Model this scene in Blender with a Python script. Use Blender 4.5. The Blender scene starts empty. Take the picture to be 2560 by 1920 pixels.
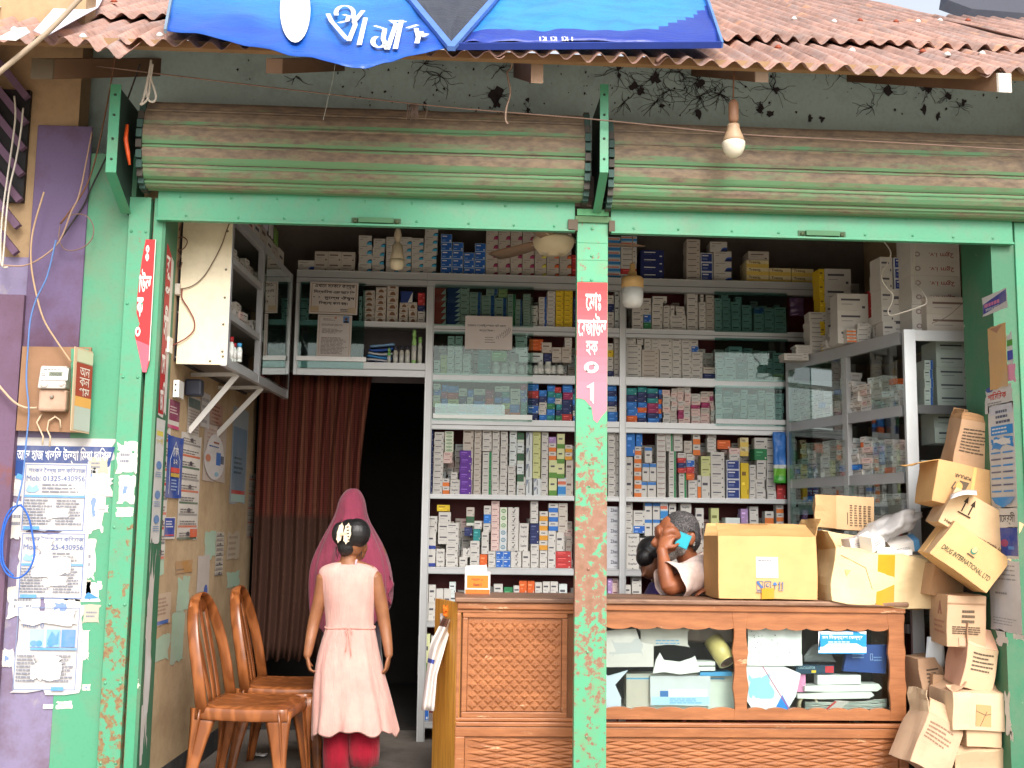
import bpy, bmesh, math, random
from mathutils import Vector, Matrix, noise, geometry
R = math.radians
sin, cos, pi = math.sin, math.cos, math.pi
SC = bpy.context.scene
COL = SC.collection
rnd = random.Random(7)

# ------------------------------------------------------------------ camera
PXF = 2800.0                       # focal length in photo pixels (photo is 2560 x 1920)
CAMP = Vector((0.0, -5.6, 1.4))
_dY = Vector((-150 / PXF, -350 / PXF, -1)).normalized()
_dZ = Vector((345 / PXF, 23510 / PXF, -1)).normalized()
_dZ = (_dZ - _dY * _dZ.dot(_dY)).normalized()
_dX = _dY.cross(_dZ)
W2C = Matrix((_dX, _dY, _dZ)).transposed()      # world -> camera axes
C2W = W2C.transposed()
cd = bpy.data.cameras.new('camera'); cam = bpy.data.objects.new('camera', cd); COL.objects.link(cam)
cd.sensor_width = 36; cd.lens = 36 * PXF / 2560; cd.clip_start = .05; cd.clip_end = 500
cam.matrix_world = Matrix.Translation(CAMP) @ C2W.to_4x4()
SC.camera = cam

def ray(px, py): return C2W @ Vector(((px - 1280) / PXF, -(py - 960) / PXF, -1))
def at(px, py, Y):
    r = ray(px, py); return CAMP + r * ((Y - CAMP.y) / r.y)
def atZ(px, py, Z):
    r = ray(px, py); return CAMP + r * ((Z - CAMP.z) / r.z)
def hit(px, py, p, n):
    r = ray(px, py); return CAMP + r * ((p - CAMP).dot(n) / r.dot(n))
def proj(p):
    c = W2C @ (Vector(p) - CAMP); return (1280 - PXF * c.x / c.z, 960 + PXF * c.y / c.z)

# ------------------------------------------------------------------ light
SC.view_settings.view_transform = 'Standard'; SC.view_settings.look = 'None'
SC.view_settings.exposure = 1.0; SC.view_settings.gamma = 1
wd = bpy.data.worlds.new('World'); SC.world = wd; wd.use_nodes = True
wn = wd.node_tree.nodes; wl = wd.node_tree.links
sky = wn.new('ShaderNodeTexSky'); sky.sky_type = 'NISHITA'; sky.sun_disc = False
SUN_EL, SUN_AZ = 40, 168           # sun high behind the photographer
sky.sun_elevation = R(SUN_EL); sky.sun_rotation = R(SUN_AZ); sky.dust_density = 4; sky.air_density = 1.2
hs = wn.new('ShaderNodeHueSaturation'); hs.inputs['Saturation'].default_value = .35   # thin overcast: pale sky
wl.new(sky.outputs[0], hs.inputs['Color']); wl.new(hs.outputs[0], wn['Background'].inputs[0])
wn['Background'].inputs[1].default_value = .15
sl = bpy.data.lights.new('sun', 'SUN'); sl.energy = 1.35; sl.angle = R(24); sl.color = (1, .95, .87)
so = bpy.data.objects.new('sun', sl); COL.objects.link(so)
so.rotation_euler = (R(90 - SUN_EL), 0, R(180 - SUN_AZ)); so.location = (0, -6, 9)
SC.cycles.max_bounces = 8; SC.cycles.transparent_max_bounces = 12
SC.cycles.caustics_reflective = False; SC.cycles.caustics_refractive = False
SC.cycles.use_denoising = True

# ------------------------------------------------------------------ colour + materials
def _l(c): c /= 255; return c / 12.92 if c <= .04045 else ((c + .055) / 1.055) ** 2.4
def S(r, g=None, b=None, k=1.0):
    if isinstance(r, str): r, g, b = (int(r[i:i + 2], 16) for i in (0, 2, 4))
    return (_l(r) * k, _l(g) * k, _l(b) * k)
WHITE = S(222, 222, 220); OFFW = S(208, 200, 192)
MATS = {}
class NT:
    def __init__(s, name):
        m = bpy.data.materials.new(name); m.use_nodes = True; s.m = m; s.t = m.node_tree
        s.b = s.t.nodes['Principled BSDF']; s.out = s.t.nodes['Material Output']
        s.tc = s.t.nodes.new('ShaderNodeTexCoord')
    def n(s, ty, **kw):
        x = s.t.nodes.new('ShaderNode' + ty)
        for k, v in kw.items():
            if k in x.inputs.keys(): x.inputs[k].default_value = v
            else: setattr(x, k, v)
        return x
    def l(s, a, b): s.t.links.new(a, b)
    def noise(s, scale, detail=5, rough=.55, vec=None, stretch=None):
        x = s.n('TexNoise', Scale=scale, Detail=detail, Roughness=rough)
        v = vec or s.tc.outputs['Object']
        if stretch:
            mp = s.n('Mapping'); mp.inputs['Scale'].default_value = stretch; s.l(v, mp.inputs[0]); v = mp.outputs[0]
        s.l(v, x.inputs['Vector']); return x.outputs[0]
    def ramp(s, fac, a, b):
        x = s.n('MapRange'); x.inputs['From Min'].default_value = a; x.inputs['From Max'].default_value = b
        s.l(fac, x.inputs['Value']); return x.outputs[0]
    def mix(s, fac, a, b, blend='MIX'):
        x = s.n('Mix', data_type='RGBA', blend_type=blend)
        for i, v in ((0, fac), (6, a), (7, b)):
            if isinstance(v, (int, float)): x.inputs[i].default_value = v
            elif isinstance(v, tuple): x.inputs[i].default_value = (*v[:3], 1)
            else: s.l(v, x.inputs[i])
        return x.outputs[2]
    def math(s, op, a, b=0.0):
        x = s.n('Math', operation=op)
        for i, v in ((0, a), (1, b)):
            if isinstance(v, (int, float)): x.inputs[i].default_value = v
            else: s.l(v, x.inputs[i])
        return x.outputs[0]
    def sep(s, axis='Z', out='Object'):
        x = s.n('SeparateXYZ'); s.l(s.tc.outputs[out], x.inputs[0]); return x.outputs[axis]
    def bump(s, h, strength=.2, dist=.01):
        x = s.n('Bump'); x.inputs['Strength'].default_value = strength; x.inputs['Distance'].default_value = dist
        s.l(h, x.inputs['Height']); s.l(x.outputs[0], s.b.inputs['Normal'])
    def fin(s, col=None, rough=.6, metal=0.0, spec=None):
        if col is not None:
            if isinstance(col, tuple): s.b.inputs['Base Color'].default_value = (*col, 1)
            else: s.l(col, s.b.inputs['Base Color'])
        if isinstance(rough, (int, float)): s.b.inputs['Roughness'].default_value = rough
        else: s.l(rough, s.b.inputs['Roughness'])
        s.b.inputs['Metallic'].default_value = metal
        if spec is not None: s.b.inputs['Specular IOR Level'].default_value = spec
        return s.m

def cmat(name, rough=.6, amt=.25, scale=9, bump=0, bscale=60, metal=0, dust=None, dustamt=.0, spec=.4):
    """paint taken from the mesh's colour attribute, with a little wear noise"""
    if name in MATS: return MATS[name]
    t = NT(name); a = t.n('VertexColor'); a.layer_name = 'Col'
    nz = t.noise(scale, 6, .6); f = t.ramp(nz, .3, .7)
    lo = t.mix(amt, a.outputs[0], t.mix(1.0, a.outputs[0], (.55, .5, .44), 'MULTIPLY'))
    c = t.mix(f, lo, a.outputs[0])
    if dust:
        c = t.mix(t.math('MULTIPLY', t.ramp(t.noise(scale * .4, 7, .65), .42, .68), dustamt), c, dust)
    if bump: t.bump(t.noise(bscale, 4, .6), bump, .004)
    MATS[name] = t.fin(c, rough, metal, spec); return t.m
def glassmat(name, tint=(.85, .92, .9), fac=.12, rough=.03):
    t = NT(name); tr = t.n('BsdfTransparent'); tr.inputs[0].default_value = (*tint, 1)
    gl = t.n('BsdfGlossy'); gl.inputs['Roughness'].default_value = rough; gl.inputs[0].default_value = (.9, .95, .95, 1)
    fr = t.n('Fresnel'); fr.inputs[0].default_value = 1.45
    mx = t.n('MixShader'); t.l(t.math('MULTIPLY', fr.outputs[0], fac * 8), mx.inputs[0])
    t.l(tr.outputs[0], mx.inputs[1]); t.l(gl.outputs[0], mx.inputs[2]); t.l(mx.outputs[0], t.out.inputs[0]); return t.m

# ------------------------------------------------------------------ mesh builder
class MB:
    def __init__(s): s.v = []; s.f = []; s.c = []; s.s = []
    def add(s, vs, fs, col, smooth=False):
        o = len(s.v); s.v += [Vector(v) for v in vs]
        for i, f in enumerate(fs):
            s.f.append([o + k for k in f]); s.c.append(col[i] if isinstance(col, list) else col); s.s.append(smooth)
        return s
    def hexa(s, p, col, smooth=False):      # p: 4 bottom ccw, 4 top ccw
        return s.add(p, [(3, 2, 1, 0), (4, 5, 6, 7), (0, 1, 5, 4), (1, 2, 6, 5), (2, 3, 7, 6), (3, 0, 4, 7)], col, smooth)
    def box(s, a, b, col, m=None):
        x0, y0, z0 = a; x1, y1, z1 = b
        p = [Vector(q) for q in ((x0, y0, z0), (x1, y0, z0), (x1, y1, z0), (x0, y1, z0), (x0, y0, z1), (x1, y0, z1), (x1, y1, z1), (x0, y1, z1))]
        if m is not None: p = [m @ q for q in p]
        return s.hexa(p, col)
    def bar(s, a, b, w, h, col, up=(0, 0, 1)):
        a = Vector(a); b = Vector(b); d = (b - a).normalized(); u = Vector(up)
        x = d.cross(u)
        if x.length < 1e-4: x = d.cross(Vector((0, 1, 0)))
        x.normalize(); u = x.cross(d)
        x *= w / 2; u *= h / 2
        return s.hexa([a - x - u, a + x - u, b + x - u, b - x - u, a - x + u, a + x + u, b + x + u, b - x + u], col)
    def prism(s, poly, vec, col, cols=None):
        n = len(poly); poly = [Vector(p) for p in poly]; vec = Vector(vec)
        tri = geometry.tessellate_polygon([poly]); vs = poly + [p + vec for p in poly]
        fs = [list(t) for t in tri] + [[k + n for k in reversed(t)] for t in tri]
        fs += [[i, i + n, (i + 1) % n + n, (i + 1) % n] for i in range(n)]
        return s.add(vs, fs, col)
    def poly(s, poly, col):
        poly = [Vector(p) for p in poly]; tri = geometry.tessellate_polygon([poly])
        return s.add(poly, [list(t) for t in tri], col)
    def rings(s, rs, col, closed=True, caps=True, smooth=True):
        n = len(rs[0]); vs = [p for r in rs for p in r]; fs = []; cc = []
        for i in range(len(rs) - 1):
            for j in range(n if closed else n - 1):
                k = (j + 1) % n; fs.append([i * n + j, i * n + k, (i + 1) * n + k, (i + 1) * n + j]); cc.append(col[i] if isinstance(col, list) else col)
        if caps and closed:
            fs.append(list(range(n))[::-1]); fs.append([(len(rs) - 1) * n + j for j in range(n)])
            cc += [cc[0], cc[-1]]
        return s.add(vs, fs, cc, smooth)
    def tube(s, pts, r, col, n=6, caps=True):
        pts = [Vector(p) for p in pts]; rs = []; px = None
        for i, p in enumerate(pts):
            d = (pts[min(i + 1, len(pts) - 1)] - pts[max(i - 1, 0)]).normalized()
            x = d.cross(Vector((0, 0, 1))) if px is None else px - d * px.dot(d)
            if x.length < 1e-3: x = d.cross(Vector((0, 1, 0)))
            x.normalize(); px = x; y = d.cross(x); rr = r[i] if isinstance(r, (list, tuple)) else r
            rs.append([p + (x * cos(2 * pi * k / n) + y * sin(2 * pi * k / n)) * rr for k in range(n)])
        return s.rings(rs, col, True, caps)
    def lathe(s, prof, org, col, n=20, axis=Vector((0, 0, 1)), smooth=True):
        org = Vector(org); q = axis.to_track_quat('Z', 'Y'); rs = []
        for r, z in prof: rs.append([org + q @ Vector((r * cos(2 * pi * k / n), r * sin(2 * pi * k / n), z)) for k in range(n)])
        return s.rings(rs, col, True, True, smooth)
    def grid(s, fn, nu, nv, col, smooth=True, thick=0):
        vs = [Vector(fn(i / nu, j / nv)) for i in range(nu + 1) for j in range(nv + 1)]
        fs = []; cc = []
        for i in range(nu):
            for j in range(nv):
                a = i * (nv + 1) + j; fs.append([a, a + nv + 1, a + nv + 2, a + 1])
                cc.append(col((i + .5) / nu, (j + .5) / nv) if callable(col) else col)
        return s.add(vs, fs, cc, smooth)
    def build(s, name, mat, parent=None, org=None, bevel=0, solid=0, keep=False):
        if parent is not None and org is None: o = parent['_p'] if '_p' in parent else parent.location; org = Vector(o)
        elif org is None:
            xs = [v.x for v in s.v]; ys = [v.y for v in s.v]; zs = [v.z for v in s.v]
            org = Vector(((min(xs) + max(xs)) / 2, (min(ys) + max(ys)) / 2, min(zs)))
        org = Vector(org)
        me = bpy.data.meshes.new(name); me.from_pydata([v - org for v in s.v], [], s.f)
        at_ = me.color_attributes.new('Col', 'FLOAT_COLOR', 'CORNER')
        buf = []
        for f, c in zip(s.f, s.c): buf += [c[0], c[1], c[2], 1.0] * len(f)
        if len(buf) == 4 * len(me.loops): at_.data.foreach_set('color', buf)
        me.polygons.foreach_set('use_smooth', s.s)
        me.materials.append(mat); me.update()
        o = bpy.data.objects.new(name, me); COL.objects.link(o)
        if parent is not None: o.parent = parent; o.location = org - Vector(parent['_p'] if '_p' in parent else parent.location)
        else: o.location = org
        o['_p'] = list(org)
        if bevel:
            b = o.modifiers.new('b', 'BEVEL'); b.width = bevel; b.segments = 2; b.limit_method = 'ANGLE'; b.harden_normals = False
        if solid:
            b = o.modifiers.new('s', 'SOLIDIFY'); b.thickness = solid; b.offset = 0
        return o

def tag(o, label=None, cat=None, group=None, kind=None):
    for k, v in (('label', label), ('category', cat), ('group', group), ('kind', kind)):
        if v: o[k] = v
    return o
def empty(name, loc, label=None, cat=None, group=None):
    o = bpy.data.objects.new(name, None); COL.objects.link(o); o.location = loc; o.empty_display_size = .1; o['_p'] = list(loc)
    return tag(o, label, cat, group)
def copy_tree(o, parent=None):
    c = o.copy(); COL.objects.link(c)
    if parent is not None: c.parent = parent
    for ch in [x for x in bpy.data.objects if x.parent == o]: copy_tree(ch, c)
    return c
def nz(p, sc=1.0, k=0): return noise.noise(Vector((p[0] * sc + k * 7.3, p[1] * sc - k * 3.1, (p[2] if len(p) > 2 else 0) * sc + k * 1.7)))
def lerp(a, b, t): return a + (b - a) * t

# ------------------------------------------------------------------ lettering: outlines of the built-in font, each contour filled by itself
_TX = {}
def text_polys(s):
    if s in _TX: return _TX[s]
    c = bpy.data.curves.new('t', 'FONT'); c.body = s; c.size = 1; c.resolution_u = 3
    o = bpy.data.objects.new('t', c); COL.objects.link(o)
    cu = o.to_curve(bpy.context.evaluated_depsgraph_get()); cons = []
    for sp in cu.splines:
        pts = []; b = list(sp.bezier_points); n = len(b)
        if n:
            for i in range(n):
                p, q = b[i], b[(i + 1) % n]
                if not sp.use_cyclic_u and i == n - 1: break
                seg = geometry.interpolate_bezier(p.co, p.handle_right, q.handle_left, q.co, 5)
                pts += [(v.x, v.y) for v in seg[:-1]]
        else: pts = [(p.co.x, p.co.y) for p in sp.points]
        cl = []
        for p in pts:
            if not cl or (abs(p[0] - cl[-1][0]) + abs(p[1] - cl[-1][1])) > 1e-4: cl.append(p)
        if len(cl) > 2: cons.append(cl)
    o.to_curve_clear(); bpy.data.objects.remove(o); bpy.data.curves.remove(c)
    def area(p): return sum(p[i][0] * p[(i + 1) % len(p)][1] - p[(i + 1) % len(p)][0] * p[i][1] for i in range(len(p))) / 2
    def inside(pt, p):
        r = False
        for i in range(len(p)):
            a, b = p[i], p[i - 1]
            if (a[1] > pt[1]) != (b[1] > pt[1]) and pt[0] < (b[0] - a[0]) * (pt[1] - a[1]) / (b[1] - a[1]) + a[0]: r = not r
        return r
    ar = [area(p) for p in cons]; big = max(ar, key=abs) if ar else 1; sg = 1 if big > 0 else -1
    outs = [p for p, a in zip(cons, ar) if a * sg > 0]; holes = [p for p, a in zip(cons, ar) if a * sg <= 0]
    res = []
    for p in outs:
        hs_ = [h for h in holes if inside(h[0], p)]
        pl = [[Vector((*q, 0)) for q in p]] + [[Vector((*q, 0)) for q in h] for h in hs_]
        flat = [q for l in pl for q in l]
        tri = geometry.tessellate_polygon(pl)
        res.append(([(q.x, q.y) for q in flat], [t if (flat[t[1]] - flat[t[0]]).cross(flat[t[2]] - flat[t[0]]).z > 0 else t[::-1] for t in tri]))
    if res:
        xs = [q[0] for r in res for q in r[0]]; ys = [q[1] for r in res for q in r[0]]; bb = (min(xs), min(ys), max(xs), max(ys))
    else: bb = (0, 0, 1, 1)
    _TX[s] = (res, bb); return _TX[s]

class Sheet:
    """flat printed sheet: f(u, v, layer) gives world points, marks are laid 0.4 mm apart"""
    def __init__(s, mb, o, u, v, n, step=.0004):   # o origin (lower left), u and v full-size edge vectors, n outward normal
        s.mb = mb; s.o = Vector(o); s.u = Vector(u); s.v = Vector(v); s.n = Vector(n).normalized(); s.k = 0; s.st = step
        s.W = s.u.length; s.H = s.v.length; s.warp = None
    def P(s, u, v, k):
        p = s.o + s.u * u + s.v * v + s.n * (k * s.st)
        return p + s.warp(u, v) if s.warp else p
    def poly(s, pts, col, k=None):
        if k is None: s.k += 1; k = s.k
        s.mb.poly([s.P(u, v, k) for u, v in pts], col); return s
    def rect(s, u0, v0, u1, v1, col, k=None): return s.poly([(u0, v0), (u1, v0), (u1, v1), (u0, v1)], col, k)
    def oval(s, u, v, a, b, col, n=18): return s.poly([(u + a * cos(2 * pi * i / n), v + b * sin(2 * pi * i / n)) for i in range(n)], col)
    def frame(s, u0, v0, u1, v1, w, col):
        h = w * s.W / s.H; s.rect(u0, v0, u1, v0 + h, col); k = s.k
        s.rect(u0, v1 - h, u1, v1, col, k); s.rect(u0, v0 + h, u0 + w, v1 - h, col, k); s.rect(u1 - w, v0 + h, u1, v1 - h, col, k); return s
    def text(s, tx, u0, v0, u1, v1, col, rot=0, bold=0, fit=True):
        res, bb = text_polys(tx); s.k += 1
        if not res: return s
        w = bb[2] - bb[0]; h = bb[3] - bb[1]; sx = (u1 - u0) / w; sy = (v1 - v0) / h
        for d in ((0, 0), (bold, 0), (-bold, 0), (0, bold), (0, -bold)) if bold else ((0, 0),):
            for i, (pts, tri) in enumerate(res):
                s.mb.add([s.P(u0 + (p[0] + d[0] - bb[0]) * sx, v0 + (p[1] + d[1] - bb[1]) * sy, s.k + .08 * (i % 9) + .03 * (d[0] > 0) + .05 * (d[1] > 0)) for p in pts], [list(t) for t in tri], col)
        s.k += 1; return s
    def lines(s, u0, v0, u1, v1, n, col, fill=.45, seed=0, rag=.3):
        r = random.Random(seed); s.k += 1; dv = (v1 - v0) / n
        for i in range(n):
            y = v1 - dv * (i + .5); x = u0; e = u1 - (u1 - u0) * rag * r.random()
            while x < e - .01:
                w = min(e - x, (u1 - u0) * r.uniform(.05, .22)); s.rect(x, y - dv * fill / 2, x + w, y + dv * fill / 2, col, s.k); x += w + (u1 - u0) * .025
        return s
    def stroke(s, pts, w, col, k=None):
        """thick polyline; w in metres"""
        if k is None: s.k += 1; k = s.k
        q = [Vector((u * s.W, v * s.H)) for u, v in pts]; L = []; Rr = []
        for i, p in enumerate(q):
            d = (q[min(i + 1, len(q) - 1)] - q[max(i - 1, 0)]).normalized(); nn = Vector((-d.y, d.x)) * w / 2
            L.append(p + nn); Rr.append(p - nn)
        for i in range(len(q) - 1):
            s.mb.add([s.P(a.x / s.W, a.y / s.H, k + .05 * (i % 5)) for a in (Rr[i], Rr[i + 1], L[i + 1], L[i])], [(0, 1, 2, 3)], col)
        return s
def torn(u0, v0, u1, v1, amp=.04, n=7, seed=1, sides='lrtb'):
    r = random.Random(seed); P = []
    def edge(a, b, nx, ny, on):
        d = 0; ts = sorted([0] + [r.random() * .94 + .03 for _ in range(n - 1)])
        for i, t in enumerate(ts):
            d = max(-amp, min(amp * .35, d + r.gauss(0, amp * .55))) if (on and i) else 0
            P.append((lerp(a[0], b[0], t) + nx * d, lerp(a[1], b[1], t) + ny * d))
    edge((u0, v0), (u1, v0), 0, -1, 'b' in sides); edge((u1, v0), (u1, v1), 1, 0, 'r' in sides)
    edge((u1, v1), (u0, v1), 0, 1, 't' in sides); edge((u0, v1), (u0, v0), -1, 0, 'l' in sides); return P
# ================================================================== materials of the setting
def plaster(name, col, stain, scale=2.5, bump=.25, amt=.6, lo=.45, hi=.7, rough=.9):
    t = NT(name); a = t.noise(scale, 8, .65); b = t.noise(scale * 9, 4, .6)
    c = t.mix(t.math('MULTIPLY', t.ramp(a, lo, hi), amt), col, stain)
    c = t.mix(t.math('MULTIPLY', t.ramp(b, .45, .75), .25), c, t.mix(1.0, c, (.6, .57, .52), 'MULTIPLY'))
    t.bump(t.noise(45, 5, .6), bump, .006); return t.fin(c, rough)
def worn(name, paint, under, lo=.56, hi=.6, scale=7, dirt=(.2, .16, .11), dirtamt=.35, rough=.5, zramp=None, under2=None, stretch=None, metal=0):
    """painted steel or plaster: paint flaked off in patches over what lies under it"""
    t = NT(name); a = t.noise(scale, 9, .68, stretch=stretch)
    if zramp:                       # more flaking between heights zramp[0]..zramp[1]
        z = t.sep('Z'); g = t.ramp(z, zramp[0], zramp[1])
        a = t.math('ADD', a, t.math('MULTIPLY', t.math('SUBTRACT', g, .5), zramp[2]))
    f = t.ramp(a, lo, hi)
    un = under if under2 is None else t.mix(t.ramp(t.noise(scale * 2.5, 6), .4, .6), under, under2)
    pc = t.mix(t.math('MULTIPLY', t.ramp(t.noise(scale * .7, 7, .7), .45, .75), dirtamt), paint, dirt)
    pc = t.mix(t.math('MULTIPLY', t.ramp(t.noise(60, 3, .6), .52, .7), .3), pc, t.mix(1.0, pc, (.72, .76, .7), 'MULTIPLY'))
    c = t.mix(f, pc, un); t.bump(t.math('ADD', f, t.math('MULTIPLY', t.noise(90, 3), .3)), -.25, .002); return t.fin(c, rough, metal)

GREEN = S(66, 146, 110); GREEND = S(74, 150, 104); RUST = S(140, 92, 66); RUST2 = S(120, 70, 44)
m_green = worn('green_paint', GREEN, RUST, .70, .72, 9, rough=.42)
m_greenwall = worn('green_wall_paint', S(74, 146, 113), S(170, 166, 150), .645, .67, 4, dirtamt=.5, rough=.7)
m_jamb = worn('green_jamb_paint', S(54, 112, 82), S(196, 192, 178), .68, .70, 6, rough=.6)
m_post = worn('post_paint', S(104, 204, 158), S(132, 96, 80), .52, .535, 11, rough=.45, under2=S(150, 112, 92))
m_purple = worn('purple_wall_paint', S(126, 116, 146), S(150, 142, 146), .58, .68, 5, dirt=S(96, 70, 72), dirtamt=.9, rough=.8)
m_purpled = worn('dull_purple_paint', S(104, 80, 104), S(120, 70, 60), .6, .72, 3, dirt=S(80, 52, 52), dirtamt=.7, rough=.85)
m_tan = plaster('tan_plaster', S(174, 146, 112), S(116, 92, 70), 3)
m_blue = plaster('bluegrey_plaster', S(196, 222, 222), S(140, 158, 162), 5, amt=.45, lo=.5, hi=.75)
m_intwall = plaster('interior_plaster', S(180, 156, 122), S(140, 112, 80), 2.2, amt=.75)
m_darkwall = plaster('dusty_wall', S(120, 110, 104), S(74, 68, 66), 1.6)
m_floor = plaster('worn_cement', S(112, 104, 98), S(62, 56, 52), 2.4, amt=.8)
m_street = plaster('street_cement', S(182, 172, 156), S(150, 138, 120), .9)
m_black = plaster('black_skirting', S(40, 40, 42), S(90, 86, 82), 7, amt=.5)
m_alu = cmat('aluminium', .38, .18, 7, metal=.35, spec=.5)
m_card = cmat('card', .62, .16, 13, bump=.05)
m_paper = cmat('paper', .75, .2, 6, bump=.12, bscale=14)
m_flyer = cmat('flyer_paper', .8, .25, 8, bump=.2, bscale=22, dust=S(168, 160, 150), dustamt=.5)
m_gloss = cmat('glossy_card', .3, .15, 8)
m_plastic = cmat('plastic', .35, .15, 7)
m_wood = cmat('plain_wood', .7, .45, 6, bump=.3, bscale=30)
m_dirtyplastic = cmat('dusty_plastic', .5, .4, 14, dust=S(150, 112, 84), dustamt=.5)
m_wire = cmat('cable_sheath', .6, .35, 12)
m_cloth = cmat('cloth', .95, .12, 30, bump=.3, bscale=260, spec=.1)
m_red = plaster('red_backing', S(112, 40, 42), S(78, 28, 32), 3, bump=.05, rough=.6)
GREY = S(176, 178, 180)

Z0 = 0.0
# ================================================================== ground
g = MB(); g.box((-30, -40, -.42), (30, -.42, -.26), S(150, 142, 130)); tag(g.build('street_ground', m_street), kind='structure')
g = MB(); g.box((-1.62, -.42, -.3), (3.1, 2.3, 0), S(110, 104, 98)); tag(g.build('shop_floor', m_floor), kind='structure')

# ================================================================== shop building
bld = empty('shop_building', (0.6, .1, 0), 'open fronted green medicine shop under a rusty tin roof', 'building')
LA = Vector((-1.492, .07, 0)); LB = Vector((-1.385, 2.30, 0))         # left inner wall line
LN = Vector(((LB - LA).y, -(LB - LA).x, 0)).normalized()              # its normal, into the room
def onL(px, py, off=0.0): return hit(px, py, LA + LN * off, LN)
H = 3.75
LM = LA.lerp(LB, .12); lw = MB()
lw.hexa([LA, LM, LM - LN * .12, LA - LN * .12] + [p + Vector((0, 0, 3.3)) for p in (LA, LM, LM - LN * .12, LA - LN * .12)], (1, 1, 1))
lw.hexa([LM, LB, LB - LN * .12, LM - LN * .12] + [p + Vector((0, 0, H)) for p in (LM, LB, LB - LN * .12, LM - LN * .12)], (1, 1, 1))
lwo = lw.build('side_wall', m_intwall, bld)
sk = MB(); sk.hexa([LA + LN * .004, LB + LN * .004, LB, LA] + [p + Vector((0, 0, .13)) for p in (LA + LN * .004, LB + LN * .004, LB, LA)], (1, 1, 1))
sk.build('skirting', m_black, lwo)
XR = 2.81; XRW = 2.98
rw = MB(); rw.box((XRW, .36, 0), (XRW + .14, 2.3, H), (1, 1, 1)); rw.build('side_wall', m_intwall, bld)
# rear wall with the doorway, dark back room behind it
xd0, xd1 = LB.x - .01, at(1046, 1500, 2.3).x + .05
zdoor = at(900, 938, 2.3).z
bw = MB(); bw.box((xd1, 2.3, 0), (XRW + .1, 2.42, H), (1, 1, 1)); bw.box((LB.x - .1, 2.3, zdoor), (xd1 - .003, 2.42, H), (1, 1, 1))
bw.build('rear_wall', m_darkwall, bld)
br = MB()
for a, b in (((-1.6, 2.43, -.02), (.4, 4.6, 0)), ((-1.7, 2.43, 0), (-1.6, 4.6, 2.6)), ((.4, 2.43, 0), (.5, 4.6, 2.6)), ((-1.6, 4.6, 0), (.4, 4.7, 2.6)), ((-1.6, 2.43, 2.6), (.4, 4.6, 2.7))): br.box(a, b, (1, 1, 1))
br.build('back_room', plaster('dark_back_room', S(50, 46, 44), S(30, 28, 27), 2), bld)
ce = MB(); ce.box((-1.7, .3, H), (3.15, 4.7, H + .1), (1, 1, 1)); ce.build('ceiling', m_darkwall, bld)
# lintel wall above the shutters (grey blue plaster)
YW = .26
zb0 = at(1400, 470, YW).z; zb1 = 3.93
lt = MB(); xl = at(236, 250, YW).x; lt.box((xl - .5, YW, zb0), (6.5, YW + .14, zb1), (1, 1, 1)); lto = lt.build('lintel_wall', m_blue, bld)
# soot and cobweb marks hanging on the lintel wall
cw = MB(); r_ = random.Random(5); dk = S(64, 58, 62)
def web(px, py, n, sp, depth=0):
    p = Vector((px, py))
    for _ in range(int(n * 1.5)):
        a = r_.uniform(0, 2 * pi); q = p.copy(); pts = [q.copy()]
        for k in range(r_.randint(3, 7)):
            a += r_.uniform(-.8, .8); q = q + Vector((cos(a), sin(a) * .8 + .12)) * sp * r_.uniform(.4, 1); pts.append(q.copy())
        pts = [x for x in pts if 138 < x.y < 292]
        if len(pts) > 1: cw.tube([at(x.x, x.y, YW - .004 - r_.random() * .006) for x in pts], [.0009 + .0022 * r_.random() ** 2 * (1 - i / len(pts)) for i in range(len(pts))], dk, 4)
for (px, py, n, sp) in ((1545, 175, 7, 18), (1585, 215, 9, 14), (1640, 195, 10, 20), (1675, 225, 9, 16), (1745, 200, 12, 18), (1750, 240, 10, 20), (1800, 235, 12, 18), (1560, 255, 6, 14), (1830, 180, 8, 14),
                        (1935, 225, 9, 14), (1905, 275, 6, 12), (2220, 225, 6, 12), (2280, 200, 6, 10), (2325, 220, 6, 10), (2370, 240, 6, 9), (2180, 268, 6, 12), (1240, 240, 10, 12), (1100, 190, 9, 14), (1060, 270, 6, 10),
                        (1320, 275, 5, 10), (1060, 160, 7, 14), (900, 165, 5, 14), (740, 190, 4, 12), (1250, 170, 6, 12), (2050, 160, 6, 14), (2400, 265, 6, 9), (2100, 190, 5, 16), (1640, 255, 9, 16), (1700, 180, 9, 12)):
    web(px, py, n, sp)
def blot(px, py, rr):
    pts = [(px + rr * (1 + .6 * r_.uniform(-1, 1)) * cos(2 * pi * k / 11), py + 1.2 * rr * (1 + .6 * r_.uniform(-1, 1)) * sin(2 * pi * k / 11)) for k in range(11)]
    P = [at(x, y, YW - .003) for x, y in pts]; cw.prism(P, (0, -.004, 0), dk)
for (px, py, rr) in ((1238, 240, 16), (1240, 262, 8), (1640, 195, 11), (1583, 215, 8), (1602, 228, 8), (1545, 170, 6), (1548, 190, 5), (1745, 185, 8), (1750, 210, 9), (2285, 200, 12), (2320, 222, 9), (2222, 225, 9), (2370, 242, 7), (2408, 255, 6), (1940, 225, 7), (1900, 272, 8), (1925, 285, 8), (2310, 275, 8), (2025, 295, 6), (2055, 297, 7), (1320, 250, 5), (1745, 285, 9), (1655, 265, 6), (1062, 260, 4), (1320, 275, 5), (2380, 200, 6), (2345, 290, 7)): blot(px, py, rr)
for _ in range(150):
    x = r_.choice((r_.uniform(560, 1500), r_.uniform(1300, 2540))); y = r_.uniform(150, 290); blot(x, y, r_.choice((.8, 1.1, 1.6, 2.4)))
tag(cw.build('cobweb', cmat('soot', .95, .2, 30), lto), kind='stuff')
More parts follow.
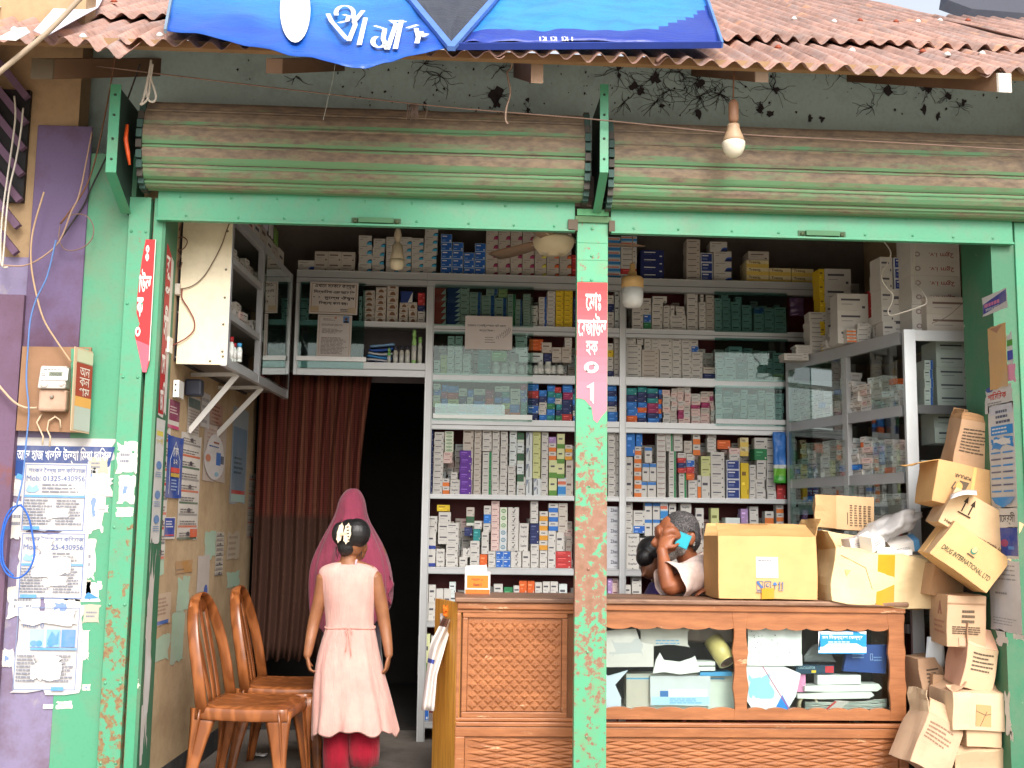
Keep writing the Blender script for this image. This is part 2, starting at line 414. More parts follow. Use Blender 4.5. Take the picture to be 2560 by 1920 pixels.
# inner face under the lintel
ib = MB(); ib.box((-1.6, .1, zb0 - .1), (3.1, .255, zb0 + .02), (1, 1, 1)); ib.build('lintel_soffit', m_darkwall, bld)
# left front pier: green half of the plastered front
pg = at(200, 700, .03); p1 = at(326, 700, .03)
fp = MB(); fp.box((pg.x, .03, -.3), (p1.x + .004, .2, 3.25), (1, 1, 1)); fpo = fp.build('front_pier', m_greenwall, bld)
# jamb returns
jl = MB(); jl.box((-1.494, .012, 0), (-1.478, .255, 3.05), (1, 1, 1)); jl.build('door_jamb', m_jamb, bld)
gc = MB(); gc.box((at(377, 700, 0).x - .004, .012, 0), (-1.4945, .05, 3.02), (1, 1, 1)); gc.build('guide_channel', m_green, bld)
jr = MB(); jr.box((XR - .012, .012, 0), (XR + .3, .356, 3.05), (1, 1, 1)); jr.build('door_jamb', m_jamb, bld)
# steel posts
def post(px0, px1, pyr, name, mat, y0=0.0, dep=.06):
    a = at(px0, pyr, y0); b = at(px1, pyr, y0); m = MB(); z1 = 3.02
    m.box((a.x, y0, -.02), (b.x, y0 + dep, z1), (1, 1, 1)); return m, a, b
m, a, b = post(323, 377, 520, 'steel_post', m_green)
for z in [.25 + .37 * k for k in range(8)]:
    for dx in (.018, b.x - a.x - .018): m.lathe([(.0001, .006), (.006, .004), (.009, 0)], (a.x + dx, -.0005, z), (1, 1, 1), 8, Vector((0, -1, 0)))
lp = m.build('steel_post', worn('left_post_paint', S(76, 150, 116), S(122, 84, 58), .56, .60, 24, rough=.45, under2=S(128, 112, 74), zramp=(2.0, .3, .17)), bld, bevel=.004)
m, a, b = post(1443, 1520, 606, 'steel_post', m_post); CPA, CPB = a.x, b.x
tq = NT('centre_post_paint')
z = tq.sep('Z'); nn = tq.noise(24, 10, .72); big = tq.noise(5, 7, .6)
mid = tq.math('SUBTRACT', 1.0, tq.math('ABSOLUTE', tq.math('MULTIPLY', tq.math('SUBTRACT', z, 1.2), 1.35)))    # rust belt round 1.3 m, in metres up the post
mid = tq.math('MAXIMUM', mid, 0.0)
f = tq.ramp(tq.math('ADD', tq.math('ADD', tq.math('MULTIPLY', nn, .75), tq.math('MULTIPLY', big, .25)), tq.math('MULTIPLY', mid, .135)), .55, .575)
pc = tq.mix(tq.ramp(tq.noise(5, 8, .7), .45, .7), S(80, 158, 120), S(104, 146, 104))
tq.bump(f, -.3, .003)
tq.fin(tq.mix(f, pc, tq.mix(tq.ramp(tq.noise(24, 6), .35, .65), S(150, 108, 92), S(128, 92, 70))), .45)
for py in (572, 640, 700, 1019, 1160, 1215, 1423, 1630, 1842):
    p = at(1480 - (py - 600) * .011, py, -.001); m.lathe([(.0001, .006), (.006, .004), (.009, 0)], p, S(100, 120, 96), 8, Vector((0, -1, 0)))
for py in (607, 650, 704): p = at(1480, py, -.0006); m.box((CPA + .002, -.002, p.z - .002), (CPB - .002, .001, p.z + .002), S(60, 90, 66))
cpo = m.build('steel_post', tq.m, bld, org=(0, 0, 0), bevel=.004)
col = MB(); zc = at(1480, 548, 0).z; col.box((CPA - .012, -.012, zc - .02), (CPB + .014, -.002, zc + .012), S(84, 120, 80)); col.box((CPA - .002, -.012, zc + .016), (CPB + .002, -.002, zc + .05), S(92, 160, 112))
for xx, w in ((CPA - .05, .05), (CPB + .002, .03)): col.box((xx, -.03, zc - .07), (xx + w, .03, zc - .012), S(84, 72, 56))
col.build('post_collar', m_card, cpo)
m = MB(); a = at(2541, 700, 0); m.box((a.x, 0, -.02), (a.x + .12, .06, 3.02), (1, 1, 1)); m.build('steel_post', m_green, bld, bevel=.004)

fp = MB(); fp.box((at(2541, 700, 0).x + .125, .03, -.3), (6.0, .2, 3.25), (1, 1, 1)); fp.build('front_pier', m_greenwall, bld)
# ================================================================== neighbouring purple house on the left
nb = empty('neighbour_house', (-2.4, .2, -.3), 'purple and tan plastered house front beside the shop with a lattice vent', 'building')
w = MB(); xg = pg.x - .002
w.box((-4.5, .034, -.3), (xg, .2, 2.7), (1, 1, 1)); w.build('wall', m_purple, nb)
zt = at(140, 310, 0).z
w = MB(); xa = at(72, 500, -.03).x; xb = at(210, 500, .0).x
w.box((xa, .016, 1.9), (xg + .02, .032, zt), (1, 1, 1)); w.build('pillar', worn('purple_pillar_paint', S(100, 84, 118), S(150, 140, 150), .68, .72, 3.2, dirt=S(84, 50, 60), dirtamt=.95, rough=.8), nb, bevel=.006)
w = MB(); w.box((-4.5, .05, 2.702), (xl - .003, .2, 4.2), (1, 1, 1)); w.build('upper_wall', m_tan, nb)
# vent with slanting bars, upper left
vm = MB(); vx0 = at(-60, 400, .03).x; vx1 = at(66, 400, .03).x; vz0 = at(20, 505, .03).z; vz1 = at(20, 225, .03).z
vm.box((vx0, .02, vz0), (vx1, .048, vz1), S(22, 20, 24)); vb = vm.build('vent', m_card, nb)
vs = MB()
for k in range(7):
    zz = vz1 + .12 - k * .135
    vs.bar((vx0, .0, zz + .12), (vx1 - .005, .0, zz - .17), .03, .035, S(112, 92, 90))
vs.build('vent_bar', m_purpled, vb)
w = MB(); w.box((-4.5, -.01, -.3), (at(10, 1500, 0).x, .03, 2.5), (1, 1, 1)); w.build('edge_pilaster', m_purpled, nb)

# ================================================================== tin roof
rf = empty('tin_roof', (0, -.5, 3.4)); rf.parent = bld; rf.location = Vector((0, -.5, 3.4)) - Vector(bld['_p'])
tr = NT('rusty_tin'); a1 = tr.noise(3, 9, .65); a2 = tr.noise(26, 5, .6); st = tr.noise(5, 6, .6, stretch=(8, .6, .6))
c = tr.mix(tr.ramp(a1, .38, .64), S(176, 136, 122), S(136, 108, 98))
c = tr.mix(tr.math('MULTIPLY', tr.ramp(st, .45, .68), .7), c, S(150, 134, 130)); c = tr.mix(tr.math('MULTIPLY', tr.ramp(a2, .5, .66), .5), c, S(104, 70, 56))
c = tr.mix(tr.math('MULTIPLY', tr.ramp(tr.noise(4, 6), .62, .68), .6), c, S(200, 146, 110))
tr.bump(a2, .2, .003); m_tin = tr.fin(c, .75)
EV = at(1500, 146, -.6); SL = R(30)
def roofp(x, s, dz=0): return Vector((x, -.6 + s * cos(SL), EV.z + s * sin(SL) + dz))
CW = .107
def sheet(x0, x1, s0, s1, dz, phase=0, sag=0, torn_=0, seed=0):
    m = MB(); nx = int((x1 - x0) / CW * 8)
    def fn(i, j):
        x = lerp(x0, x1, i); e = 0
        if torn_: e = torn_ * max(0, nz((x * 2.3, seed, 0))) * 1.6
        s = lerp(s0 - (e if j == 0 else 0) , s1, j)
        lift = .020 * nz((x * 1.7, s * 1.4, seed)) + .008 * nz((x * 6, s * 3, seed + 3)) + sag * (1 - j) * nz((x * .8, seed * 3, 1))
        p = roofp(x, s, dz + lift); w_ = .019 * (1 + .35 * nz((x * 2, s, 9))) * sin(2 * pi * x / CW + phase)
        return p + Vector((0, -sin(SL), cos(SL))) * w_ + (Vector((0, 0, -.4 * e)) if j == 0 else Vector())
    m.grid(fn, nx, 5, (1, 1, 1)); return m.build('roof_sheet', m_tin, rf, solid=.0016)
xs = [-4.3, -1.58, -.72, .1, .92, 1.72, 2.5, 3.3, 5.0]
for i in range(len(xs) - 1):
    sheet(xs[i], xs[i + 1] + .1, 0 - (.10 if i == 0 else .012 * (i % 3)), 1.5, .004 * (i % 2), .4 * i, seed=i, torn_=.16 if i == 0 else .035)
    sheet(xs[i], xs[i + 1] + .1, .84 + .02 * (i % 2) - (.04 if i > 6 else 0), 5.6 if i < 6 else (4.7 if i == 6 else 2.9), .045 + .004 * (i % 2), .4 * i + .3, sag=.03, seed=i + 20)
# white torn tin sheets laid over the left part
wt = MB(); r_ = random.Random(3)
def flap(pts, s, col):
    P = []
    for x, y in pts:
        rr = ray(x, y); n = Vector((0, -sin(SL), cos(SL))); P.append(CAMP + rr * ((roofp(0, s, .07) - CAMP).dot(n) / rr.dot(n)))
    wt.prism(P, Vector((0, -.001, .003)), col)
flap([(85, 78), (150, 5), (262, -12), (245, 20), (205, 42), (115, 92)], .5, S(214, 212, 226)); flap([(-10, 98), (40, 72), (65, 70), (75, 82), (40, 102)], .5, S(222, 220, 216))
flap([(-10, -6), (50, -30), (90, -30), (40, 6), (-10, 22)], .5, S(226, 224, 222))
wt.build('loose_tin', m_card, rf)
for (px, py) in ((208, 93), (400, 90), (36, 76), (285, 5), (2240, 55), (2295, 55), (2085, 55), (2306, 130), (2368, 138), (2455, 135), (2420, 52), (2130, 128), (1945, 120), (2350, 52), (2150, 52), (1985, 48), (2540, 70), (130, 20)):
    rr = ray(px, py); n = Vector((0, -sin(SL), cos(SL))); p = CAMP + rr * ((roofp(0, .3, .062 if py < 70 else .02) - CAMP).dot(n) / rr.dot(n))
    nl = MB(); nl.lathe([(.022, 0), (.012, .012), (.002, .018)], p, S(226, 224, 220) if r_.random() < .6 else S(150, 70, 44), 9, n); nl.build('roof_nail', m_card, rf)
# wooden eave batten and rafters
bt = MB(); pb = at(1500, 152, -.52); bt.box((-3.0, -.54, pb.z - .018), (5, -.50, pb.z + .018), S(150, 118, 84)); bt.build('eave_batten', m_wood, rf)
def rafter(px, py, w, h, dxb=0.0, Y0=-.47, col=S(120, 92, 70), endc=S(170, 142, 120)):
    p = at(px, py, Y0); m = MB(); q = Vector((p.x + dxb, .27, p.z + (.27 - Y0) * .45)); d = q - p
    e = [Vector((-w / 2, 0, -h / 2)), Vector((w / 2, 0, -h / 2)), Vector((w / 2, 0, h / 2)), Vector((-w / 2, 0, h / 2))]
    f = p + d * .012
    m.rings([[p + k for k in e], [f + k for k in e]], endc, smooth=False); m.rings([[f + k for k in e], [q + k for k in e]], col, smooth=False)
    return m.build('rafter', m_wood, rf)
rafter(685, 165, .075, .075, .22); rafter(1343, 178, .058, .12, -.05, col=S(112, 84, 80)); rafter(1905, 186, .062, .08, -.16, endc=S(200, 180, 165)); rafter(2513, 207, .062, .095, -.42, Y0=-.62, endc=S(214, 206, 196)); rafter(105, 172, .1, .1, .3, endc=S(96, 84, 66))
# scrap white building and dark sheet peeking over the roof at the upper right
fb = empty('far_shed', (4.5, 6.5, 3), 'white tin roofed shed with a dark awning rising behind the rusty roof', 'building')
f1 = MB(); f1.hexa([(2.0, 3.2, 5.0), (7.5, 3.2, 4.9), (7.5, 5.5, 5.4), (2.0, 5.5, 5.4), (2.0, 3.2, 5.8), (7.5, 3.2, 5.25), (7.5, 5.5, 6.0), (2.0, 5.5, 6.0)], S(228, 226, 224)); f1.build('white_roof', m_paper, fb)
f1 = MB(); f1.prism([at(2370, 0, 4.2), at(2430, 22, 4.2), at(2600, 36, 4.2), at(2600, -60, 4.2), at(2380, -60, 4.2)], (0, .2, 0), S(60, 64, 78)); f1.build('awning', m_card, fb)
# ================================================================== roller shutters
def slat_mat():
    t = NT('shutter_slats'); a = t.n('VertexColor'); a.layer_name = 'Col'
    n1 = t.noise(2.2, 8, .7, stretch=(1, 1, 5)); n2 = t.noise(40, 4, .6, stretch=(.4, 1, 1))
    sp = t.n('SeparateColor'); t.l(a.outputs[0], sp.inputs[0])
    d = t.math('ADD', sp.outputs[0], t.math('MULTIPLY', t.math('SUBTRACT', n1, .5), 1.7))
    d = t.math('ADD', d, t.math('MULTIPLY', t.math('SUBTRACT', n2, .5), .5))
    f = t.ramp(d, .34, .66)
    c = t.mix(f, t.mix(t.ramp(n1, .3, .7), S(88, 140, 100), S(106, 132, 94)), t.mix(t.ramp(n2, .35, .65), S(140, 122, 100), S(108, 94, 82)))
    return t.fin(c, .7)
m_slat = slat_mat()
def shutter(x0, x1, pyc, label, rail):
    root = empty('roller_shutter', ((x0 + x1) / 2, 0, 2.7), label, 'roller shutter', 'roller shutters over the shop opening')
    zc = at(900, pyc, -.05).z; rc = .215; n = 12; yc = -.03
    m = MB(); prof = []; cols = []; da = .475
    for i in range(n):                                    # slats wound round the coil, each bowed with a lip
        a0 = pi * .6 + i * da
        for t, dr, c in ((0, .004, .6), (.03, .013, .35), (.09, .0135, .55), (.13, .008, .8), (.3, .015, .8), (.55, .016, .5), (.78, .010, .25), (.93, .003, .4), (.96, -.008, 1.0), (.99, -.008, 1.0)):
            a = a0 + t * da; prof.append((yc + (rc + dr) * cos(a) * .62, zc + (rc + dr) * sin(a), c + .2 + .55 * sin(a + .3)))
    xsn = 24
    vs = [Vector((lerp(x0, x1, i / xsn), y, z + .002 * nz((i * .9, z * 3), 1, 2))) for i in range(xsn + 1) for (y, z, c) in prof]
    k = len(prof); fs = []; cc = []
    for i in range(xsn):
        for j in range(k - 1): fs.append([i * k + j, (i + 1) * k + j, (i + 1) * k + j + 1, i * k + j + 1]); cc.append((prof[j][2], prof[j][2], prof[j][2]))
    m.add(vs, fs, cc); m.build('slat_curtain', m_slat, root, solid=.0015)
    for xx in (x0 - .012, x1 + .012):                     # knobbly end locks along both ends
        e = MB()
        for i in range(n * 2):
            a = pi * .6 + i * da / 2; p = Vector((xx, yc + (rc + .005) * cos(a) * .62, zc + (rc + .005) * sin(a)))
            e.box(p - Vector((.014, .02, .02)), p + Vector((.014, .02, .02)), S(54, 84, 78) if i % 3 else S(70, 66, 60))
        e.build('end_lock', m_card, root)
    # bottom rail: flat green plate with rivets, lip and pull handle
    (ax, ay0, ay1), (bx, by0, by1) = rail
    A0, A1, B0, B1 = at(ax, ay0, -.012), at(ax, ay1, -.012), at(bx, by0, -.012), at(bx, by1, -.012)
    m = MB(); d = Vector((0, .016, 0)); zt = (A0.z + B0.z) / 2; zb = (A1.z + B1.z) / 2
    A0.z = B0.z = zt; A1.z = B1.z = zb; B0.x = B1.x; A0.x = A1.x
    m.hexa([A1, B1, B1 + d, A1 + d, A0, B0, B0 + d, A0 + d], (1, 1, 1))
    m.box((A1.x, -.03, zb - .012), (B1.x, .006, zb - .0005), (1, 1, 1)); m.box((A1.x + .01, -.014, zt + .004), (B1.x - .01, .02, zt + .034), (1, 1, 1))
    for row, z in ((0, zt - .035), (1, zb + .02)):
        for k in range(9):
            x = lerp(A1.x + .12, B1.x - .1, k / 8) + .02 * row + rnd.uniform(-.03, .03); m.lathe([(.0001, .005), (.006, .003), (.008, 0)], (x, -.0125, z + rnd.uniform(-.004, .004)), (1, 1, 1), 8, Vector((0, -1, 0)))
    rl = m.build('bottom_rail', m_green, root, bevel=.002)
    hx = lerp(A1.x, B1.x, .52); m = MB()
    m.box((hx - .125, -.018, zb - .004), (hx + .125, -.0125, zb + .032), S(62, 92, 62)); m.box((hx - .088, -.038, zb + .004), (hx + .088, -.019, zb + .03), S(70, 118, 82))
    for s_ in (-1, 1): m.lathe([(.0001, .008), (.011, .006), (.012, 0)], (hx + s_ * .105, -.0185, zb + .014), S(70, 84, 56), 10, Vector((0, -1, 0)))
    m.build('pull_handle', m_card, rl)
    g_ = MB(); g_.box((A1.x - .05, .0, zt + .036), (B1.x + .05, .05, zt + .12), S(34, 36, 32)); g_.build('guide_slot', m_card, root)
    return root
xa0, xa1 = at(345, 330, -.24).x, at(1468, 350, -.24).x
shutter(xa0, xa1, 378, 'left roller shutter rolled up, dusty green slats above the doorway and the red curtain', ((392, 476, 549), (1437, 498, 572)))
xb0 = at(1540, 350, -.24).x
shutter(xb0, 3.35, 392, 'right roller shutter rolled up, dusty green slats behind the hanging light bulb', ((1527, 510, 584), (2532, 535, 602)))
def bracket(px, x, label, w=.034):
    zt = at(px, 212, -.29).z; zk = at(px, 432, -.29).z; ze = at(px, 535, .0).z
    root = empty('shutter_bracket', (x, 0, ze), label, 'bracket', 'brackets carrying the shutters')
    m = MB(); P = [(x, -.29, zt), (x, -.29, zk), (x, -.01, ze), (x, .2, ze), (x, .2, zt)]
    m.prism(P, (.008, 0, 0), S(46, 66, 58)); m.build('side_plate', m_card, root)
    m = MB()
    m.box((x - w / 2, -.298, zk), (x + w / 2, -.291, zt), (1, 1, 1)); q = .0035
    m.hexa([(x - w / 2, -.298, zk), (x + w / 2, -.298, zk), (x + w / 2, -.291, zk - .002), (x - w / 2, -.291, zk - .002)][::-1] + [(x - w / 2, -.02, ze), (x + w / 2, -.02, ze), (x + w / 2, -.012, ze), (x - w / 2, -.012, ze)][::-1], (1, 1, 1))
    m.build('front_flange', m_green, root)
    m = MB()
    for t in (.12, .35, .62, .85): m.lathe([(.0001, .004), (.006, .003), (.007, 0)], (x, -.2985, lerp(zt, zk, t)), S(40, 60, 48), 8, Vector((0, -1, 0)))
    m.build('bolt', m_card, root); return root
bracket(283, at(284, 330, -.29).x, 'green bracket plate at the left end of the shutters, beside the tan wall', .05)
bracket(1508, at(1510, 360, -.29).x, 'green bracket plate over the middle post, between the two shutters', .042)
bracket(2580, 3.38, 'green bracket plate at the right end of the shutters')
# orange plastic scrap caught at the coil
m = MB(); m.tube([at(318, 312, -.2), at(314, 350, -.21), at(320, 385, -.2), at(324, 412, -.2)], [.008, .012, .011, .006], S(226, 90, 40), 6); tag(m.build('plastic_scrap', m_plastic), 'orange plastic scrap wedged beside the left end of the shutter coil', 'scrap')

# ================================================================== red name strips on the posts
m_strip = cmat('vinyl_strip', .55, .12, 12, bump=.08, bscale=120)
RED = S(192, 44, 48); PINK = S(206, 92, 110)
def strip(o, u, v, n, name, label, fn, mat=None):
    mb = MB(); sh = Sheet(mb, o, u, v, n); fn(sh); ob = mb.build(name, mat or m_strip); return tag(ob, label, 'sign')
# centre post strip
p0 = at(1434, 1056, -.0016); zt_ = at(1480, 706, -.0016).z; wd_ = CPB - CPA - .004
fade = lambda t: tuple(lerp(a, b, t) for a, b in zip(S(196, 58, 60), S(214, 122, 140)))
def cstrip(sh):
    top = [(0, 1), (1, 1)]; k = 14
    ys = [1 - i / k * .83 for i in range(k + 1)]
    for i in range(k): sh.poly([(0, ys[i + 1]), (1, ys[i + 1]), (1, ys[i]), (0, ys[i])], fade(min(1, i / k * 1.15)), 1)
    sh.k = 1; sh.poly([(.12, .17), (.28, .16), (.5, .105), (.56, .02), (.68, 0), (.82, .045), (1, .09), (1, .17)], fade(1), 1)
    b = .035
    sh.text('েমাঃ', .28, .80, .78, .925, S(240, 232, 228), bold=b * .6)
    sh.text('েরজাউল', .03, .615, .97, .775, S(240, 232, 228), bold=.02)
    sh.text('হক', .30, .475, .68, .575, S(240, 232, 228), bold=b * .6)
    sh.text('০', .27, .355, .68, .425, S(240, 232, 228), bold=b)
    sh.poly([(.33, .255), (.56, .285), (.56, .13), (.50, .15), (.44, .16), (.44, .245), (.34, .245)], S(240, 232, 228))
strip((CPA + .002, -.0012, p0.z), (wd_, 0, 0), (0, 0, zt_ - p0.z), (0, -1, 0), 'name_strip', 'faded red paper strip on the middle post, white lettering, pointed torn foot', cstrip)
# left post strip, torn along its left side
a = at(335, 930, -.0016); b = at(372, 930, -.0016); zt_ = at(350, 598, -.0016).z
def lstrip(sh):
    sh.poly([(.36, 1), (1, 1), (1, .08), (.86, .0), (.62, .0), (.42, .1), (.1, .24), (.02, .27), (.28, .36), (.05, .44), (.03, .55), (.1, .7), (.2, .86)], RED)
    sh.poly([(1, 1), (.955, 1), (.955, .08), (1, .09)], S(224, 214, 208)); sh.poly([(.1, .24), (.42, .1), (.62, 0), (.86, 0), (.94, .08), (.94, .2)], PINK)
    W_ = S(238, 230, 226)
    sh.text('ঃ', .42, .84, .6, .95, W_, bold=.03); sh.text('াউল', .1, .60, .84, .77, W_, bold=.025); sh.text('ক', .06, .42, .42, .55, W_, bold=.04); sh.text('০', .06, .27, .34, .33, W_, bold=.04)
strip((a.x - .008, -.0012, a.z), (b.x - a.x + .008, 0, 0), (0, 0, zt_ - a.z), (0, -1, 0), 'name_strip', 'torn red strip with white lettering on the left post, ragged along one side', lstrip)
# strip on the jamb return beside it (runs inward)
xj = -1.4765
q0 = hit(392, 1040, Vector((xj, 0, 0)), Vector((1, 0, 0))); 
yj0, yj1 = .05, .2
zt_ = hit(400, 590, Vector((xj, 0, 0)), Vector((1, 0, 0))).z
def jstrip(sh):
    sh.poly([(0, 1), (.15, .995), (.66, .95), (1, .93), (1, .02), (.75, .04), (.62, 0), (0, .01)], S(206, 202, 198)); sh.poly([(0, 1), (.15, .995), (.66, .95), (.66, .02), (0, .02)], S(180, 42, 44))
    W_ = S(240, 232, 228)
    for tx, v0, v1 in (('রূ', .80, .93), ('প', .68, .76), ('সী', .45, .64), ('েমি', .25, .40), ('ডি', .04, .20)): sh.text(tx, .06, v0, .62, v1, W_, bold=.03)
strip((xj, yj0, q0.z), (0, yj1 - yj0, 0), (0, 0, zt_ - q0.z), (1, 0, 0), 'name_strip', 'narrow red strip with grey margin on the door jamb inside the left post', jstrip)
def jpaper(sh):
    sh.poly(torn(0, 0, 1, 1, .05, 8, 4, 'lrb'), S(206, 208, 206)); sh.rect(.1, .86, .8, .9, S(222, 206, 70)); sh.text('রপসী', .12, .79, .85, .84, S(210, 190, 60))
    for v in (.62, .38, .18): sh.oval(.5, v, .3, .035, S(96, 134, 186)); sh.lines(.15, v - .1, .85, v - .05, 3, S(120, 150, 190), seed=3)
q0 = hit(372, 1355, Vector((xj, 0, 0)), Vector((1, 0, 0)))
strip((xj + .0006, .03, q0.z), (0, .17, 0), (0, 0, hit(400, 1047, Vector((xj, 0, 0)), Vector((1, 0, 0))).z - q0.z), (1, 0, 0), 'leaflet', 'white and blue leaflet strip with yellow heading on the door jamb below the red strip', jpaper, m_flyer)
def jscrap(sh): sh.poly(torn(.1, 0, .9, 1, .16, 16, 9), S(200, 196, 190)); sh.poly(torn(.3, .2, .8, .55, .1, 8, 19), S(206, 206, 204))
q0 = hit(330, 1900, Vector((xj, 0, 0)), Vector((1, 0, 0)))
strip((xj + .0006, .03, q0.z), (0, .15, 0), (0, 0, hit(380, 1370, Vector((xj, 0, 0)), Vector((1, 0, 0))).z - q0.z), (1, 0, 0), 'paper_residue', 'long peeled white paper residue on the door jamb near the floor', jscrap, m_flyer)

# ================================================================== blue banner folded over the eave
ban = empty('banner', tuple(at(1130, 110, -.66)), 'blue tarpaulin signboard with white lettering slumped over the edge of the tin roof', 'banner')
BT = Vector((0, cos(R(38)), sin(R(38)))); BN = Vector((0, -sin(R(38)), cos(R(38))))
bo = at(1130, 118, -.66)
def bpt(px, py, off=0.0): return hit(px, py, bo + BN * off, BN)
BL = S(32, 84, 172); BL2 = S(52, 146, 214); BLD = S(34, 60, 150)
m_tarp = None
t = NT('tarpaulin'); a_ = t.n('VertexColor'); a_.layer_name = 'Col'; n1 = t.noise(3.2, 6, .6, stretch=(.8, 2, 2)); n2 = t.noise(16, 6, .7)
c = t.mix(t.math('MULTIPLY', t.ramp(n1, .4, .62), .5), a_.outputs[0], t.mix(1.0, a_.outputs[0], (.5, .52, .85), 'MULTIPLY'))
c = t.mix(t.math('MULTIPLY', t.ramp(n2, .56, .72), .3), c, S(70, 84, 130)); t.bump(t.noise(26, 5, .55, stretch=(.35, 1.6, 1.6)), .55, .012); m_tarp = t.fin(c, .34)
def cloth(pxl, off, col, nu=26, nv=10, amp=.02, seed=0, name='panel'):
    """quad of photo points tl, tr, br, bl on the tilted board, with sag and folds"""
    tl, tr, br_, bl_ = pxl
    m = MB()
    def fn(i, j):
        top = (lerp(tl[0], tr[0], i), lerp(tl[1], tr[1], i)); bt_ = br_(i) if callable(br_) else (lerp(bl_[0], br_[0], i), lerp(bl_[1], br_[1], i))
        x, y = lerp(bt_[0], top[0], j), lerp(bt_[1], top[1], j); p = bpt(x, y, off)
        return p + BN * (amp * nz((i * 6 + seed, j * 3, seed), 1.0) + amp * .6 * nz((i * 9, j * 5 - i * 6, seed), 1.3))
    m.grid(fn, nu, nv, col); return m.build(name, m_tarp, ban, solid=.002)
def pl(pts):
    def f(i):
        x = i * (len(pts) - 1); k = min(int(x), len(pts) - 2); return (lerp(pts[k][0], pts[k + 1][0], x - k), lerp(pts[k][1], pts[k + 1][1], x - k))
    return f
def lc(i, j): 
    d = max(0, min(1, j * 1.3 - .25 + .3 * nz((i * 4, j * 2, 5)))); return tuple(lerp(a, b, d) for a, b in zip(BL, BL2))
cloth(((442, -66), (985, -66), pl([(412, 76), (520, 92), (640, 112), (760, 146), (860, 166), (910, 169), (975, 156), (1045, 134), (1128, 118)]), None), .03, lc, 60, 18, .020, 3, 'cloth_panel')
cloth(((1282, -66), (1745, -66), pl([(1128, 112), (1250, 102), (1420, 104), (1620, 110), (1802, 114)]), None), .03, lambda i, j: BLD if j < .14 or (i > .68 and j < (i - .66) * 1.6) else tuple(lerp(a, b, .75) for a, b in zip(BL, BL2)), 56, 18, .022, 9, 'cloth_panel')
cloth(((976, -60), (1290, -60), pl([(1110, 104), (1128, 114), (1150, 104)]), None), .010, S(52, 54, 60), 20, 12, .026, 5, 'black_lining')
m = MB(); m.bar(bpt(975, -66, .05), bpt(1130, 122, .05), .032, .02, S(84, 122, 196), BN); m.build('frame_bar', m_wood, ban)
m = MB(); m.bar(bpt(1292, -66, .055), bpt(1127, 121, .055), .032, .02, S(84, 122, 196), BN); m.build('frame_bar', m_wood, ban)
m = MB(); m.bar(bpt(1130, 116, .04), bpt(1803, 112, .04), .012, .03, BLD, BN); m.build('frame_bar', m_wood, ban)
m = MB(); m.bar(bpt(1746, -66, .04), bpt(1805, 112, .04), .012, .03, S(90, 130, 196), BN); m.build('frame_bar', m_wood, ban)
m = MB(); m.bar(bpt(440, -66, .04), bpt(413, 78, .04), .012, .02, S(120, 140, 160), BN); m.build('frame_bar', m_wood, ban)
m = MB(); wc = S(214, 212, 208)
def ptxt(strokes, w):
    for st in strokes:
        q = [bpt(x, y, .052) for x, y in st]
        L = []; Rr = []
        for i, p in enumerate(q):
            d = (q[min(i + 1, len(q) - 1)] - q[max(i - 1, 0)]).normalized(); nn = d.cross(BN) * w / 2; L.append(p + nn); Rr.append(p - nn)
        for i in range(len(q) - 1): m.add([L[i], L[i + 1], Rr[i + 1], Rr[i]], [(0, 1, 2, 3)], wc)
def arc(cx, cy, rx, ry, a0, a1, n=10): return [(cx + rx * cos(R(lerp(a0, a1, k / n))), cy + ry * sin(R(lerp(a0, a1, k / n)))) for k in range(n + 1)]
m.poly([bpt(738 + 38 * cos(2 * pi * k / 28), 24 + 82 * sin(2 * pi * k / 28), .05) for k in range(28)], S(216, 216, 214))
ptxt([[(820, 34), (828, 52), (842, 68), (868, 98)], arc(862, 32, 22, 18, 160, 375, 12) + [(888, 62), (872, 102)], [(846, 57), (868, 52), (872, 40), (858, 36)], [(884, 56), (908, 26)],
      [(914, 44), (898, 112)], [(936, 64), (962, 72), (958, 96), (968, 124)], arc(948, 104, 16, 14, 20, 250, 9), [(976, 50), (990, 60), (968, 124)], [(1004, 50), (988, 122)], [(980, 52), (1016, 54)], [(1018, 70), (1044, 62)], [(1040, 70), (1046, 92), (1042, 108)], [(1052, 78), (1060, 92), (1068, 84)]], .022)
m.build('lettering', m_card, ban); m = MB()
for k, x in enumerate((1350, 1364, 1378, 1390, 1406, 1418, 1430)): ptxt([[(x, 92), (x + 1, 102)]] + ([[(x - 8, 91), (x, 95), (x - 6, 102)]] if k % 2 else []), .007)
m.build('lettering', m_card, ban)

# ================================================================== cables, cords, bulb
def cable(name, pts, r, col, label, cat='cable', Y=-.05, n=6, group=None, sub=6):
    P = []
    q = [(p[0], p[1], p[2] if len(p) > 2 else Y) for p in pts]
    for i in range(len(q) - 1):           # Catmull-Rom through the photo points
        a, b, c_, d = q[max(i - 1, 0)], q[i], q[i + 1], q[min(i + 2, len(q) - 1)]
        for k in range(sub):
            t = k / sub
            f = [.5 * ((2 * b[j]) + (-a[j] + c_[j]) * t + (2 * a[j] - 5 * b[j] + 4 * c_[j] - d[j]) * t * t + (-a[j] + 3 * b[j] - 3 * c_[j] + d[j]) * t ** 3) for j in range(3)]
            P.append(at(*f))
    P.append(at(*q[-1])); m = MB(); m.tube(P, r, col, n); return tag(m.build(name, m_wire), label, cat, group)
GW = S(206, 200, 190); BRW = S(120, 92, 70); DKW = S(48, 44, 44)
cable('cord', [(240, 165, -.25), (640, 214), (1060, 262), (1310, 284), (1502, 300), (1860, 336), (2120, 350), (2600, 378)], .0035, S(132, 108, 96), 'dusty sagging cord stretched across the shop front below the eave', 'cord', -.34)
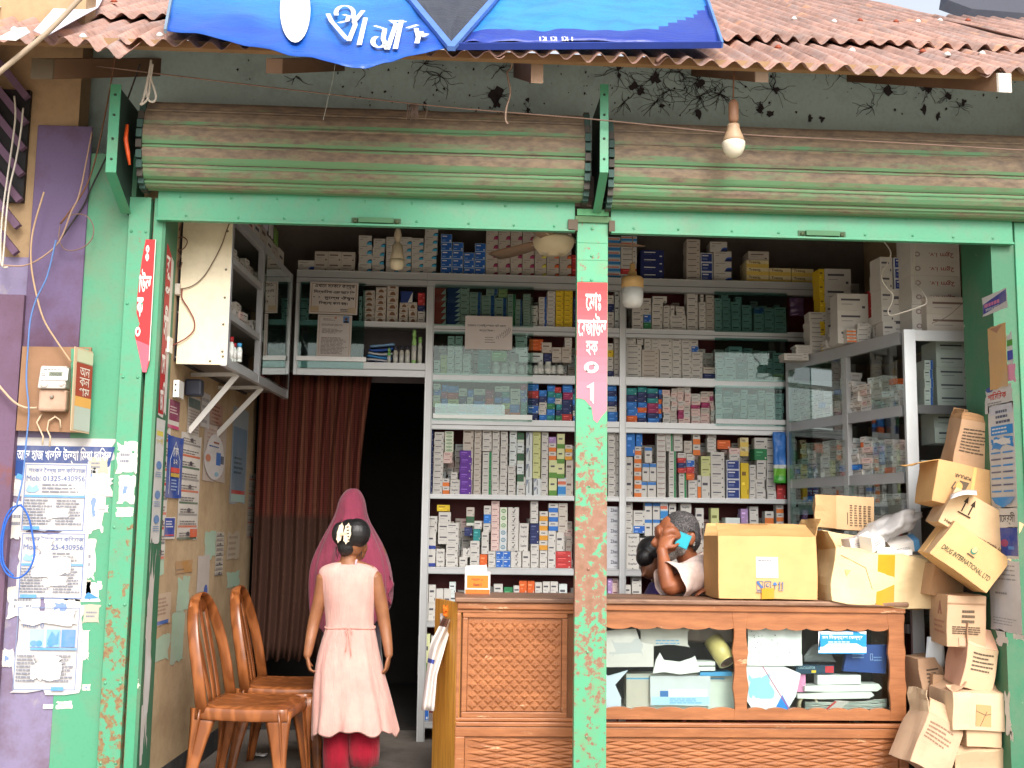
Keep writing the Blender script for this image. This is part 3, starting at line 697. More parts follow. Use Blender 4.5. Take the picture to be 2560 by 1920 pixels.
cable('pole', [(-40, 212), (60, 130), (130, 70), (215, -20)], .011, S(170, 152, 132), 'pale thin pole slanting up past the eave in the top left corner', 'pole', -1.1, 8)
cable('cable', [(36, 240), (38, 300), (22, 420), (8, 520), (2, 600), (4, 662), (20, 668)], .0045, GW, 'pale white cable hanging down the lattice vent, nearest the picture edge', 'cable', -.06)
cable('cable', [(58, 270), (52, 330), (40, 400), (24, 470), (16, 540), (10, 620), (6, 668)], .0045, GW, 'white cable bending down just right of the pale one by the lattice vent', 'cable', -.07)
cable('cable', [(0, 662), (60, 664), (110, 640), (150, 600), (178, 530), (200, 480), (230, 330)], .004, S(170, 140, 120), 'brown grey cable swooping across the purple pillar to the tan wall', 'cable', -.06)
cable('cable', [(290, 130, -.2), (268, 260, -.1), (238, 400), (208, 480), (150, 560)], .004, S(116, 78, 54), 'thin brown wire running down from the eave past the bracket', 'cable', -.05)
cable('cable', [(350, 160, -.1), (322, 240, .0), (275, 370, .0), (228, 470, .0), (205, 520, .0), (150, 600)], .0045, DKW, 'black wire slanting behind the left bracket down to the purple pillar', 'cable', -.04)
cable('cable', [(110, 480), (82, 580), (78, 660), (92, 740), (110, 800), (140, 850), (178, 905)], .0045, S(186, 156, 124), 'tan cable hanging down to the top of the meter board', 'cable', -.07)
cable('cable', [(140, 600), (118, 690), (92, 745), (76, 800), (70, 870), (66, 950), (72, 1030), (64, 1120), (56, 1200), (40, 1270)], .004, S(92, 130, 190), 'long blue cable running past the meter board over the torn posters', 'cable', -.075)
cable('cable', [(150, 565), (148, 600), (165, 625), (200, 622), (228, 600), (234, 570), (222, 545), (200, 535), (172, 540), (152, 560)], .003, S(130, 104, 96), 'loose ring of thin grey wire with a joint on the green pier', 'cable', -.03)
cable('cable', [(-10, 955), (30, 1000), (60, 1018), (92, 1020)], .006, S(190, 166, 140), 'thick beige cable entering the meter from the picture edge', 'cable', -.06)
P = [(54, 1262), (30, 1270), (12, 1300), (2, 1350), (2, 1400), (18, 1435), (45, 1445), (72, 1425), (86, 1385), (80, 1330), (70, 1290), (52, 1264), (34, 1276), (14, 1310), (6, 1360), (10, 1410), (34, 1440)]
cable('cable_coil', P, .0045, S(40, 96, 190), 'bright blue cable coiled in a ring over the lower posters', 'cable', -.06)
cable('wire_knot', [(378, 150), (372, 190), (366, 225), (372, 250), (384, 254), (390, 240), (380, 205), (372, 188), (366, 215), (358, 248), (352, 262), (370, 245), (376, 200), (382, 160)], .0055, GW, 'bundled white cord knotted and dangling below the eave above the left shutter', 'cord', -.3)
cable('string', [(1285, 125, -.5), (1278, 170), (1268, 182), (1276, 230), (1266, 270), (1264, 300), (1270, 310)], .005, S(140, 118, 104), 'frayed strip of string dangling from the eave over the left shutter', 'string', -.4)
cable('thread', [(838, 158), (832, 200), (822, 240), (808, 300)], .0012, S(210, 214, 210), 'single thin pale thread hanging in front of the left shutter', 'thread', -.36)
for k, (px, py) in enumerate(((1040, 268), (2395, 150))): pass
dust = MB(); r_ = random.Random(8)
for k in range(22):
    x = 1040 + r_.gauss(0, 9); dust.tube([at(x, 260, -.338), at(x + r_.uniform(-5, 5), 275 + r_.random() * 8, -.338), at(x + r_.uniform(-4, 4), 288 + r_.random() * 16, -.338)], [.003, .003, .001], S(116, 98, 88), 4)
tag(dust.build('dust_clump', m_wire), 'matted clump of cobweb dust hanging on the sagging cord', 'dust clump')
lb = empty('light_bulb', tuple(at(1834, 397, -.36)), 'white globe bulb in a dusty holder hanging outside before the right shutter', 'light bulb')
pc_ = at(1834, 350, -.36); sc_ = 1 / 534.0
m = MB(); m.tube([at(1836, 168, -.4), at(1834, 210, -.38), at(1833, 245, -.36)], .004, S(120, 84, 64), 6)
m.lathe([(.001, 0), (.018, .004), (.025, .02), (.025, .1), (.016, .118), (.006, .125)], at(1834, 309, -.36), S(150, 112, 88), 16); m.build('bulb_holder', m_dirtyplastic, lb)
m = MB(); m.lathe([(.052, 0), (.05, .02), (.034, .06), (.03, .075), (.03, .09), (.02, .092)], at(1834, 356, -.36), S(184, 158, 130), 20); m.build('bulb_base', m_dirtyplastic, lb)
m = MB(); m.lathe([(.001, -.076), (.02, -.073), (.038, -.06), (.05, -.04), (.056, -.018), (.056, 0), (.05, .004)], at(1834, 356, -.36), S(226, 220, 200), 24); m.build('bulb_globe', m_plastic, lb)

# ================================================================== electricity meter on its board
mtr = empty('electricity_meter', tuple(at(130, 1085, .0)), 'grey electricity meter with dial window on a brown wooden board', 'electricity meter')
mb_ = MB(); P = [at(56, 866, -.02), at(228, 868, -.02), at(214, 1082, -.02), at(40, 1076, -.02)][::-1]
mb_.prism(P, (0, .018, 0), S(148, 112, 84)); mb_.build('board', m_wood, mtr)
m = MB(); P = [at(178, 872, -.022), at(222, 872, -.022), at(214, 1076, -.022), at(176, 1074, -.022)][::-1]; m.prism(P, (0, -.002, 0), (1, 1, 1)); m.build('painted_panel', m_greenwall, mtr)
a = at(96, 1028, -.06); b = at(170, 974, -.06)
m = MB(); m.box((a.x, -.075, a.z), (b.x, -.022, b.z), S(184, 152, 132)); m.build('terminal_cover', m_dirtyplastic, mtr, bevel=.012)
a = at(97, 972, -.07); b = at(176, 916, -.07)
m = MB(); m.hexa([(a.x, -.095, a.z), (b.x - .01, -.095, a.z), (b.x - .01, -.022, a.z), (a.x, -.022, a.z), (a.x + .004, -.08, b.z), (b.x - .012, -.08, b.z), (b.x - .012, -.022, b.z), (a.x + .004, -.022, b.z)], S(198, 194, 190)); mh = m.build('meter_body', m_dirtyplastic, mtr, bevel=.008)
m = MB(); sh = Sheet(m, (a.x + .012, -.0925, a.z + .038), (.13, 0, 0), (0, .0085, .062), (0, -1, .15)); sh.k = 4
sh.rect(0, .05, 1, 1, S(214, 212, 208)); sh.rect(.3, .36, .8, .72, S(120, 126, 110)); sh.text('00428', .36, .42, .74, .64, S(50, 54, 48)); sh.lines(.08, .8, .9, .95, 1, S(90, 90, 90)); sh.lines(.02, .3, .24, .6, 2, S(90, 90, 90)); m.build('display', m_plastic, mtr)
m = MB()
for dx, dz, r0 in ((.032, .02, .016), (.115, .024, .012)): m.lathe([(.001, .004), (r0, .003), (r0 + .002, 0)], (a.x + dx, -.0945, a.z + dz), S(206, 200, 194), 14, Vector((0, -1, 0)))
m.lathe([(.001, .012), (.008, .01), (.01, 0)], at(130, 992, -.076), S(150, 140, 128), 12, Vector((0, -1, 0))); m.build('knob', m_dirtyplastic, mtr)
for k, pts in enumerate(([(104, 1036), (92, 1056), (100, 1074), (108, 1092), (106, 1112)], [(138, 1042), (122, 1052), (118, 1074), (126, 1092), (124, 1116)], [(136, 1040), (150, 1050), (152, 1070)])):
    P = [at(x, y, -.04) for x, y in pts]; m = MB(); m.tube(P, .004, S(206, 184, 156), 6); m.build('lead', m_wire, mtr)
m = MB(); sh = Sheet(m, at(174, 1074, -.16), at(180, 872, -.13) - at(174, 1074, -.16), (.075, .13, .008), (-.86, -.5, 0))
o_ = at(175, 1076, -.15); u_ = Vector((.045, .13, -.006)); v_ = at(186, 866, -.15) - o_
m = MB(); m.prism([o_, o_ + u_, o_ + u_ + v_, o_ + v_], (.004, -.0015, 0), S(196, 170, 140)); sh = Sheet(m, o_ - Vector((-.002, .0015, 0)) , u_, v_, (.945, -.327, 0)); sh.k = 9
sh.rect(.12, .02, 1, .3, S(170, 178, 168)); sh.rect(.12, .3, 1, .42, S(206, 154, 80)); sh.rect(.12, .42, 1, .82, S(150, 62, 46)); sh.rect(.12, .83, 1, .98, S(188, 190, 160))
for tx, v in (('অন', .72), ('কন', .6), ('গম', .48)): sh.text(tx, .3, v - .05, .85, v + .05, S(214, 206, 196))
tag(m.build('number_plate', m_card), 'narrow painted plate with red band standing edgewise beside the electricity meter', 'plate')

# ================================================================== torn posters on the left front wall
YP = .029
def flyer(px0, py0, px1, py1, name, label, fn, Y=YP, seed=1, amp=.03, sides='lrtb', base=S(190, 188, 190), mat=None, cat='poster', n=(0, -1, 0)):
    a = at(px0, py1, Y); b = at(px1, py1, Y); c_ = at((px0 + px1) / 2 + (py1 - py0) * .03, py0, Y); mb = MB()
    a.z = b.z = (a.z + b.z) / 2
    sh = Sheet(mb, a, (b.x - a.x, 0, 0), (0, 0, c_.z - a.z), n)
    s_ = random.Random(seed); ph = s_.random() * 9
    sh.st = .0006
    sh.poly(torn(0, 0, 1, 1, amp, 10, seed, sides), base); fn(sh)
    ob = mb.build(name, mat or m_flyer); return tag(ob, label, cat)
NAVY = S(34, 66, 130); LB_ = S(86, 150, 214); INK = S(70, 100, 160); GRI = S(120, 124, 140)
def f_head(sh):
    sh.poly([(.04, .42), (.06, .86), (.98, .86), (.94, .52), (.72, .38), (.45, .1), (.3, .12), (.12, .3)], NAVY); sh.text('আল হাজ খলিল উল্যা িময়া দািখল', .1, .55, .95, .84, S(232, 232, 236), bold=.012); sh.text('-এর উদ্েযােগ', .55, .36, .84, .5, S(220, 224, 234)); sh.poly([(.1, .3), (.45, .08), (.5, .12), (.12, .38)], LB_)
    sh.poly(torn(.48, .0, .99, .32, .05, 8, 3), S(214, 212, 210))
flyer(8, 1095, 286, 1240, 'poster', 'blue headed white poster with large Bengali title, torn off below', f_head, seed=4, amp=.05, sides='rb')
def f_kab(sh, full=True):
    sh.frame(.03, .02, .95, .98, .012, S(80, 110, 170))
    sh.text('শংকর ৈবদ্য মগ কিবরাজ', .08, .84, .93, .94, INK, bold=.012); sh.text('Mob: 01325-430956', .06, .74, .93, .815, INK, bold=.008)
    sh.poly([(.06, .6), (.1, .68), (.16, .64), (.22, .69), (.26, .61), (.2, .57), (.1, .57)], S(130, 176, 222)); sh.lines(.3, .56, .92, .71, 3, GRI, seed=2)
    sh.rect(.05, .5, .95, .535, LB_); sh.lines(.05, .1, .48, .48, 9, GRI, seed=5); sh.lines(.53, .1, .93, .48, 9, GRI, seed=6)
    sh.rect(.06, .03, .3, .08, LB_); sh.poly(torn(.42, .2, .72, .34, .04, 8, 8), S(212, 210, 212))
    if not full: sh.poly(torn(.2, .35, .75, .62, .06, 9, 5), S(214, 214, 216))
flyer(48, 1158, 216, 1330, 'poster', 'white and blue poster with a mobile number, just below the blue headed one', f_kab, seed=9, amp=.03, sides='rb', Y=YP - .004)
def f_kab2(sh): f_kab(sh, False); sh.poly(torn(.3, .52, .5, .9, .04, 7, 6), S(222, 222, 226))
flyer(40, 1330, 212, 1500, 'poster', 'second white and blue mobile number poster, streaked with white tears', f_kab2, seed=12, amp=.04, sides='lrtb', Y=YP - .003)
def f_low(sh):
    sh.frame(.04, .03, .94, .97, .012, S(110, 130, 170))
    for u, c in ((.34, S(150, 190, 230)), (.58, S(120, 170, 226)), (.8, S(60, 130, 214))): sh.rect(u - .1, .52, u + .1, .72, c, 9)
    sh.k = 10
    for u in (.3, .38, .55): sh.oval(u, .56, .05, .035, S(70, 140, 220))
    sh.poly([(.5, .6), (.56, .7), (.62, .64), (.66, .7), (.66, .56), (.54, .54)], S(70, 140, 220))
    sh.rect(.26, .485, .93, .512, LB_); sh.lines(.08, .12, .45, .44, 8, GRI, seed=15); sh.lines(.5, .12, .9, .44, 8, GRI, seed=16); sh.text('Mob: 0', .14, .74, .44, .79, INK)
    sh.poly(torn(.1, .78, .92, .96, .06, 9, 25), S(216, 216, 220)); sh.poly(torn(.3, .16, .72, .4, .07, 9, 27), S(220, 222, 228)); sh.rect(.6, .03, .78, .07, LB_)
flyer(24, 1512, 198, 1732, 'poster', 'lowest torn poster with pale blue animal pictures near the pier foot', f_low, seed=21, amp=.07, Y=YP - .003)
r_ = random.Random(44)
sc_list = [(288, 1105, 340, 1185, 'on the left post under the green paint edge'), (292, 1190, 335, 1260, 'on the left post beside the mobile number poster'), (290, 1268, 332, 1292, 'smallest and highest of the three low on the left post'), (238, 1262, 272, 1282, 'on the green pier beside the second poster'), (215, 1170, 238, 1205, 'with a blue streak on the pier edge'),
           (188, 1454, 252, 1503, 'with a blue wedge printed on it, on the green pier'), (-6, 1205, 50, 1222, 'flaking off the purple wall by the top poster'), (12, 1135, 30, 1222, 'hanging down the purple wall left of the posters'), (10, 1255, 62, 1345, 'inside the blue cable ring'), (160, 1450, 225, 1500, 'grey, left of the blue wedge scrap'), (2, 1620, 32, 1668, 'pale blue, on the purple wall by the lowest poster'), (140, 1752, 180, 1773, 'alone on the green pier below the lowest poster'), (108, 1760, 132, 1772, 'tiny, by the purple and green border'), (205, 1710, 226, 1726, 'tiny triangular, right of the lowest poster'), (205, 1512, 250, 1560, 'dull residue on the pier below the blue wedge'), (216, 1140, 268, 1186, 'dull residue right of the blue header'), (205, 1195, 258, 1330, 'long ragged flap along the edge of the upper number poster'), (196, 1350, 236, 1452, 'ragged flap along the edge of the second number poster'), (16, 1468, 96, 1548, 'wide, between the second poster and the lowest on the purple side'), (100, 1478, 204, 1548, 'wide, between the second poster and the lowest on the green side'), (172, 1575, 222, 1650, 'peeling off the right edge of the lowest poster')]
for k, (x0, y0, x1, y1, w_) in enumerate(sc_list):
    on_post = x0 > 280
    def fsc(sh, k=k):
        if k in (5,): sh.poly([(.1, .1), (.5, .45), (.95, .15)], S(50, 130, 216))
        elif k % 3 == 1: sh.poly(torn(.3, .3, .6, .6, .1, 5, k), S(110, 140, 200))
        else: sh.lines(.2, .3, .8, .7, 2, GRI, seed=k)
    flyer(x0, y0, x1, y1, 'paper_scrap', 'torn white paper scrap, ' + w_, fsc, Y=-.0015 if on_post else YP - .001, seed=60 + k, amp=.10, base=S(214, 212, 206) if k not in (9, 14, 15) else S(176, 172, 156), cat='paper scrap')
# ================================================================== aluminium shelf unit across the back
YS, YB = 1.90, 2.26
def zs(py, px=1300, Y=YS): return at(px, py, Y).z
LV = {'T': (688, 722), '1': (815, 838), '2': (937, 958), '3': (1050, 1077), '4': (1238, 1250), '5': (1420, 1437), '6': (1556, 1570), '7': (1806, 1822)}
XU1, XU2, XU3 = at(1062, 960, YS).x, at(1549, 960, YS).x, 2.79
XD = at(738, 800, YS).x
UW = .05
ALU = S(186, 188, 190); ALUD = S(150, 152, 154)
ALUL = [ALU, S(176, 178, 182), S(192, 194, 196)]
su = empty('medicine_shelf', (XU1, YS, 0), 'tall aluminium medicine shelf unit with red backing across the rear of the shop', 'shelf unit')
def rail(mb, x0, x1, zt, zb, y0=YS, lip=True):
    mb.box((x0, y0, zb), (x1, y0 + .026, zt), ALU)
    if lip:
        mb.box((x0, y0 - .004, zt - .006), (x1, y0 - .0005, zt), S(200, 202, 204)); mb.box((x0, y0 - .004, zb), (x1, y0 - .0005, zb + .005), ALUD)
def shelf(root, x0, x1, key, sub=True):
    zt, zb = zs(LV[key][0]), zs(LV[key][1]); m = MB()
    if sub:
        rail(m, x0, x1, zt, zb)
        if zt - zb > .06: m.box((x0, YS - .0055, (zt * .45 + zb * .55) - .002), (x1, YS - .0045, (zt * .45 + zb * .55) + .002), S(90, 92, 94))
    m.box((x0, YS + .027, zt - .008), (x1, YB - .004, zt - .001), S(164, 160, 156)); return m.build('shelf', m_alu, root)
def upright(root, x, z0, z1, w=UW, y0=YS - .006):
    m = MB(); m.box((x, y0, z0), (x + w, y0 + .04, z1), ALU); m.box((x + .004, y0 - .002, z0), (x + .008, y0 - .0005, z1), S(206, 208, 210)); m.box((x + w - .008, y0 - .002, z0), (x + w - .004, y0 - .0005, z1), ALUD); return m.build('upright', m_alu, root)
zT = zs(LV['T'][0])
for x in (XU1, XU2): upright(su, x, 0, zs(722), .052 if x == XU1 else .044)
upright(su, XU3 - .1, 0, zs(722), .06)
for k in '1234567':
    shelf(su, XU1 + .053, XU2 - .001, k)
    if k not in '67': shelf(su, XU2 + .045, XU3 - .101, k)
shelf(su, XU1, XU3, 'T')
m = MB(); m.box((XU1 + .002, YB - .003, .02), (XU3 - .01, YB, zs(700)), (1, 1, 1)); m.build('backing_panel', m_red, su)
m = MB(); m.box((XU1 + .003, YS + .036, .02), (XU1 + .012, YB - .004, zs(724)), S(96, 84, 84)); m.build('side_panel', m_card, su)
oc = empty('overhead_cabinet', (XD, YS, zs(940)), 'aluminium glass fronted cabinet bridging above the dark doorway', 'cabinet')
shelf(oc, XD, XU1 - .001, 'T')
m = MB(); rail(m, XD, XU1 - .001, zs(812), zs(826)); m.box((XD, YS + .027, zs(812) - .008), (XU1 - .001, YB - .004, zs(812) - .001), S(164, 160, 156)); m.build('shelf', m_alu, oc)
m = MB(); rail(m, XD, XU1 - .001, zs(914), zs(931)); rail(m, XD, XU1 - .001, zs(932), zs(948), lip=False); m.box((XD, YS + .027, zs(914) - .008), (XU1 - .001, YB - .004, zs(914) - .001), S(164, 160, 156)); m.build('shelf', m_alu, oc)
upright(oc, XD, zs(948), zs(722), .03)
m = MB(); m.box((XD + .002, YB - .003, zs(948)), (XU1, YB, zs(700)), S(100, 92, 96)); m.build('backing_panel', m_card, oc)
g_green = glassmat('green_glass', (.76, .86, .83), .10); g_green2 = glassmat('double_green_glass', (.62, .77, .75), .12); g_clear = glassmat('clear_glass', (.88, .93, .92), .035)
def pane(root, p, u, v, mat=g_green, t=.004, name='glass_pane'):
    p = Vector(p); u = Vector(u); v = Vector(v); n = u.cross(v).normalized() * t
    m = MB(); m.hexa([p, p + u, p + u + n, p + n, p + v, p + u + v, p + u + v + n, p + v + n], (1, 1, 1)); return m.build(name, mat, root)
def spane(root, px0, px1, k0, k1, mat=g_green, dy=-.014):
    x0 = at(px0, 900, YS).x; x1 = at(px1, 900, YS).x; z0 = zs(LV[k1][0]) - .012 if k1 in LV else zs(k1); z1 = zs(LV[k0][1]) + .012
    pane(root, (x0, YS + dy, z0), (x1 - x0, 0, 0), (0, 0, z1 - z0), mat)
for k0, k1 in (('T', '1'), ('1', '2'), ('2', '3')):
    spane(su, 1786, 1968, k0, k1, g_green2); spane(su, 1084, 1332, k0, k1, g_green)
x0, x1 = at(738, 800, YS).x + .03, at(912, 800, YS).x
pane(oc, (x0, YS - .014, zs(932)), (x1 - x0, 0, 0), (0, 0, zs(720) - zs(932)), g_green2)
m = MB(); x1 = at(916, 900, YS).x; m.box((XD + .02, YS - .03, zs(914)), (x1, YS - .008, zs(903)), S(206, 206, 206)); m.build('sliding_track', m_alu, oc)
m = MB(); x1 = at(1330, 1040, YS).x; m.box((XU1 + .06, YS - .022, zs(1050)), (x1, YS - .005, zs(1038)), S(196, 200, 198)); m.build('sliding_track', m_alu, su); m = MB(); x2 = at(1788, 1040, YS).x; m.box((x2, YS - .022, zs(1050)), (XU3 - .3, YS - .005, zs(1038)), S(170, 172, 174)); m.build('sliding_track', m_alu, su)
# acrylic tray with coloured packs seen through it
m = MB(); a = at(1087, 1036, YS - .018); b = at(1262, 1012, YS - .018); pane(su, (a.x, YS - .02, a.z), (b.x - a.x, 0, 0), (0, 0, b.z - a.z), glassmat('acrylic', (.62, .78, .78), .3), name='acrylic_strip')

# notices taped to the shelf fronts
def notice(px0, py0, px1, py1, name, label, fn, Y=YS - .022, tilt=0, base=S(204, 196, 192)):
    a = at(px0, py1, Y); b = at(px1, py1, Y); c_ = at(px0, py0, Y); mb = MB(); z = (a.z + b.z) / 2
    u = Vector((b.x - a.x, 0, (b.x - a.x) * tilt)); v = Vector((-(c_.z - z) * tilt, 0, c_.z - z))
    sh = Sheet(mb, (a.x, Y, z), u, v, (0, -1, 0)); sh.rect(0, 0, 1, 1, base); fn(sh)
    return tag(mb.build(name, m_paper), label, 'notice')
BK = S(30, 28, 30)
def n1(sh):
    sh.frame(.035, .05, .965, .95, .012, S(150, 124, 96)); sh.rect(.02, .08, .2, .24, S(190, 170, 142)); sh.rect(.8, .06, .97, .22, S(194, 178, 156))
    for tx, v, u0, u1 in (('এখােন সরকার কর্তৃক', .80, .1, .93), ('িনর্ধািরত এম.আর.িপ', .62, .08, .93), ('(M.R.P) মুেল্য ঔষুধ', .44, .08, .93), ('িবক্রয় করা হয়।', .27, .2, .79)): sh.text(tx, u0, v, u1, v + .135, BK, bold=.014)
    sh.lines(.65, .08, .85, .18, 2, S(90, 84, 84))
notice(772, 704, 893, 785, 'notice', 'white framed notice with four bold Bengali lines stuck on the overhead cabinet glass', n1, tilt=-.012)
def n2(sh):
    sh.frame(.05, .04, .95, .97, .012, S(172, 148, 124)); sh.rect(.74, .82, .92, .98, S(96, 140, 196)); sh.oval(.83, .91, .045, .035, S(112, 80, 64)); sh.poly([(.75, .82), (.91, .82), (.88, .87), (.78, .87)], S(40, 42, 56)); sh.oval(.52, .93, .04, .02, S(180, 120, 100))
    sh.lines(.15, .86, .62, .92, 2, S(140, 130, 130), rag=.6); sh.lines(.12, .74, .92, .79, 2, S(130, 122, 122)); sh.lines(.14, .56, .9, .68, 4, S(140, 130, 130), rag=.5); sh.lines(.12, .08, .92, .48, 13, S(140, 130, 130), seed=2)
notice(790, 786, 876, 894, 'certificate', 'long white printed certificate with small photo below the bold framed notice', n2, Y=YS - .024, base=S(200, 194, 192), tilt=-.012)
def n3(sh):
    sh.text('েদাকােন েপ্রসিক্রপশেনর ছিব েতালা', .05, .66, .86, .76, BK, bold=.01); sh.text('সম্পূর্ণ িনেষধ ।', .3, .52, .62, .61, BK, bold=.01); sh.lines(.42, .18, .66, .4, 3, S(120, 112, 112), fill=.3)
    for k in range(6): sh.stroke([(.66 + k * .05, .32 + k * .05), (.68 + k * .05, .42 + k * .05), (.71 + k * .05, .36 + k * .055), (.70 + k * .05, .31 + k * .05)], .0022, S(60, 60, 70))
    for k in range(4): sh.stroke([(.8 + k * .04, .34 + k * .05), (.83 + k * .04, .40 + k * .05)], .002, S(80, 80, 86))
notice(1162, 789, 1280, 874, 'notice', 'white notice with two Bengali lines and slanted handwriting on the shelf left of the post', n3, base=S(208, 200, 198))

# ================================================================== curtain in the doorway
t = NT('striped_curtain'); x = t.sep('X'); w1 = t.math('SINE', t.math('MULTIPLY', x, 260)); w2 = t.math('SINE', t.math('MULTIPLY', x, 61)); zz = t.sep('Z'); w3 = t.math('SINE', t.math('MULTIPLY', zz, 420))
c = t.mix(t.ramp(w2, -.4, .8), S(92, 44, 38), S(104, 62, 48)); c = t.mix(t.math('MULTIPLY', t.ramp(w1, .2, .9), .6), c, S(46, 22, 22)); c = t.mix(t.math('MULTIPLY', t.ramp(w3, .6, 1), .3), c, S(110, 80, 62))
c = t.mix(t.ramp(zz, .95, 1.0), S(70, 48, 40), c); m_curt = t.fin(c, .95, spec=.1)
m = MB(); YC = 2.16; ctop = at(700, 930, YC).z
cxl = at(636, 1300, YC).x
def cf(i, j):
    z = lerp(at(700, 1650, YC).z, ctop, j); w_ = lerp(at(868, 1500, YC).x, at(926, 950, YC).x, j ** .8) + .018 * sin(j * 7)
    xx = lerp(cxl, w_, i); a = 2 * pi * i * 9; return (xx, YC + (.022 + .012 * nz((i * 5, 3))) * sin(a) + .014 * nz((i * 12, j * 2, 4)), z + .012 * sin(a + 1) * (1 - j))
m.grid(cf, 130, 18, (1, 1, 1)); tag(m.build('door_curtain', m_curt, solid=.003), 'brown red striped curtain drawn across the left half of the doorway', 'curtain')
m = MB(); m.tube([at(634, 926, YC), at(1050, 934, YC)], .008, S(120, 118, 116), 8); tag(m.build('curtain_rod', m_alu), 'thin metal rod above the doorway holding the striped curtain', 'curtain rod')

# ================================================================== glass wall cabinet on the left wall
LCA = at(571, 800, .30); LCB = at(728, 800, YS - .03); LCA.z = LCB.z = 0
ld = (LCB - LCA); LCL = ld.length; ld.normalize(); ln = Vector((ld.y, -ld.x, 0)); # into the room
if ln.x < 0: ln = -ln
zb_ = at(566, 912, .30).z; zt_ = 3.05
wc = empty('wall_cabinet', (LCA.x, LCA.y, zb_), 'aluminium wall cabinet with a cream plywood end on the left wall above the chairs', 'cabinet')
xw = LA.x + .02
m = MB(); m.box((xw + .01, .30, zb_), (LCA.x, .312, zt_), S(226, 212, 184)); ep = m.build('end_panel', plaster('cream_board', S(226, 214, 186), S(196, 178, 146), 3, bump=.03, amt=.35, rough=.5), wc)
m = MB()
for (px, py) in ((426, 550), (569, 578), (565, 674), (562, 744), (558, 811), (556, 879), (557, 891), (525, 903), (424, 627), (428, 802)): m.lathe([(.0001, .004), (.005, .003), (.007, 0)], at(px, py, .2995), S(120, 112, 96), 8, Vector((0, -1, 0)))
m.build('screw', m_card, ep)
def lc(t, z, off=0): return LCA + ld * t + ln * off + Vector((0, 0, z))
def lbar(t0, t1, z, h=.045, w=.03, name='shelf_rail'):
    m = MB(); m.hexa([lc(t0, z - h, 0), lc(t1, z - h, 0), lc(t1, z - h, -w), lc(t0, z - h, -w), lc(t0, z, 0), lc(t1, z, 0), lc(t1, z, -w), lc(t0, z, -w)], ALU); return m
zl = [zb_ + .045, at(576, 780, .32).z + .0, at(576, 640, .32).z, zt_]
for i, z in enumerate(zl):
    m = lbar(.0, LCL, z, .05 if i in (0, 3) else .034)
    m.hexa([lc(.01, z - .01, -.031), lc(LCL, z - .01, -.031), lc(LCL, z - .01, -.28), lc(.01, z - .01, -.28), lc(.01, z, -.031), lc(LCL, z, -.031), lc(LCL, z, -.28), lc(.01, z, -.28)], S(150, 146, 140)); m.build('shelf', m_alu, wc)
for tt in (.0, .72, LCL - .04):
    m = MB(); m.hexa([lc(tt, zb_, .003), lc(tt + .036, zb_, .003), lc(tt + .036, zb_, -.03), lc(tt, zb_, -.03), lc(tt, zt_, .003), lc(tt + .036, zt_, .003), lc(tt + .036, zt_, -.03), lc(tt, zt_, -.03)], ALUL[1]); m.build('upright', m_alu, wc)
m = MB(); m.hexa([lc(0, zb_ + .02, -.275), lc(LCL, zb_ + .02, -.275), lc(LCL, zb_ + .02, -.285), lc(0, zb_ + .02, -.285), lc(0, zt_, -.275), lc(LCL, zt_, -.275), lc(LCL, zt_, -.285), lc(0, zt_, -.285)], S(70, 66, 66)); m.build('backing_panel', m_card, wc)
a = lc(.78, zb_ + .05, .004); pane(wc, a, ld * (LCL - .84), (0, 0, zt_ - zb_ - .1), g_green)
for k, tt in enumerate((.35, .95)):
    m = MB(); p = lc(tt, zb_ - .005, -.03); q = Vector((LA.x + .03, p.y, zb_ - .33)); m.bar(q, p, .03, .008, S(206, 204, 200), (0, 1, 0)); m.bar(Vector((LA.x + .03, p.y - .0, zb_ - .012)), p, .03, .02, S(200, 198, 194)); m.build('support_strut', m_alu, wc)
# wires taped on the end panel and beside it
def pcable(name, pts, r, col, label, Y=.29): return cable(name, pts, r, col, label, 'wire', Y, 5)
pcable('wire', [(576, 551), (565, 580), (555, 610), (535, 650), (510, 690), (480, 715), (440, 725), (418, 735)], .0028, S(104, 78, 62), 'thin dark wire slanting down the cream cabinet end')
pcable('wire', [(456, 548), (450, 570), (440, 590), (438, 610), (448, 625), (462, 618), (468, 602), (455, 592), (442, 600), (444, 622), (450, 640), (444, 660), (450, 672), (455, 655)], .003, S(116, 84, 68), 'tangled loop of brown wire at the top of the cream cabinet end')
pcable('wire', [(455, 722), (455, 745), (470, 770), (485, 800), (484, 825), (465, 845), (435, 862), (410, 878)], .0035, S(132, 60, 52), 'dark red twin wire curving over the cream cabinet end', .285)
m = MB(); p = at(430, 722, .27)
m.box(p + Vector((-.045, 0, -.03)), p + Vector((.04, .04, .03)), S(206, 200, 190)); tag(m.build('junction_box', m_dirtyplastic, bevel=.004), 'small cream junction box on the near edge of the cabinet end', 'junction box')
m = MB(); p = onL(440, 972, .004) ; m.box((p.x, p.y - .06, p.z - .05), (p.x + .03, p.y + .05, p.z + .04), S(224, 222, 216)); 
for dz in (-.015, .015): m.box((p.x + .008, p.y - .0605, p.z + dz - .005), (p.x + .016, p.y - .0602, p.z + dz + .005), BK)
tag(m.build('wall_socket', m_plastic, bevel=.004), 'white wall socket with two holes under the wall cabinet', 'socket')
m = MB(); p = onL(470, 965, .004); m.box((p.x, p.y - .08, p.z - .06), (p.x + .09, p.y + .0, p.z + .03), S(42, 46, 62)); tag(m.build('power_adapter', m_plastic, bevel=.01), 'dark navy power adapter plugged in beside the white wall socket', 'adapter')
m = MB(); p = onL(416, 857, .002); m.box((p.x, p.y - .02, p.z - .05), (p.x + .02, p.y + .05, p.z + .03), S(220, 218, 212)); tag(m.build('wall_socket', m_plastic), 'narrow white socket beside the jamb at the cream cabinet end', 'socket')

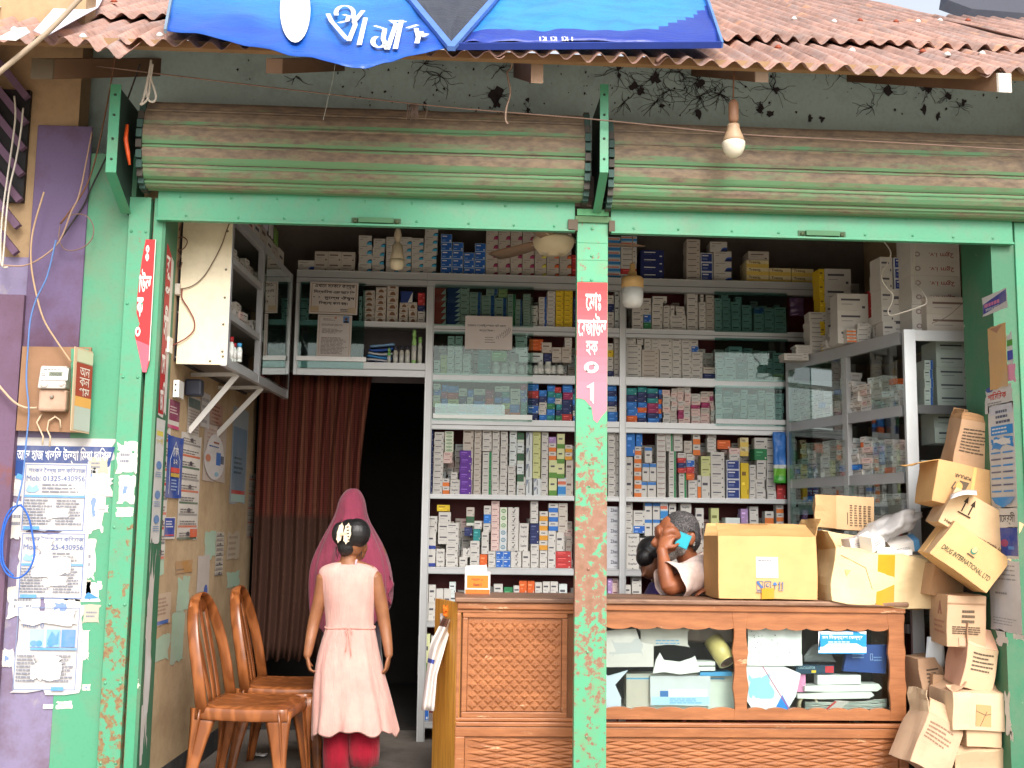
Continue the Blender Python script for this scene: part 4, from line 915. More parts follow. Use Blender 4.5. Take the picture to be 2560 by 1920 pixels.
# ================================================================== posters pasted along the left inner wall
def lposter(px0, px1, py0, py1, name, label, fn, seed=1, amp=.02, base=S(206, 200, 192), off=.003, sides='lrtb', sk=.0, cat='poster'):
    a = onL(px0, py1, off); b = onL(px1, py1, off); c_ = onL(px0, py0, off); mb = MB()
    u = Vector((b.x - a.x, b.y - a.y, 0)); sh = Sheet(mb, a, u, (0, 0, c_.z - a.z), LN); sh.poly(torn(0, 0, 1, 1, amp, 7, seed, sides), base); fn(sh)
    return tag(mb.build(name, m_flyer), label, cat)
def p_blue(sh):
    sh.rect(.06, .02, .96, .98, S(26, 66, 150)); sh.stroke([(.2, .05), (.2, .6), (.5, .9), (.8, .6), (.8, .05)], .008, S(206, 214, 226)); sh.text('েস কল', .36, .66, .66, .8, WHITE, bold=.02); sh.text('১২', .4, .54, .62, .62, WHITE, bold=.02)
    sh.rect(.24, .40, .78, .48, S(206, 60, 50)); sh.rect(.24, .33, .78, .39, S(190, 160, 60)); sh.lines(.3, .1, .7, .3, 4, S(150, 170, 210))
def p_list(cols):
    def f(sh):
        n = 9
        for k in range(n):
            sh.rect(.05, 1 - (k + .98) / n, .95, 1 - (k + .8) / n, cols[k % len(cols)], 2); sh.lines(.1, 1 - (k + .78) / n, .9, 1 - (k + .35) / n, 2, S(110, 104, 104), seed=k)
        sh.k = 6
        for k in range(0, n, 2): sh.oval(.5, 1 - (k + .5) / n, .08, .02, S(70, 62, 70))
    return f
def p_plain(col, n=10, c2=None):
    def f(sh):
        sh.lines(.12, .08, .88, .9, n, col, seed=n)
        if c2: sh.rect(.0, .0, 1, .1, c2); sh.rect(.1, .84, .9, .92, c2)
    return f
lposter(388, 410, 1060, 1400, 'poster', 'tall price list with red and grey bands nearest the jamb', p_list([S(196, 60, 54), S(120, 120, 120), S(206, 120, 104)]), 2)
lposter(412, 453, 1082, 1242, 'poster', 'dark blue poster with a pointed white outline on the left wall', p_blue, 3, amp=.03, off=.006, base=S(30, 74, 160))
lposter(408, 436, 1292, 1348, 'poster', 'small blue and red notice below the dark blue poster', lambda sh: (sh.rect(.05, .1, .95, .95, S(40, 64, 150)), sh.lines(.15, .5, .85, .85, 3, S(214, 214, 222)), sh.rect(.1, .14, .9, .2, S(200, 70, 60))), 5, off=.004)
lposter(440, 492, 1075, 1350, 'poster', 'broad price list with orange foot between blue poster and oval one', lambda sh: (p_list([S(150, 146, 142), S(200, 110, 80), S(90, 110, 90)])(sh), sh.rect(.6, .02, .95, .1, S(206, 90, 50))), 6)
lposter(412, 447, 992, 1066, 'poster', 'maroon and cream poster under the wall socket', lambda sh: (sh.rect(.25, .28, 1, 1, S(128, 42, 80)), sh.rect(0, 0, 1, .12, S(190, 60, 110)), sh.lines(.3, .5, .9, .8, 3, S(206, 180, 180))), 8)
lposter(466, 498, 984, 1084, 'poster', 'grey gridded calendar sheet behind the first cabinet strut', lambda sh: (sh.rect(.05, .7, .95, .95, S(90, 108, 104)), sh.lines(.05, .05, .95, .66, 8, S(150, 140, 134), rag=.1)), 9, base=S(190, 180, 170))
lposter(500, 523, 976, 1066, 'poster', 'plain white paper sheet hanging by the first cabinet strut', p_plain(S(150, 146, 146), 4), 10, base=S(196, 192, 190), off=.006)
lposter(505, 562, 1046, 1200, 'poster', 'pale poster strip behind the oval bottle card', p_plain(S(180, 150, 140), 12), 11, base=S(188, 172, 160))
def p_oval(sh):
    sh.poly([(.5 + .5 * cos(2 * pi * k / 24) * (1 if sin(2 * pi * k / 24) < .2 else .86), .47 + .5 * sin(2 * pi * k / 24)) for k in range(24)], S(214, 210, 208)); sh.rect(.56, .3, .78, .58, S(50, 110, 190)); sh.rect(.78, .34, .94, .52, S(40, 60, 100)); sh.oval(.18, .42, .12, .08, S(206, 120, 80)); sh.lines(.2, .66, .8, .72, 1, S(60, 90, 160)); sh.rect(.4, .76, .66, .8, S(150, 90, 70)); sh.oval(.6, .1, .1, .05, S(150, 190, 210))
def lfree(px0, px1, py0, py1, name, label, fn, off=.004, cat='poster'):
    a = onL(px0, py1, off); b = onL(px1, py1, off); c_ = onL(px0, py0, off); mb = MB(); sh = Sheet(mb, a, (b.x - a.x, b.y - a.y, 0), (0, 0, c_.z - a.z), LN); sh.k = 3; fn(sh); return tag(mb.build(name, m_flyer), label, cat)
lfree(507, 560, 1072, 1192, 'poster', 'white oval card showing a blue bottle on the left wall', p_oval, off=.007)
lposter(572, 612, 1010, 1258, 'poster', 'tall faded blue grey poster with red band at its foot', lambda sh: (sh.rect(.1, .1, .95, .8, S(112, 132, 150)), sh.rect(.1, .1, .95, .14, S(190, 60, 54)), sh.rect(.1, .02, .95, .1, S(170, 200, 190)), sh.lines(.2, .3, .8, .5, 4, S(60, 80, 90))), 12, base=S(150, 160, 166))
lposter(616, 632, 1180, 1345, 'poster', 'narrow dull strip of notes nearest the curtain', p_list([S(170, 80, 70), S(130, 120, 112)]), 14, base=S(160, 148, 132))
lposter(524, 556, 1000, 1060, 'poster', 'reddish old poster between the two cabinet struts', p_plain(S(120, 70, 60), 5), 15, base=S(170, 130, 110))
lposter(536, 556, 1330, 1440, 'poster', 'small card column with dark stripes on bare tan wall', p_list([S(80, 80, 84), S(140, 132, 124)]), 16, base=S(186, 176, 160))
lposter(566, 596, 1330, 1400, 'paper_scrap', 'faint torn paper patch right of the small card column', p_plain(S(150, 132, 112), 4), 17, amp=.1, base=S(182, 164, 140), cat='paper scrap')
lposter(438, 480, 1402, 1436, 'paper_scrap', 'brown cardboard patch stuck on the left wall', lambda sh: sh.lines(.1, .2, .6, .4, 1, S(90, 70, 40)), 18, amp=.06, base=S(176, 130, 72), cat='paper scrap')
lposter(490, 520, 1390, 1500, 'poster', 'white strip with blue ellipse behind the front chair back', lambda sh: (sh.oval(.75, .15, .16, .16, S(52, 84, 160)), sh.rect(.1, .06, .4, .16, S(120, 50, 70))), 19, base=S(190, 180, 172))
lposter(378, 424, 1490, 1570, 'poster', 'pale torn leaflet with blue bars low on the left wall', lambda sh: (sh.rect(.05, .02, .9, .14, S(60, 100, 170)), sh.lines(.1, .3, .9, .9, 5, S(160, 130, 110))), 20, amp=.05, base=S(196, 172, 146))
for k, (x0, x1, y0, y1, w_) in enumerate(((380, 408, 1360, 1440, 'just below the tall price list'), (440, 470, 1445, 1530, 'below the brown cardboard patch'), (424, 456, 1540, 1660, 'left of the front chair back'), (510, 540, 1330, 1400, 'by the small card column'), (565, 597, 1430, 1470, 'above the rear chair'), (372, 420, 1600, 1670, 'low by the jamb'))):
    lposter(x0, x1, y0, y1, 'paint_patch', 'mint green patch of old flaking paint ' + w_, lambda sh: None, 30 + k, amp=.12, base=S(166, 194, 170), cat='paint patch', off=.0015)

# ================================================================== hanging bulbs and ceiling fan
def hang(px, py0, ybulb, Y, prof, cols, label, cordtop):
    root = empty('light_bulb', tuple(at(px, ybulb, Y)), label, 'light bulb'); o = at(px, ybulb, Y)
    m = MB(); m.tube([(o.x, o.y, cordtop), (o.x, o.y, o.z + prof[-1][1] - .004)], .0035, S(150, 140, 128), 6); m.build('cord', m_wire, root)
    k = next(i for i, q in enumerate(prof) if q[0] == 'cut'); m = MB(); m.lathe(prof[:k] , o, cols[0], 22); m.build('bulb_globe', m_plastic, root)
    m = MB(); m.lathe(prof[k + 1:], o, cols[1], 20); m.build('bulb_base', m_dirtyplastic, root); return root
d = (5.6 + .8) / PXF
hang(992, 560, 676, .8, [(.001, 0), (14 * d, 4 * d), (19 * d, 16 * d), (19 * d, 28 * d), ('cut', 0), (19 * d, 28.2 * d), (15 * d, 46 * d), (13 * d, 66 * d), (7 * d, 70 * d), (8 * d, 84 * d), (10 * d, 90 * d), (7 * d, 106 * d), (2 * d, 112 * d)], [S(214, 204, 176), S(196, 184, 160)], 'dusty cream bulb hanging low under the left shutter rail', 3.0)
hang(1581, 600, 770, .7, [(.001, 0), (20 * d, 3 * d), (27 * d, 14 * d), (28 * d, 50 * d), ('cut', 0), (28.4 * d, 50.2 * d), (28.4 * d, 74 * d), (24 * d, 79 * d), (12 * d, 84 * d), (11 * d, 92 * d), (7 * d, 96 * d), (7 * d, 112 * d), (3 * d, 116 * d)], [S(206, 208, 206), S(206, 170, 112)], 'large white cylinder lamp with tan collar hanging right of the post', 3.1)
fp_ = at(1384, 600, .95); fan = empty('ceiling_fan', tuple(fp_), 'cream ceiling fan with three blades hanging behind the middle post', 'ceiling fan'); d = (5.6 + .95) / PXF
m = MB(); m.lathe([(.001, -40 * d), (14 * d, -40 * d), (16 * d, -34 * d), (36 * d, -36 * d), (50 * d, -18 * d), (54 * d, -4 * d), (54 * d, 2 * d), (44 * d, 7 * d), (36 * d, 14 * d), (34 * d, 36 * d), (10 * d, 40 * d)], fp_, S(226, 214, 180), 32); m.build('motor_housing', m_plastic, fan)
m = MB(); m.tube([fp_ + Vector((0, 0, .08)), (fp_.x, fp_.y, H)], .014, S(206, 196, 170), 10); m.lathe([(.001, 0), (.06, .05), (.07, .1), (.02, .11)], (fp_.x, fp_.y, H - .12), S(206, 196, 170), 18); m.build('down_rod', m_plastic, fan)
for k, a in enumerate((8, 128, 248)):
    m = MB(); ca, sa = cos(R(a)), sin(R(a)); dv = Vector((ca, sa, 0)); pv = Vector((-sa, ca, 0)); P = []
    def bl(i, j): r_ = lerp(.11, .56, i); w_ = lerp(.045, .065, min(1, i * 1.6)) * (1 if i < .93 else .7); return fp_ + dv * r_ + pv * ((j - .5) * 2 * w_) + Vector((0, 0, -.004 + (j - .5) * .018))
    m.grid(bl, 8, 2, S(150, 126, 104)); m.bar(fp_ + dv * .08, fp_ + dv * .18, .03, .008, S(206, 196, 170)); m.build('blade', m_dirtyplastic, fan, solid=.004)

# ================================================================== glass display cabinet along the right wall
RA = at(2264, 1100, .62); RB = at(1967, 1100, 1.86); RA.z = RB.z = 0
rd = (RB - RA); RL = rd.length; rd.normalize(); rn = Vector((-rd.y, rd.x, 0))
if rn.x > 0: rn = -rn
def rc(t, z, off=0): return RA + rd * t + rn * off + Vector((0, 0, z))
def onR(px, py): return hit(px, py, RA, rn)
zrt = onR(2262, 810).z - .035; zrl = [onR(2262, 1012).z, onR(2262, 1180).z, onR(2262, 1262).z, onR(2262, 1560).z]
rcb = empty('display_cabinet', (RA.x, RA.y, 0), 'aluminium and glass display cabinet standing along the right wall', 'cabinet')
def rbar(z, h, w=.03, off=0):
    m = MB(); a = [rc(.03, z - h, off), rc(RL, z - h, off), rc(RL, z - h, off - w), rc(.03, z - h, off - w)]; b = [p + Vector((0, 0, h)) for p in a]; m.hexa(a + b, ALUL[1]); return m
def rshelf(z, h, name='shelf'):
    m = rbar(z, h)
    a = rc(.0, z - .012, -.031); b = rc(RL, z - .012, -.031); q = [a, b, Vector((XRW - .03, b.y, a.z)), Vector((XRW - .03, a.y, a.z))]
    m.hexa(q + [p + Vector((0, 0, .01)) for p in q], S(140, 138, 136)); return m.build(name, m_alu, rcb)
rshelf(zrt, .075, 'top_panel')
for z in zrl: rshelf(z, .062 if z > zrl[2] else .05)
for tt, w in ((RL - .055, .05), (RL * .44, .052)):
    m = MB(); a = [rc(tt, .0, .004), rc(tt + w, .0, .004), rc(tt + w, .0, -.03), rc(tt, .0, -.03)]; m.hexa(a + [p + Vector((0, 0, zrt - .076)) for p in a], ALU); m.build('upright', m_alu, rcb)
m = MB(); m.box((RA.x - .004, RA.y - .03, 0), (RA.x + .062, RA.y - .001, zrt + .003), S(206, 210, 214)); m.build('upright', m_alu, rcb)
m = MB(); m.box((XRW - .06, RA.y - .028, 0), (XRW - .02, RA.y - .001, zrt), S(190, 184, 174)); m.build('upright', m_alu, rcb)
m = MB(); m.box((RA.x + .063, RA.y - .029, zrt - .06), (XRW - .061, RA.y - .002, zrt), S(200, 202, 204)); m.build('end_rail', m_alu, rcb)
m = MB(); m.box((RA.x + .063, RA.y - .02, zrl[0] - .05), (XRW - .061, RA.y + .0, zrl[0]), S(90, 92, 94)); m.build('end_rail', m_alu, rcb)
m = MB(); m.box((XRW - .02, RA.y, .1), (XRW - .016, RB.y + .2, zrt - .02), (1, 1, 1)); m.build('backing_panel', plaster('dull_backing', S(150, 132, 124), S(128, 60, 60), 1.2, bump=.03), rcb)
g_rc = glassmat('dim_green_glass', (.74, .85, .82), .02)
for i, (ta, tb, m_) in enumerate(((.05, RL * .24, g_clear), (RL * .24, RL * .46, g_clear), (RL * .46, RL * .75, g_clear), (RL * .75, RL - .05, g_rc))):
    for z0, z1 in ((.1, zrl[3] - .05), (zrl[3], zrl[1] - .06), (zrl[1], zrl[0] - .06), (zrl[0], zrt - .075)):
        if i == 1 and z0 > 1: continue
        pane(rcb, rc(ta, z0, .006 + .006 * (i % 2)), rd * (tb - ta), (0, 0, z1 - z0), m_)
pane(rcb, (RA.x + .06, RA.y - .015, .1), (XRW - .06 - RA.x - .06, 0, 0), (0, 0, zrt - .15), g_clear)
# ================================================================== medicine boxes, bottles and packs
WH = S(200, 197, 192); WH2 = S(190, 182, 173); CREAM = S(222, 208, 164)
TXT = S(78, 76, 86); TXR = S(150, 70, 66)
def _line(sh, v=.62, w=.6, h=.13, c=TXT, u=.12): sh.rect(u, v - h / 2, u + w, v + h / 2, c)
def k_plain(c=TXT):
    def f(sh): _line(sh, .64, .62, .12, c); sh.rect(.14, .34, .5, .39, S(150, 148, 150)); sh.rect(.8, .12, .9, .26, c)
    return f
def k_corner(c1, c2):
    def f(sh):
        _line(sh, .82, .55, .07, S(150, 140, 132)); _line(sh, .56, .2, .06, S(130, 124, 124), .1)
        sh.poly([(.62, 0), (1, 0), (1, .42), (.82, .42), (.68, .3)], c2); sh.poly([(.58, 0), (1, 0), (1, .26), (.8, .3), (.7, .2)], c1)
    return f
def k_blue(c, c2=WHITE):
    def f(sh): sh.rect(.03, .04, .97, .96, c); _line(sh, .74, .42, .13, c2, .12); _line(sh, .26, .3, .1, S(130, 170, 220), .1); sh.rect(.78, .1, .92, .3, S(200, 210, 222))
    return f
def k_solid(c, c2=None):
    def f(sh): sh.rect(.0, .0, 1, 1, c); _line(sh, .7, .5, .11, c2 or tuple(min(1, x * 1.9 + .1) for x in c), .14); _line(sh, .42, .34, .07, tuple(min(1, x * 1.5 + .05) for x in c), .14); sh.rect(.82, .12, .92, .26, c2 or WH)
    return f
def k_side(c):
    def f(sh): _line(sh, .65, .45, .12); sh.rect(.7, 0, .96, 1, c); _line(sh, .3, .4, .06, S(150, 150, 150))
    return f
def k_disc(sh): sh.poly([(.5 + .26 * cos(pi * k / 12), .12 + .55 * sin(pi * k / 12)) for k in range(13)], S(120, 84, 62)); _line(sh, .88, .5, .07, TXT, .1); sh.rect(.84, .4, .9, .54, TXT)
def k_half(c, lo=0, hi=.5):
    def f(sh): sh.rect(0, lo, 1, hi, c); _line(sh, hi + (1 - hi) * .5 if hi < .9 else .5, .5, .1, TXT, .2)
    return f
def k_word(tx, c=S(40, 44, 60)):
    def f(sh): sh.text(tx, .16, .42, .86, .72, c, bold=.02); sh.poly([(.46, .02), (.54, .02), (.56, .12), (.44, .12)], TXT)
    return f
def k_zib(sh): sh.text('Zibac', .3, .48, .86, .8, S(44, 50, 70), bold=.02); _line(sh, .2, .3, .06, S(140, 140, 140), .55)
def k_oval(c):
    def f(sh): sh.oval(.5, .5, .34, .3, c); sh.oval(.5, .5, .24, .16, WH); _line(sh, .5, .3, .1, c, .36)
    return f
def k_cap(sh): sh.rect(.1, .62, .9, .74, S(112, 50, 52)); _line(sh, .4, .5, .06, S(150, 140, 140), .2)
def k_navyp(sh): sh.rect(.06, .08, .94, .92, S(34, 56, 128)); _line(sh, .72, .5, .12, WHITE, .14); sh.lines(.14, .25, .7, .5, 2, S(140, 156, 196))
def k_tick(sh): sh.stroke([(.42, .5), (.5, .3), (.66, .76)], .006, TXT); sh.rect(.4, .9, .6, 1, S(60, 60, 64)); _line(sh, .2, .4, .06, S(150, 150, 150), .3)
def k_vert(sh): sh.rect(.42, .15, .56, .85, S(120, 124, 134)); sh.poly([(.05, .98), (.5, .98), (.05, .5)], S(120, 130, 150))
def k_wedge(c):
    def f(sh): sh.rect(0, 0, 1, 1, c); sh.poly([(.6, 0), (1, 0), (1, .95)], S(206, 206, 206))
    return f
# kind -> (base colour, front marks, words for the label)
K = {'w': (WH, k_plain(), 'white box with dark print'), 'w2': (WH2, k_plain(S(110, 90, 84)), 'off white box with faint print'), 'wb': (WH, k_corner(S(70, 180, 226), S(24, 70, 110)), 'white box with bright blue corner'),
     'wn': (WH, k_corner(S(30, 40, 90), S(40, 90, 190)), 'white box with navy corner'), 'wm': (WH2, k_corner(S(170, 60, 110), S(110, 30, 56)), 'cream box with magenta corner'), 'wy': (WH2, k_corner(S(230, 222, 100), S(150, 140, 60)), 'cream box with yellow corner'),
     'wo': (WH2, k_corner(S(226, 110, 60), S(120, 50, 40)), 'cream box with orange corner'), 'bl': (S(170, 196, 222), k_blue(S(34, 96, 184)), 'bright blue box with pale edge'), 'nv': (S(30, 40, 84), k_solid(S(30, 42, 92)), 'navy box'), 'dn': (S(24, 36, 92), k_solid(S(26, 38, 96), WHITE), 'wide dark blue box'),
     'rd': (S(176, 54, 54), k_solid(S(180, 52, 52)), 'red box'), 'or': (S(208, 98, 40), k_solid(S(212, 96, 38)), 'orange box'), 'pu': (S(88, 44, 136), k_solid(S(94, 46, 146)), 'purple box'), 'gr': (S(44, 120, 76), k_solid(S(44, 124, 78)), 'green box'), 'te': (S(30, 124, 128), k_solid(S(30, 128, 130)), 'teal box'),
     'ye': (S(216, 184, 40), k_solid(S(218, 186, 40), S(120, 90, 40)), 'yellow box'), 'mg': (S(142, 38, 84), k_solid(S(146, 38, 88)), 'magenta box'), 'cb': (S(40, 112, 190), k_solid(S(40, 114, 196)), 'mid blue box'), 'wbs': (WH, k_side(S(40, 88, 170)), 'white box with blue side band'), 'wgs': (WH, k_side(S(40, 130, 80)), 'white box with green side band'),
     'dc': (WH2, k_disc, 'cream box with brown half disc'), 'oh': (WH, k_half(S(216, 116, 50)), 'white box with orange lower half'), 'bh': (WH, k_half(S(46, 110, 190)), 'white box with blue lower half'), 'ah': (WH, k_half(S(212, 150, 50)), 'white box with amber lower half'), 'nh': (WH, k_half(S(40, 60, 140), 0, .2), 'tall white box with blue foot'), 'bt': (WH, k_half(S(60, 120, 190), .78, .98), 'white box with blue top'),
     'zb': (S(190, 192, 198), k_zib, 'grey white box with large dark word'), 'sp': (WH, k_word('Suplar'), 'white box with dark word and tab'), 'ov': (S(206, 212, 196), k_oval(S(96, 150, 84)), 'white box with green oval'), 'ob': (S(206, 210, 212), k_oval(S(80, 134, 160)), 'white box with blue oval'), 'cp': (WH, k_cap, 'white box with maroon stripe'), 'np': (S(200, 204, 214), k_navyp, 'white edged navy box'),
     'tk': (WH, k_tick, 'white box with dark tick mark'), 'vt': (S(200, 206, 208), k_vert, 'tall white box with grey wedge'), 'rw': (S(168, 54, 46), k_wedge(S(176, 62, 52)), 'red box with white wedge'), 'nw': (S(28, 52, 112), k_wedge(S(28, 54, 120)), 'blue box with white wedge'), 'tz': (CREAM, lambda sh: (sh.rect(0, 0, 1, .5, S(222, 192, 96)), sh.text('Trezon', .1, .58, .6, .9, S(84, 60, 40), bold=.02), sh.poly([(.5, .5), (.6, .5), (.64, .62)], S(60, 50, 40))), 'long cream and yellow box'),
     'sy': (S(150, 190, 214), lambda sh: (sh.rect(0, .55, 1, .95, S(206, 206, 206)), sh.rect(.0, .62, .9, .8, S(206, 110, 84)), sh.rect(0, .1, 1, .5, S(52, 130, 196))), 'white and sky blue striped box'), 'ol': (S(196, 200, 140), k_plain(S(120, 124, 70)), 'pale olive box'), 'pk': (S(216, 190, 184), k_plain(S(130, 80, 90)), 'pale pink box'), 'lv': (S(160, 132, 176), k_solid(S(160, 130, 178)), 'lavender box'),
     'iv': (WH, lambda sh: (sh.text('2gm i.v.', .88, .72, .38, .3, TXR, bold=.01), sh.oval(.14, .5, .06, .18, S(150, 130, 130)), sh.oval(.14, .5, .035, .1, WH)), 'long white box with red print'), 'gp': (S(54, 96, 66), k_half(S(200, 206, 196), 0, .3), 'green box with white foot'), 'mx': (S(206, 210, 160), k_half(S(90, 140, 60), 0, .3), 'white box with green field picture'), 'lg': (S(120, 190, 90), k_solid(S(110, 176, 90)), 'light green packet'), 'cy': (S(206, 214, 214), k_plain(), 'pale box')}
REC = []           # every box: size in the photo, mesh key, place, label
ORD = ['first', 'second', 'third', 'fourth', 'fifth', 'sixth', 'seventh', 'eighth', 'ninth', 'tenth', 'eleventh', 'twelfth', 'thirteenth', 'fourteenth', 'fifteenth', 'sixteenth', 'seventeenth', 'eighteenth', 'nineteenth', 'twentieth', 'twenty first', 'twenty second', 'twenty third', 'twenty fourth', 'twenty fifth', 'twenty sixth', 'twenty seventh', 'twenty eighth', 'twenty ninth', 'thirtieth'] + ['thirty ' + q for q in ('first', 'second', 'third', 'fourth', 'fifth', 'sixth', 'seventh', 'eighth', 'ninth')]
rb = random.Random(11)
def put(kind, x0, x1, z0, h, Y, d, rz=0, label=None, tilt=0, key=None):
    w = x1 - x0; REC.append(dict(k=kind, w=round(w, 4), h=round(h, 4), d=d, p=Vector(((x0 + x1) / 2, Y, z0)), rz=rz, tilt=tilt, l=label, a=w * h))
def bay(place, base, stacks, Y=None, d=None):
    """stacks: (px0, px1, pytop, n, kind or list of kinds from the bottom up, [jitter])"""
    for si, s in enumerate(stacks):
        px0, px1, pt, n, kd = s[:5]; y0 = Y or (YS + .035 + .02 * rb.random()); z0 = base if not isinstance(base, str) else zs(LV[base][0]) + .001
        if len(s) > 6: z0 = at((px0 + px1) / 2, s[6], y0).z
        xm = (px0 + px1) / 2; x0 = at(px0, (pt + 900) / 2, y0).x; x1 = at(px1, (pt + 900) / 2, y0).x; zt = at(xm, pt, y0).z; h = (zt - z0) / n; dd = d or min(.2, max(.07, (x1 - x0) * 1.2)); ji = s[5] if len(s) > 5 else .1
        for i in range(n):
            k = kd if isinstance(kd, str) else kd[i % len(kd)]; jx = ji * .006 * rb.uniform(-1, 1) + ji * .012 * (i - n / 2) / max(n, 1) * (1 if si % 2 else -1)
            nm = K[k][2]; lab = f"{nm}, {ORD[i]} up in {ORD[si]} stack, {place}" if n > 1 else f"{nm}, alone as {ORD[si]} from left, {place}"
            if len(lab.split()) > 16: lab = f"{nm}, {ORD[i]} up, {ORD[si]} stack, {place}" if n > 1 else f"{nm}, {ORD[si]} from left, {place}"
            if len(lab.split()) > 16: lab = lab.replace('behind the counter, ', '').replace('beside the upright, ', '').replace('of the display cabinet', 'of display cabinet').replace('on the display cabinet', 'on display cabinet').replace('the ', '')
            put(k, x0 + jx + .0007, x1 + jx - .0007, z0 + h * i, h - .0008, y0 + .006 * rb.random(), dd, R(rb.uniform(-3, 3)) * ji * 3, lab)
bay('ledge above the doorway', 'T', [(740, 781, 650, 1, 'wn', .1), (782, 816, 628, 2, 'w2', .05), (816, 850, 628, 2, 'w2', .05), (850, 884, 630, 2, 'w2', .05), (893, 926, 588, 4, ['wb', 'wb', 'wb', 'wb'], .4), (928, 958, 596, 4, 'wb', .5), (962, 993, 592, 5, 'wb', .25), (994, 1025, 592, 5, 'wb', .2), (1026, 1056, 595, 5, 'wb', .25), (1057, 1090, 570, 6, 'wb', .5)])
bay('top ledge beside the post', 'T', [(1100, 1128, 585, 5, 'bl', .3), (1129, 1156, 606, 4, 'bl', .1), (1157, 1184, 631, 3, 'bl', .05), (1185, 1212, 608, 4, 'bl', .05), (1213, 1243, 576, 5, 'wm', .05), (1244, 1274, 576, 5, 'wm', .05), (1275, 1304, 577, 5, 'wm', .05), (1305, 1335, 578, 5, 'wm', .05), (1336, 1365, 576, 5, 'wy', .05), (1366, 1397, 576, 5, 'wo', .05), (1398, 1428, 576, 5, 'wo', .05), (1429, 1446, 637, 2, 'rd', .05)])
bay('top ledge right of post', 'T', [(1520, 1551, 592, 6, 'sy', .1), (1552, 1592, 590, 8, ['w', 'rd', 'w', 'w', 'w', 'w', 'sy', 'sy'], .2), (1602, 1660, 625, 4, 'dn', .03), (1717, 1751, 598, 7, 'w2', .15), (1753, 1783, 632, 3, 'np', .1), (1785, 1830, 628, 3, 'wn', .12), (1775, 1818, 604, 1, 'wn', .5, 629), (1868, 1924, 650, 3, 'tz', .1), (1872, 1924, 628, 1, 'w2', .2, 650), (1925, 1980, 670, 2, 'tz', .05), (1981, 2036, 672, 2, 'tz', .05)])
bay('shelf above the doorway', zs(812) + .001, [(906, 936, 726, 6, 'dc', .3), (937, 964, 718, 6, 'dc', .2), (966, 994, 706, 6, 'dc', .3), (996, 1018, 756, 4, 'dc', .6), (1020, 1042, 755, 3, 'dc', .5), (1000, 1030, 728, 1, 'nw', .6, 756), (1043, 1061, 732, 5, ['w', 'w', 'nv', 'rd', 'rd'], .3), (742, 772, 745, 3, 'cy', .5), (896, 904, 740, 2, 'cy', .4)])
bay('first shelf, left bay', '1', [(1083, 1114, 720, 6, 'rw', .3), (1116, 1149, 720, 8, 'nw', .3), (1150, 1172, 715, 6, 'w', .3), (1173, 1202, 730, 8, 'wbs', .2), (1203, 1236, 738, 7, 'wbs', .3), (1215, 1244, 722, 2, 'wbs', .3, 738), (1237, 1266, 744, 4, 'wbs', .1), (1246, 1268, 716, 2, 'ol', .2, 743), (1268, 1288, 735, 6, 'wgs', .2), (1289, 1305, 748, 6, 'wbs', .2), (1307, 1326, 734, 12, 'w', .15), (1328, 1344, 764, 3, 'w', .3), (1346, 1367, 742, 8, 'wbs', .3), (1368, 1388, 728, 9, 'w', .3), (1389, 1409, 726, 8, 'ye', .1), (1410, 1431, 724, 8, 'ye', .1), (1433, 1447, 742, 3, 'nv', .1)])
bay('second shelf, left bay', '2', [(1084, 1100, 900, 2, 'cy', .3), (1102, 1118, 888, 2, 'ol', .3), (1119, 1136, 840, 6, 'cy', .15), (1138, 1156, 840, 6, 'cy', .15), (1130, 1154, 860, 2, ['bl', 'cy'], .2, 888), (1158, 1177, 885, 4, 'cy', .2), (1195, 1227, 874, 4, 'te', .1), (1230, 1268, 876, 1, 'lg', .3, 902), (1289, 1318, 829, 3, 'cy', .3, 884), (1323, 1357, 848, 3, 'or', .3, 876), (1297, 1327, 883, 1, 'cy', .1, 906), (1328, 1358, 882, 1, 'cy', .1, 906), (1354, 1379, 856, 1, 'w2', .1, 882), (1359, 1379, 884, 2, 'nv', .1, 906), (1380, 1404, 868, 2, 'w2', .05, 906), (1405, 1429, 868, 2, 'w2', .05, 906), (1412, 1430, 844, 3, 'w', .2, 868)])
def jumble(place, base, x0, x1, ytop, kinds, rows, Y=None, wr=(16, 30), seed=1):
    r = random.Random(seed); x = x0; st = []
    while x < x1 - 8:
        w = min(r.uniform(*wr), x1 - x); n = r.randint(rows - 1, rows + 1); st.append((x, x + w - 1, ytop + r.uniform(-6, 16), n, [r.choice(kinds) for _ in range(n)], .6)); x += w
    bay(place, base, st, Y)
jumble('third shelf, left bay', '3', 1085, 1446, 962, ['cb', 'bl', 'rd', 'gr', 'te', 'or', 'nv', 'mg', 'cb', 'w', 'ol', 'cb', 'nv'], 5, seed=3)
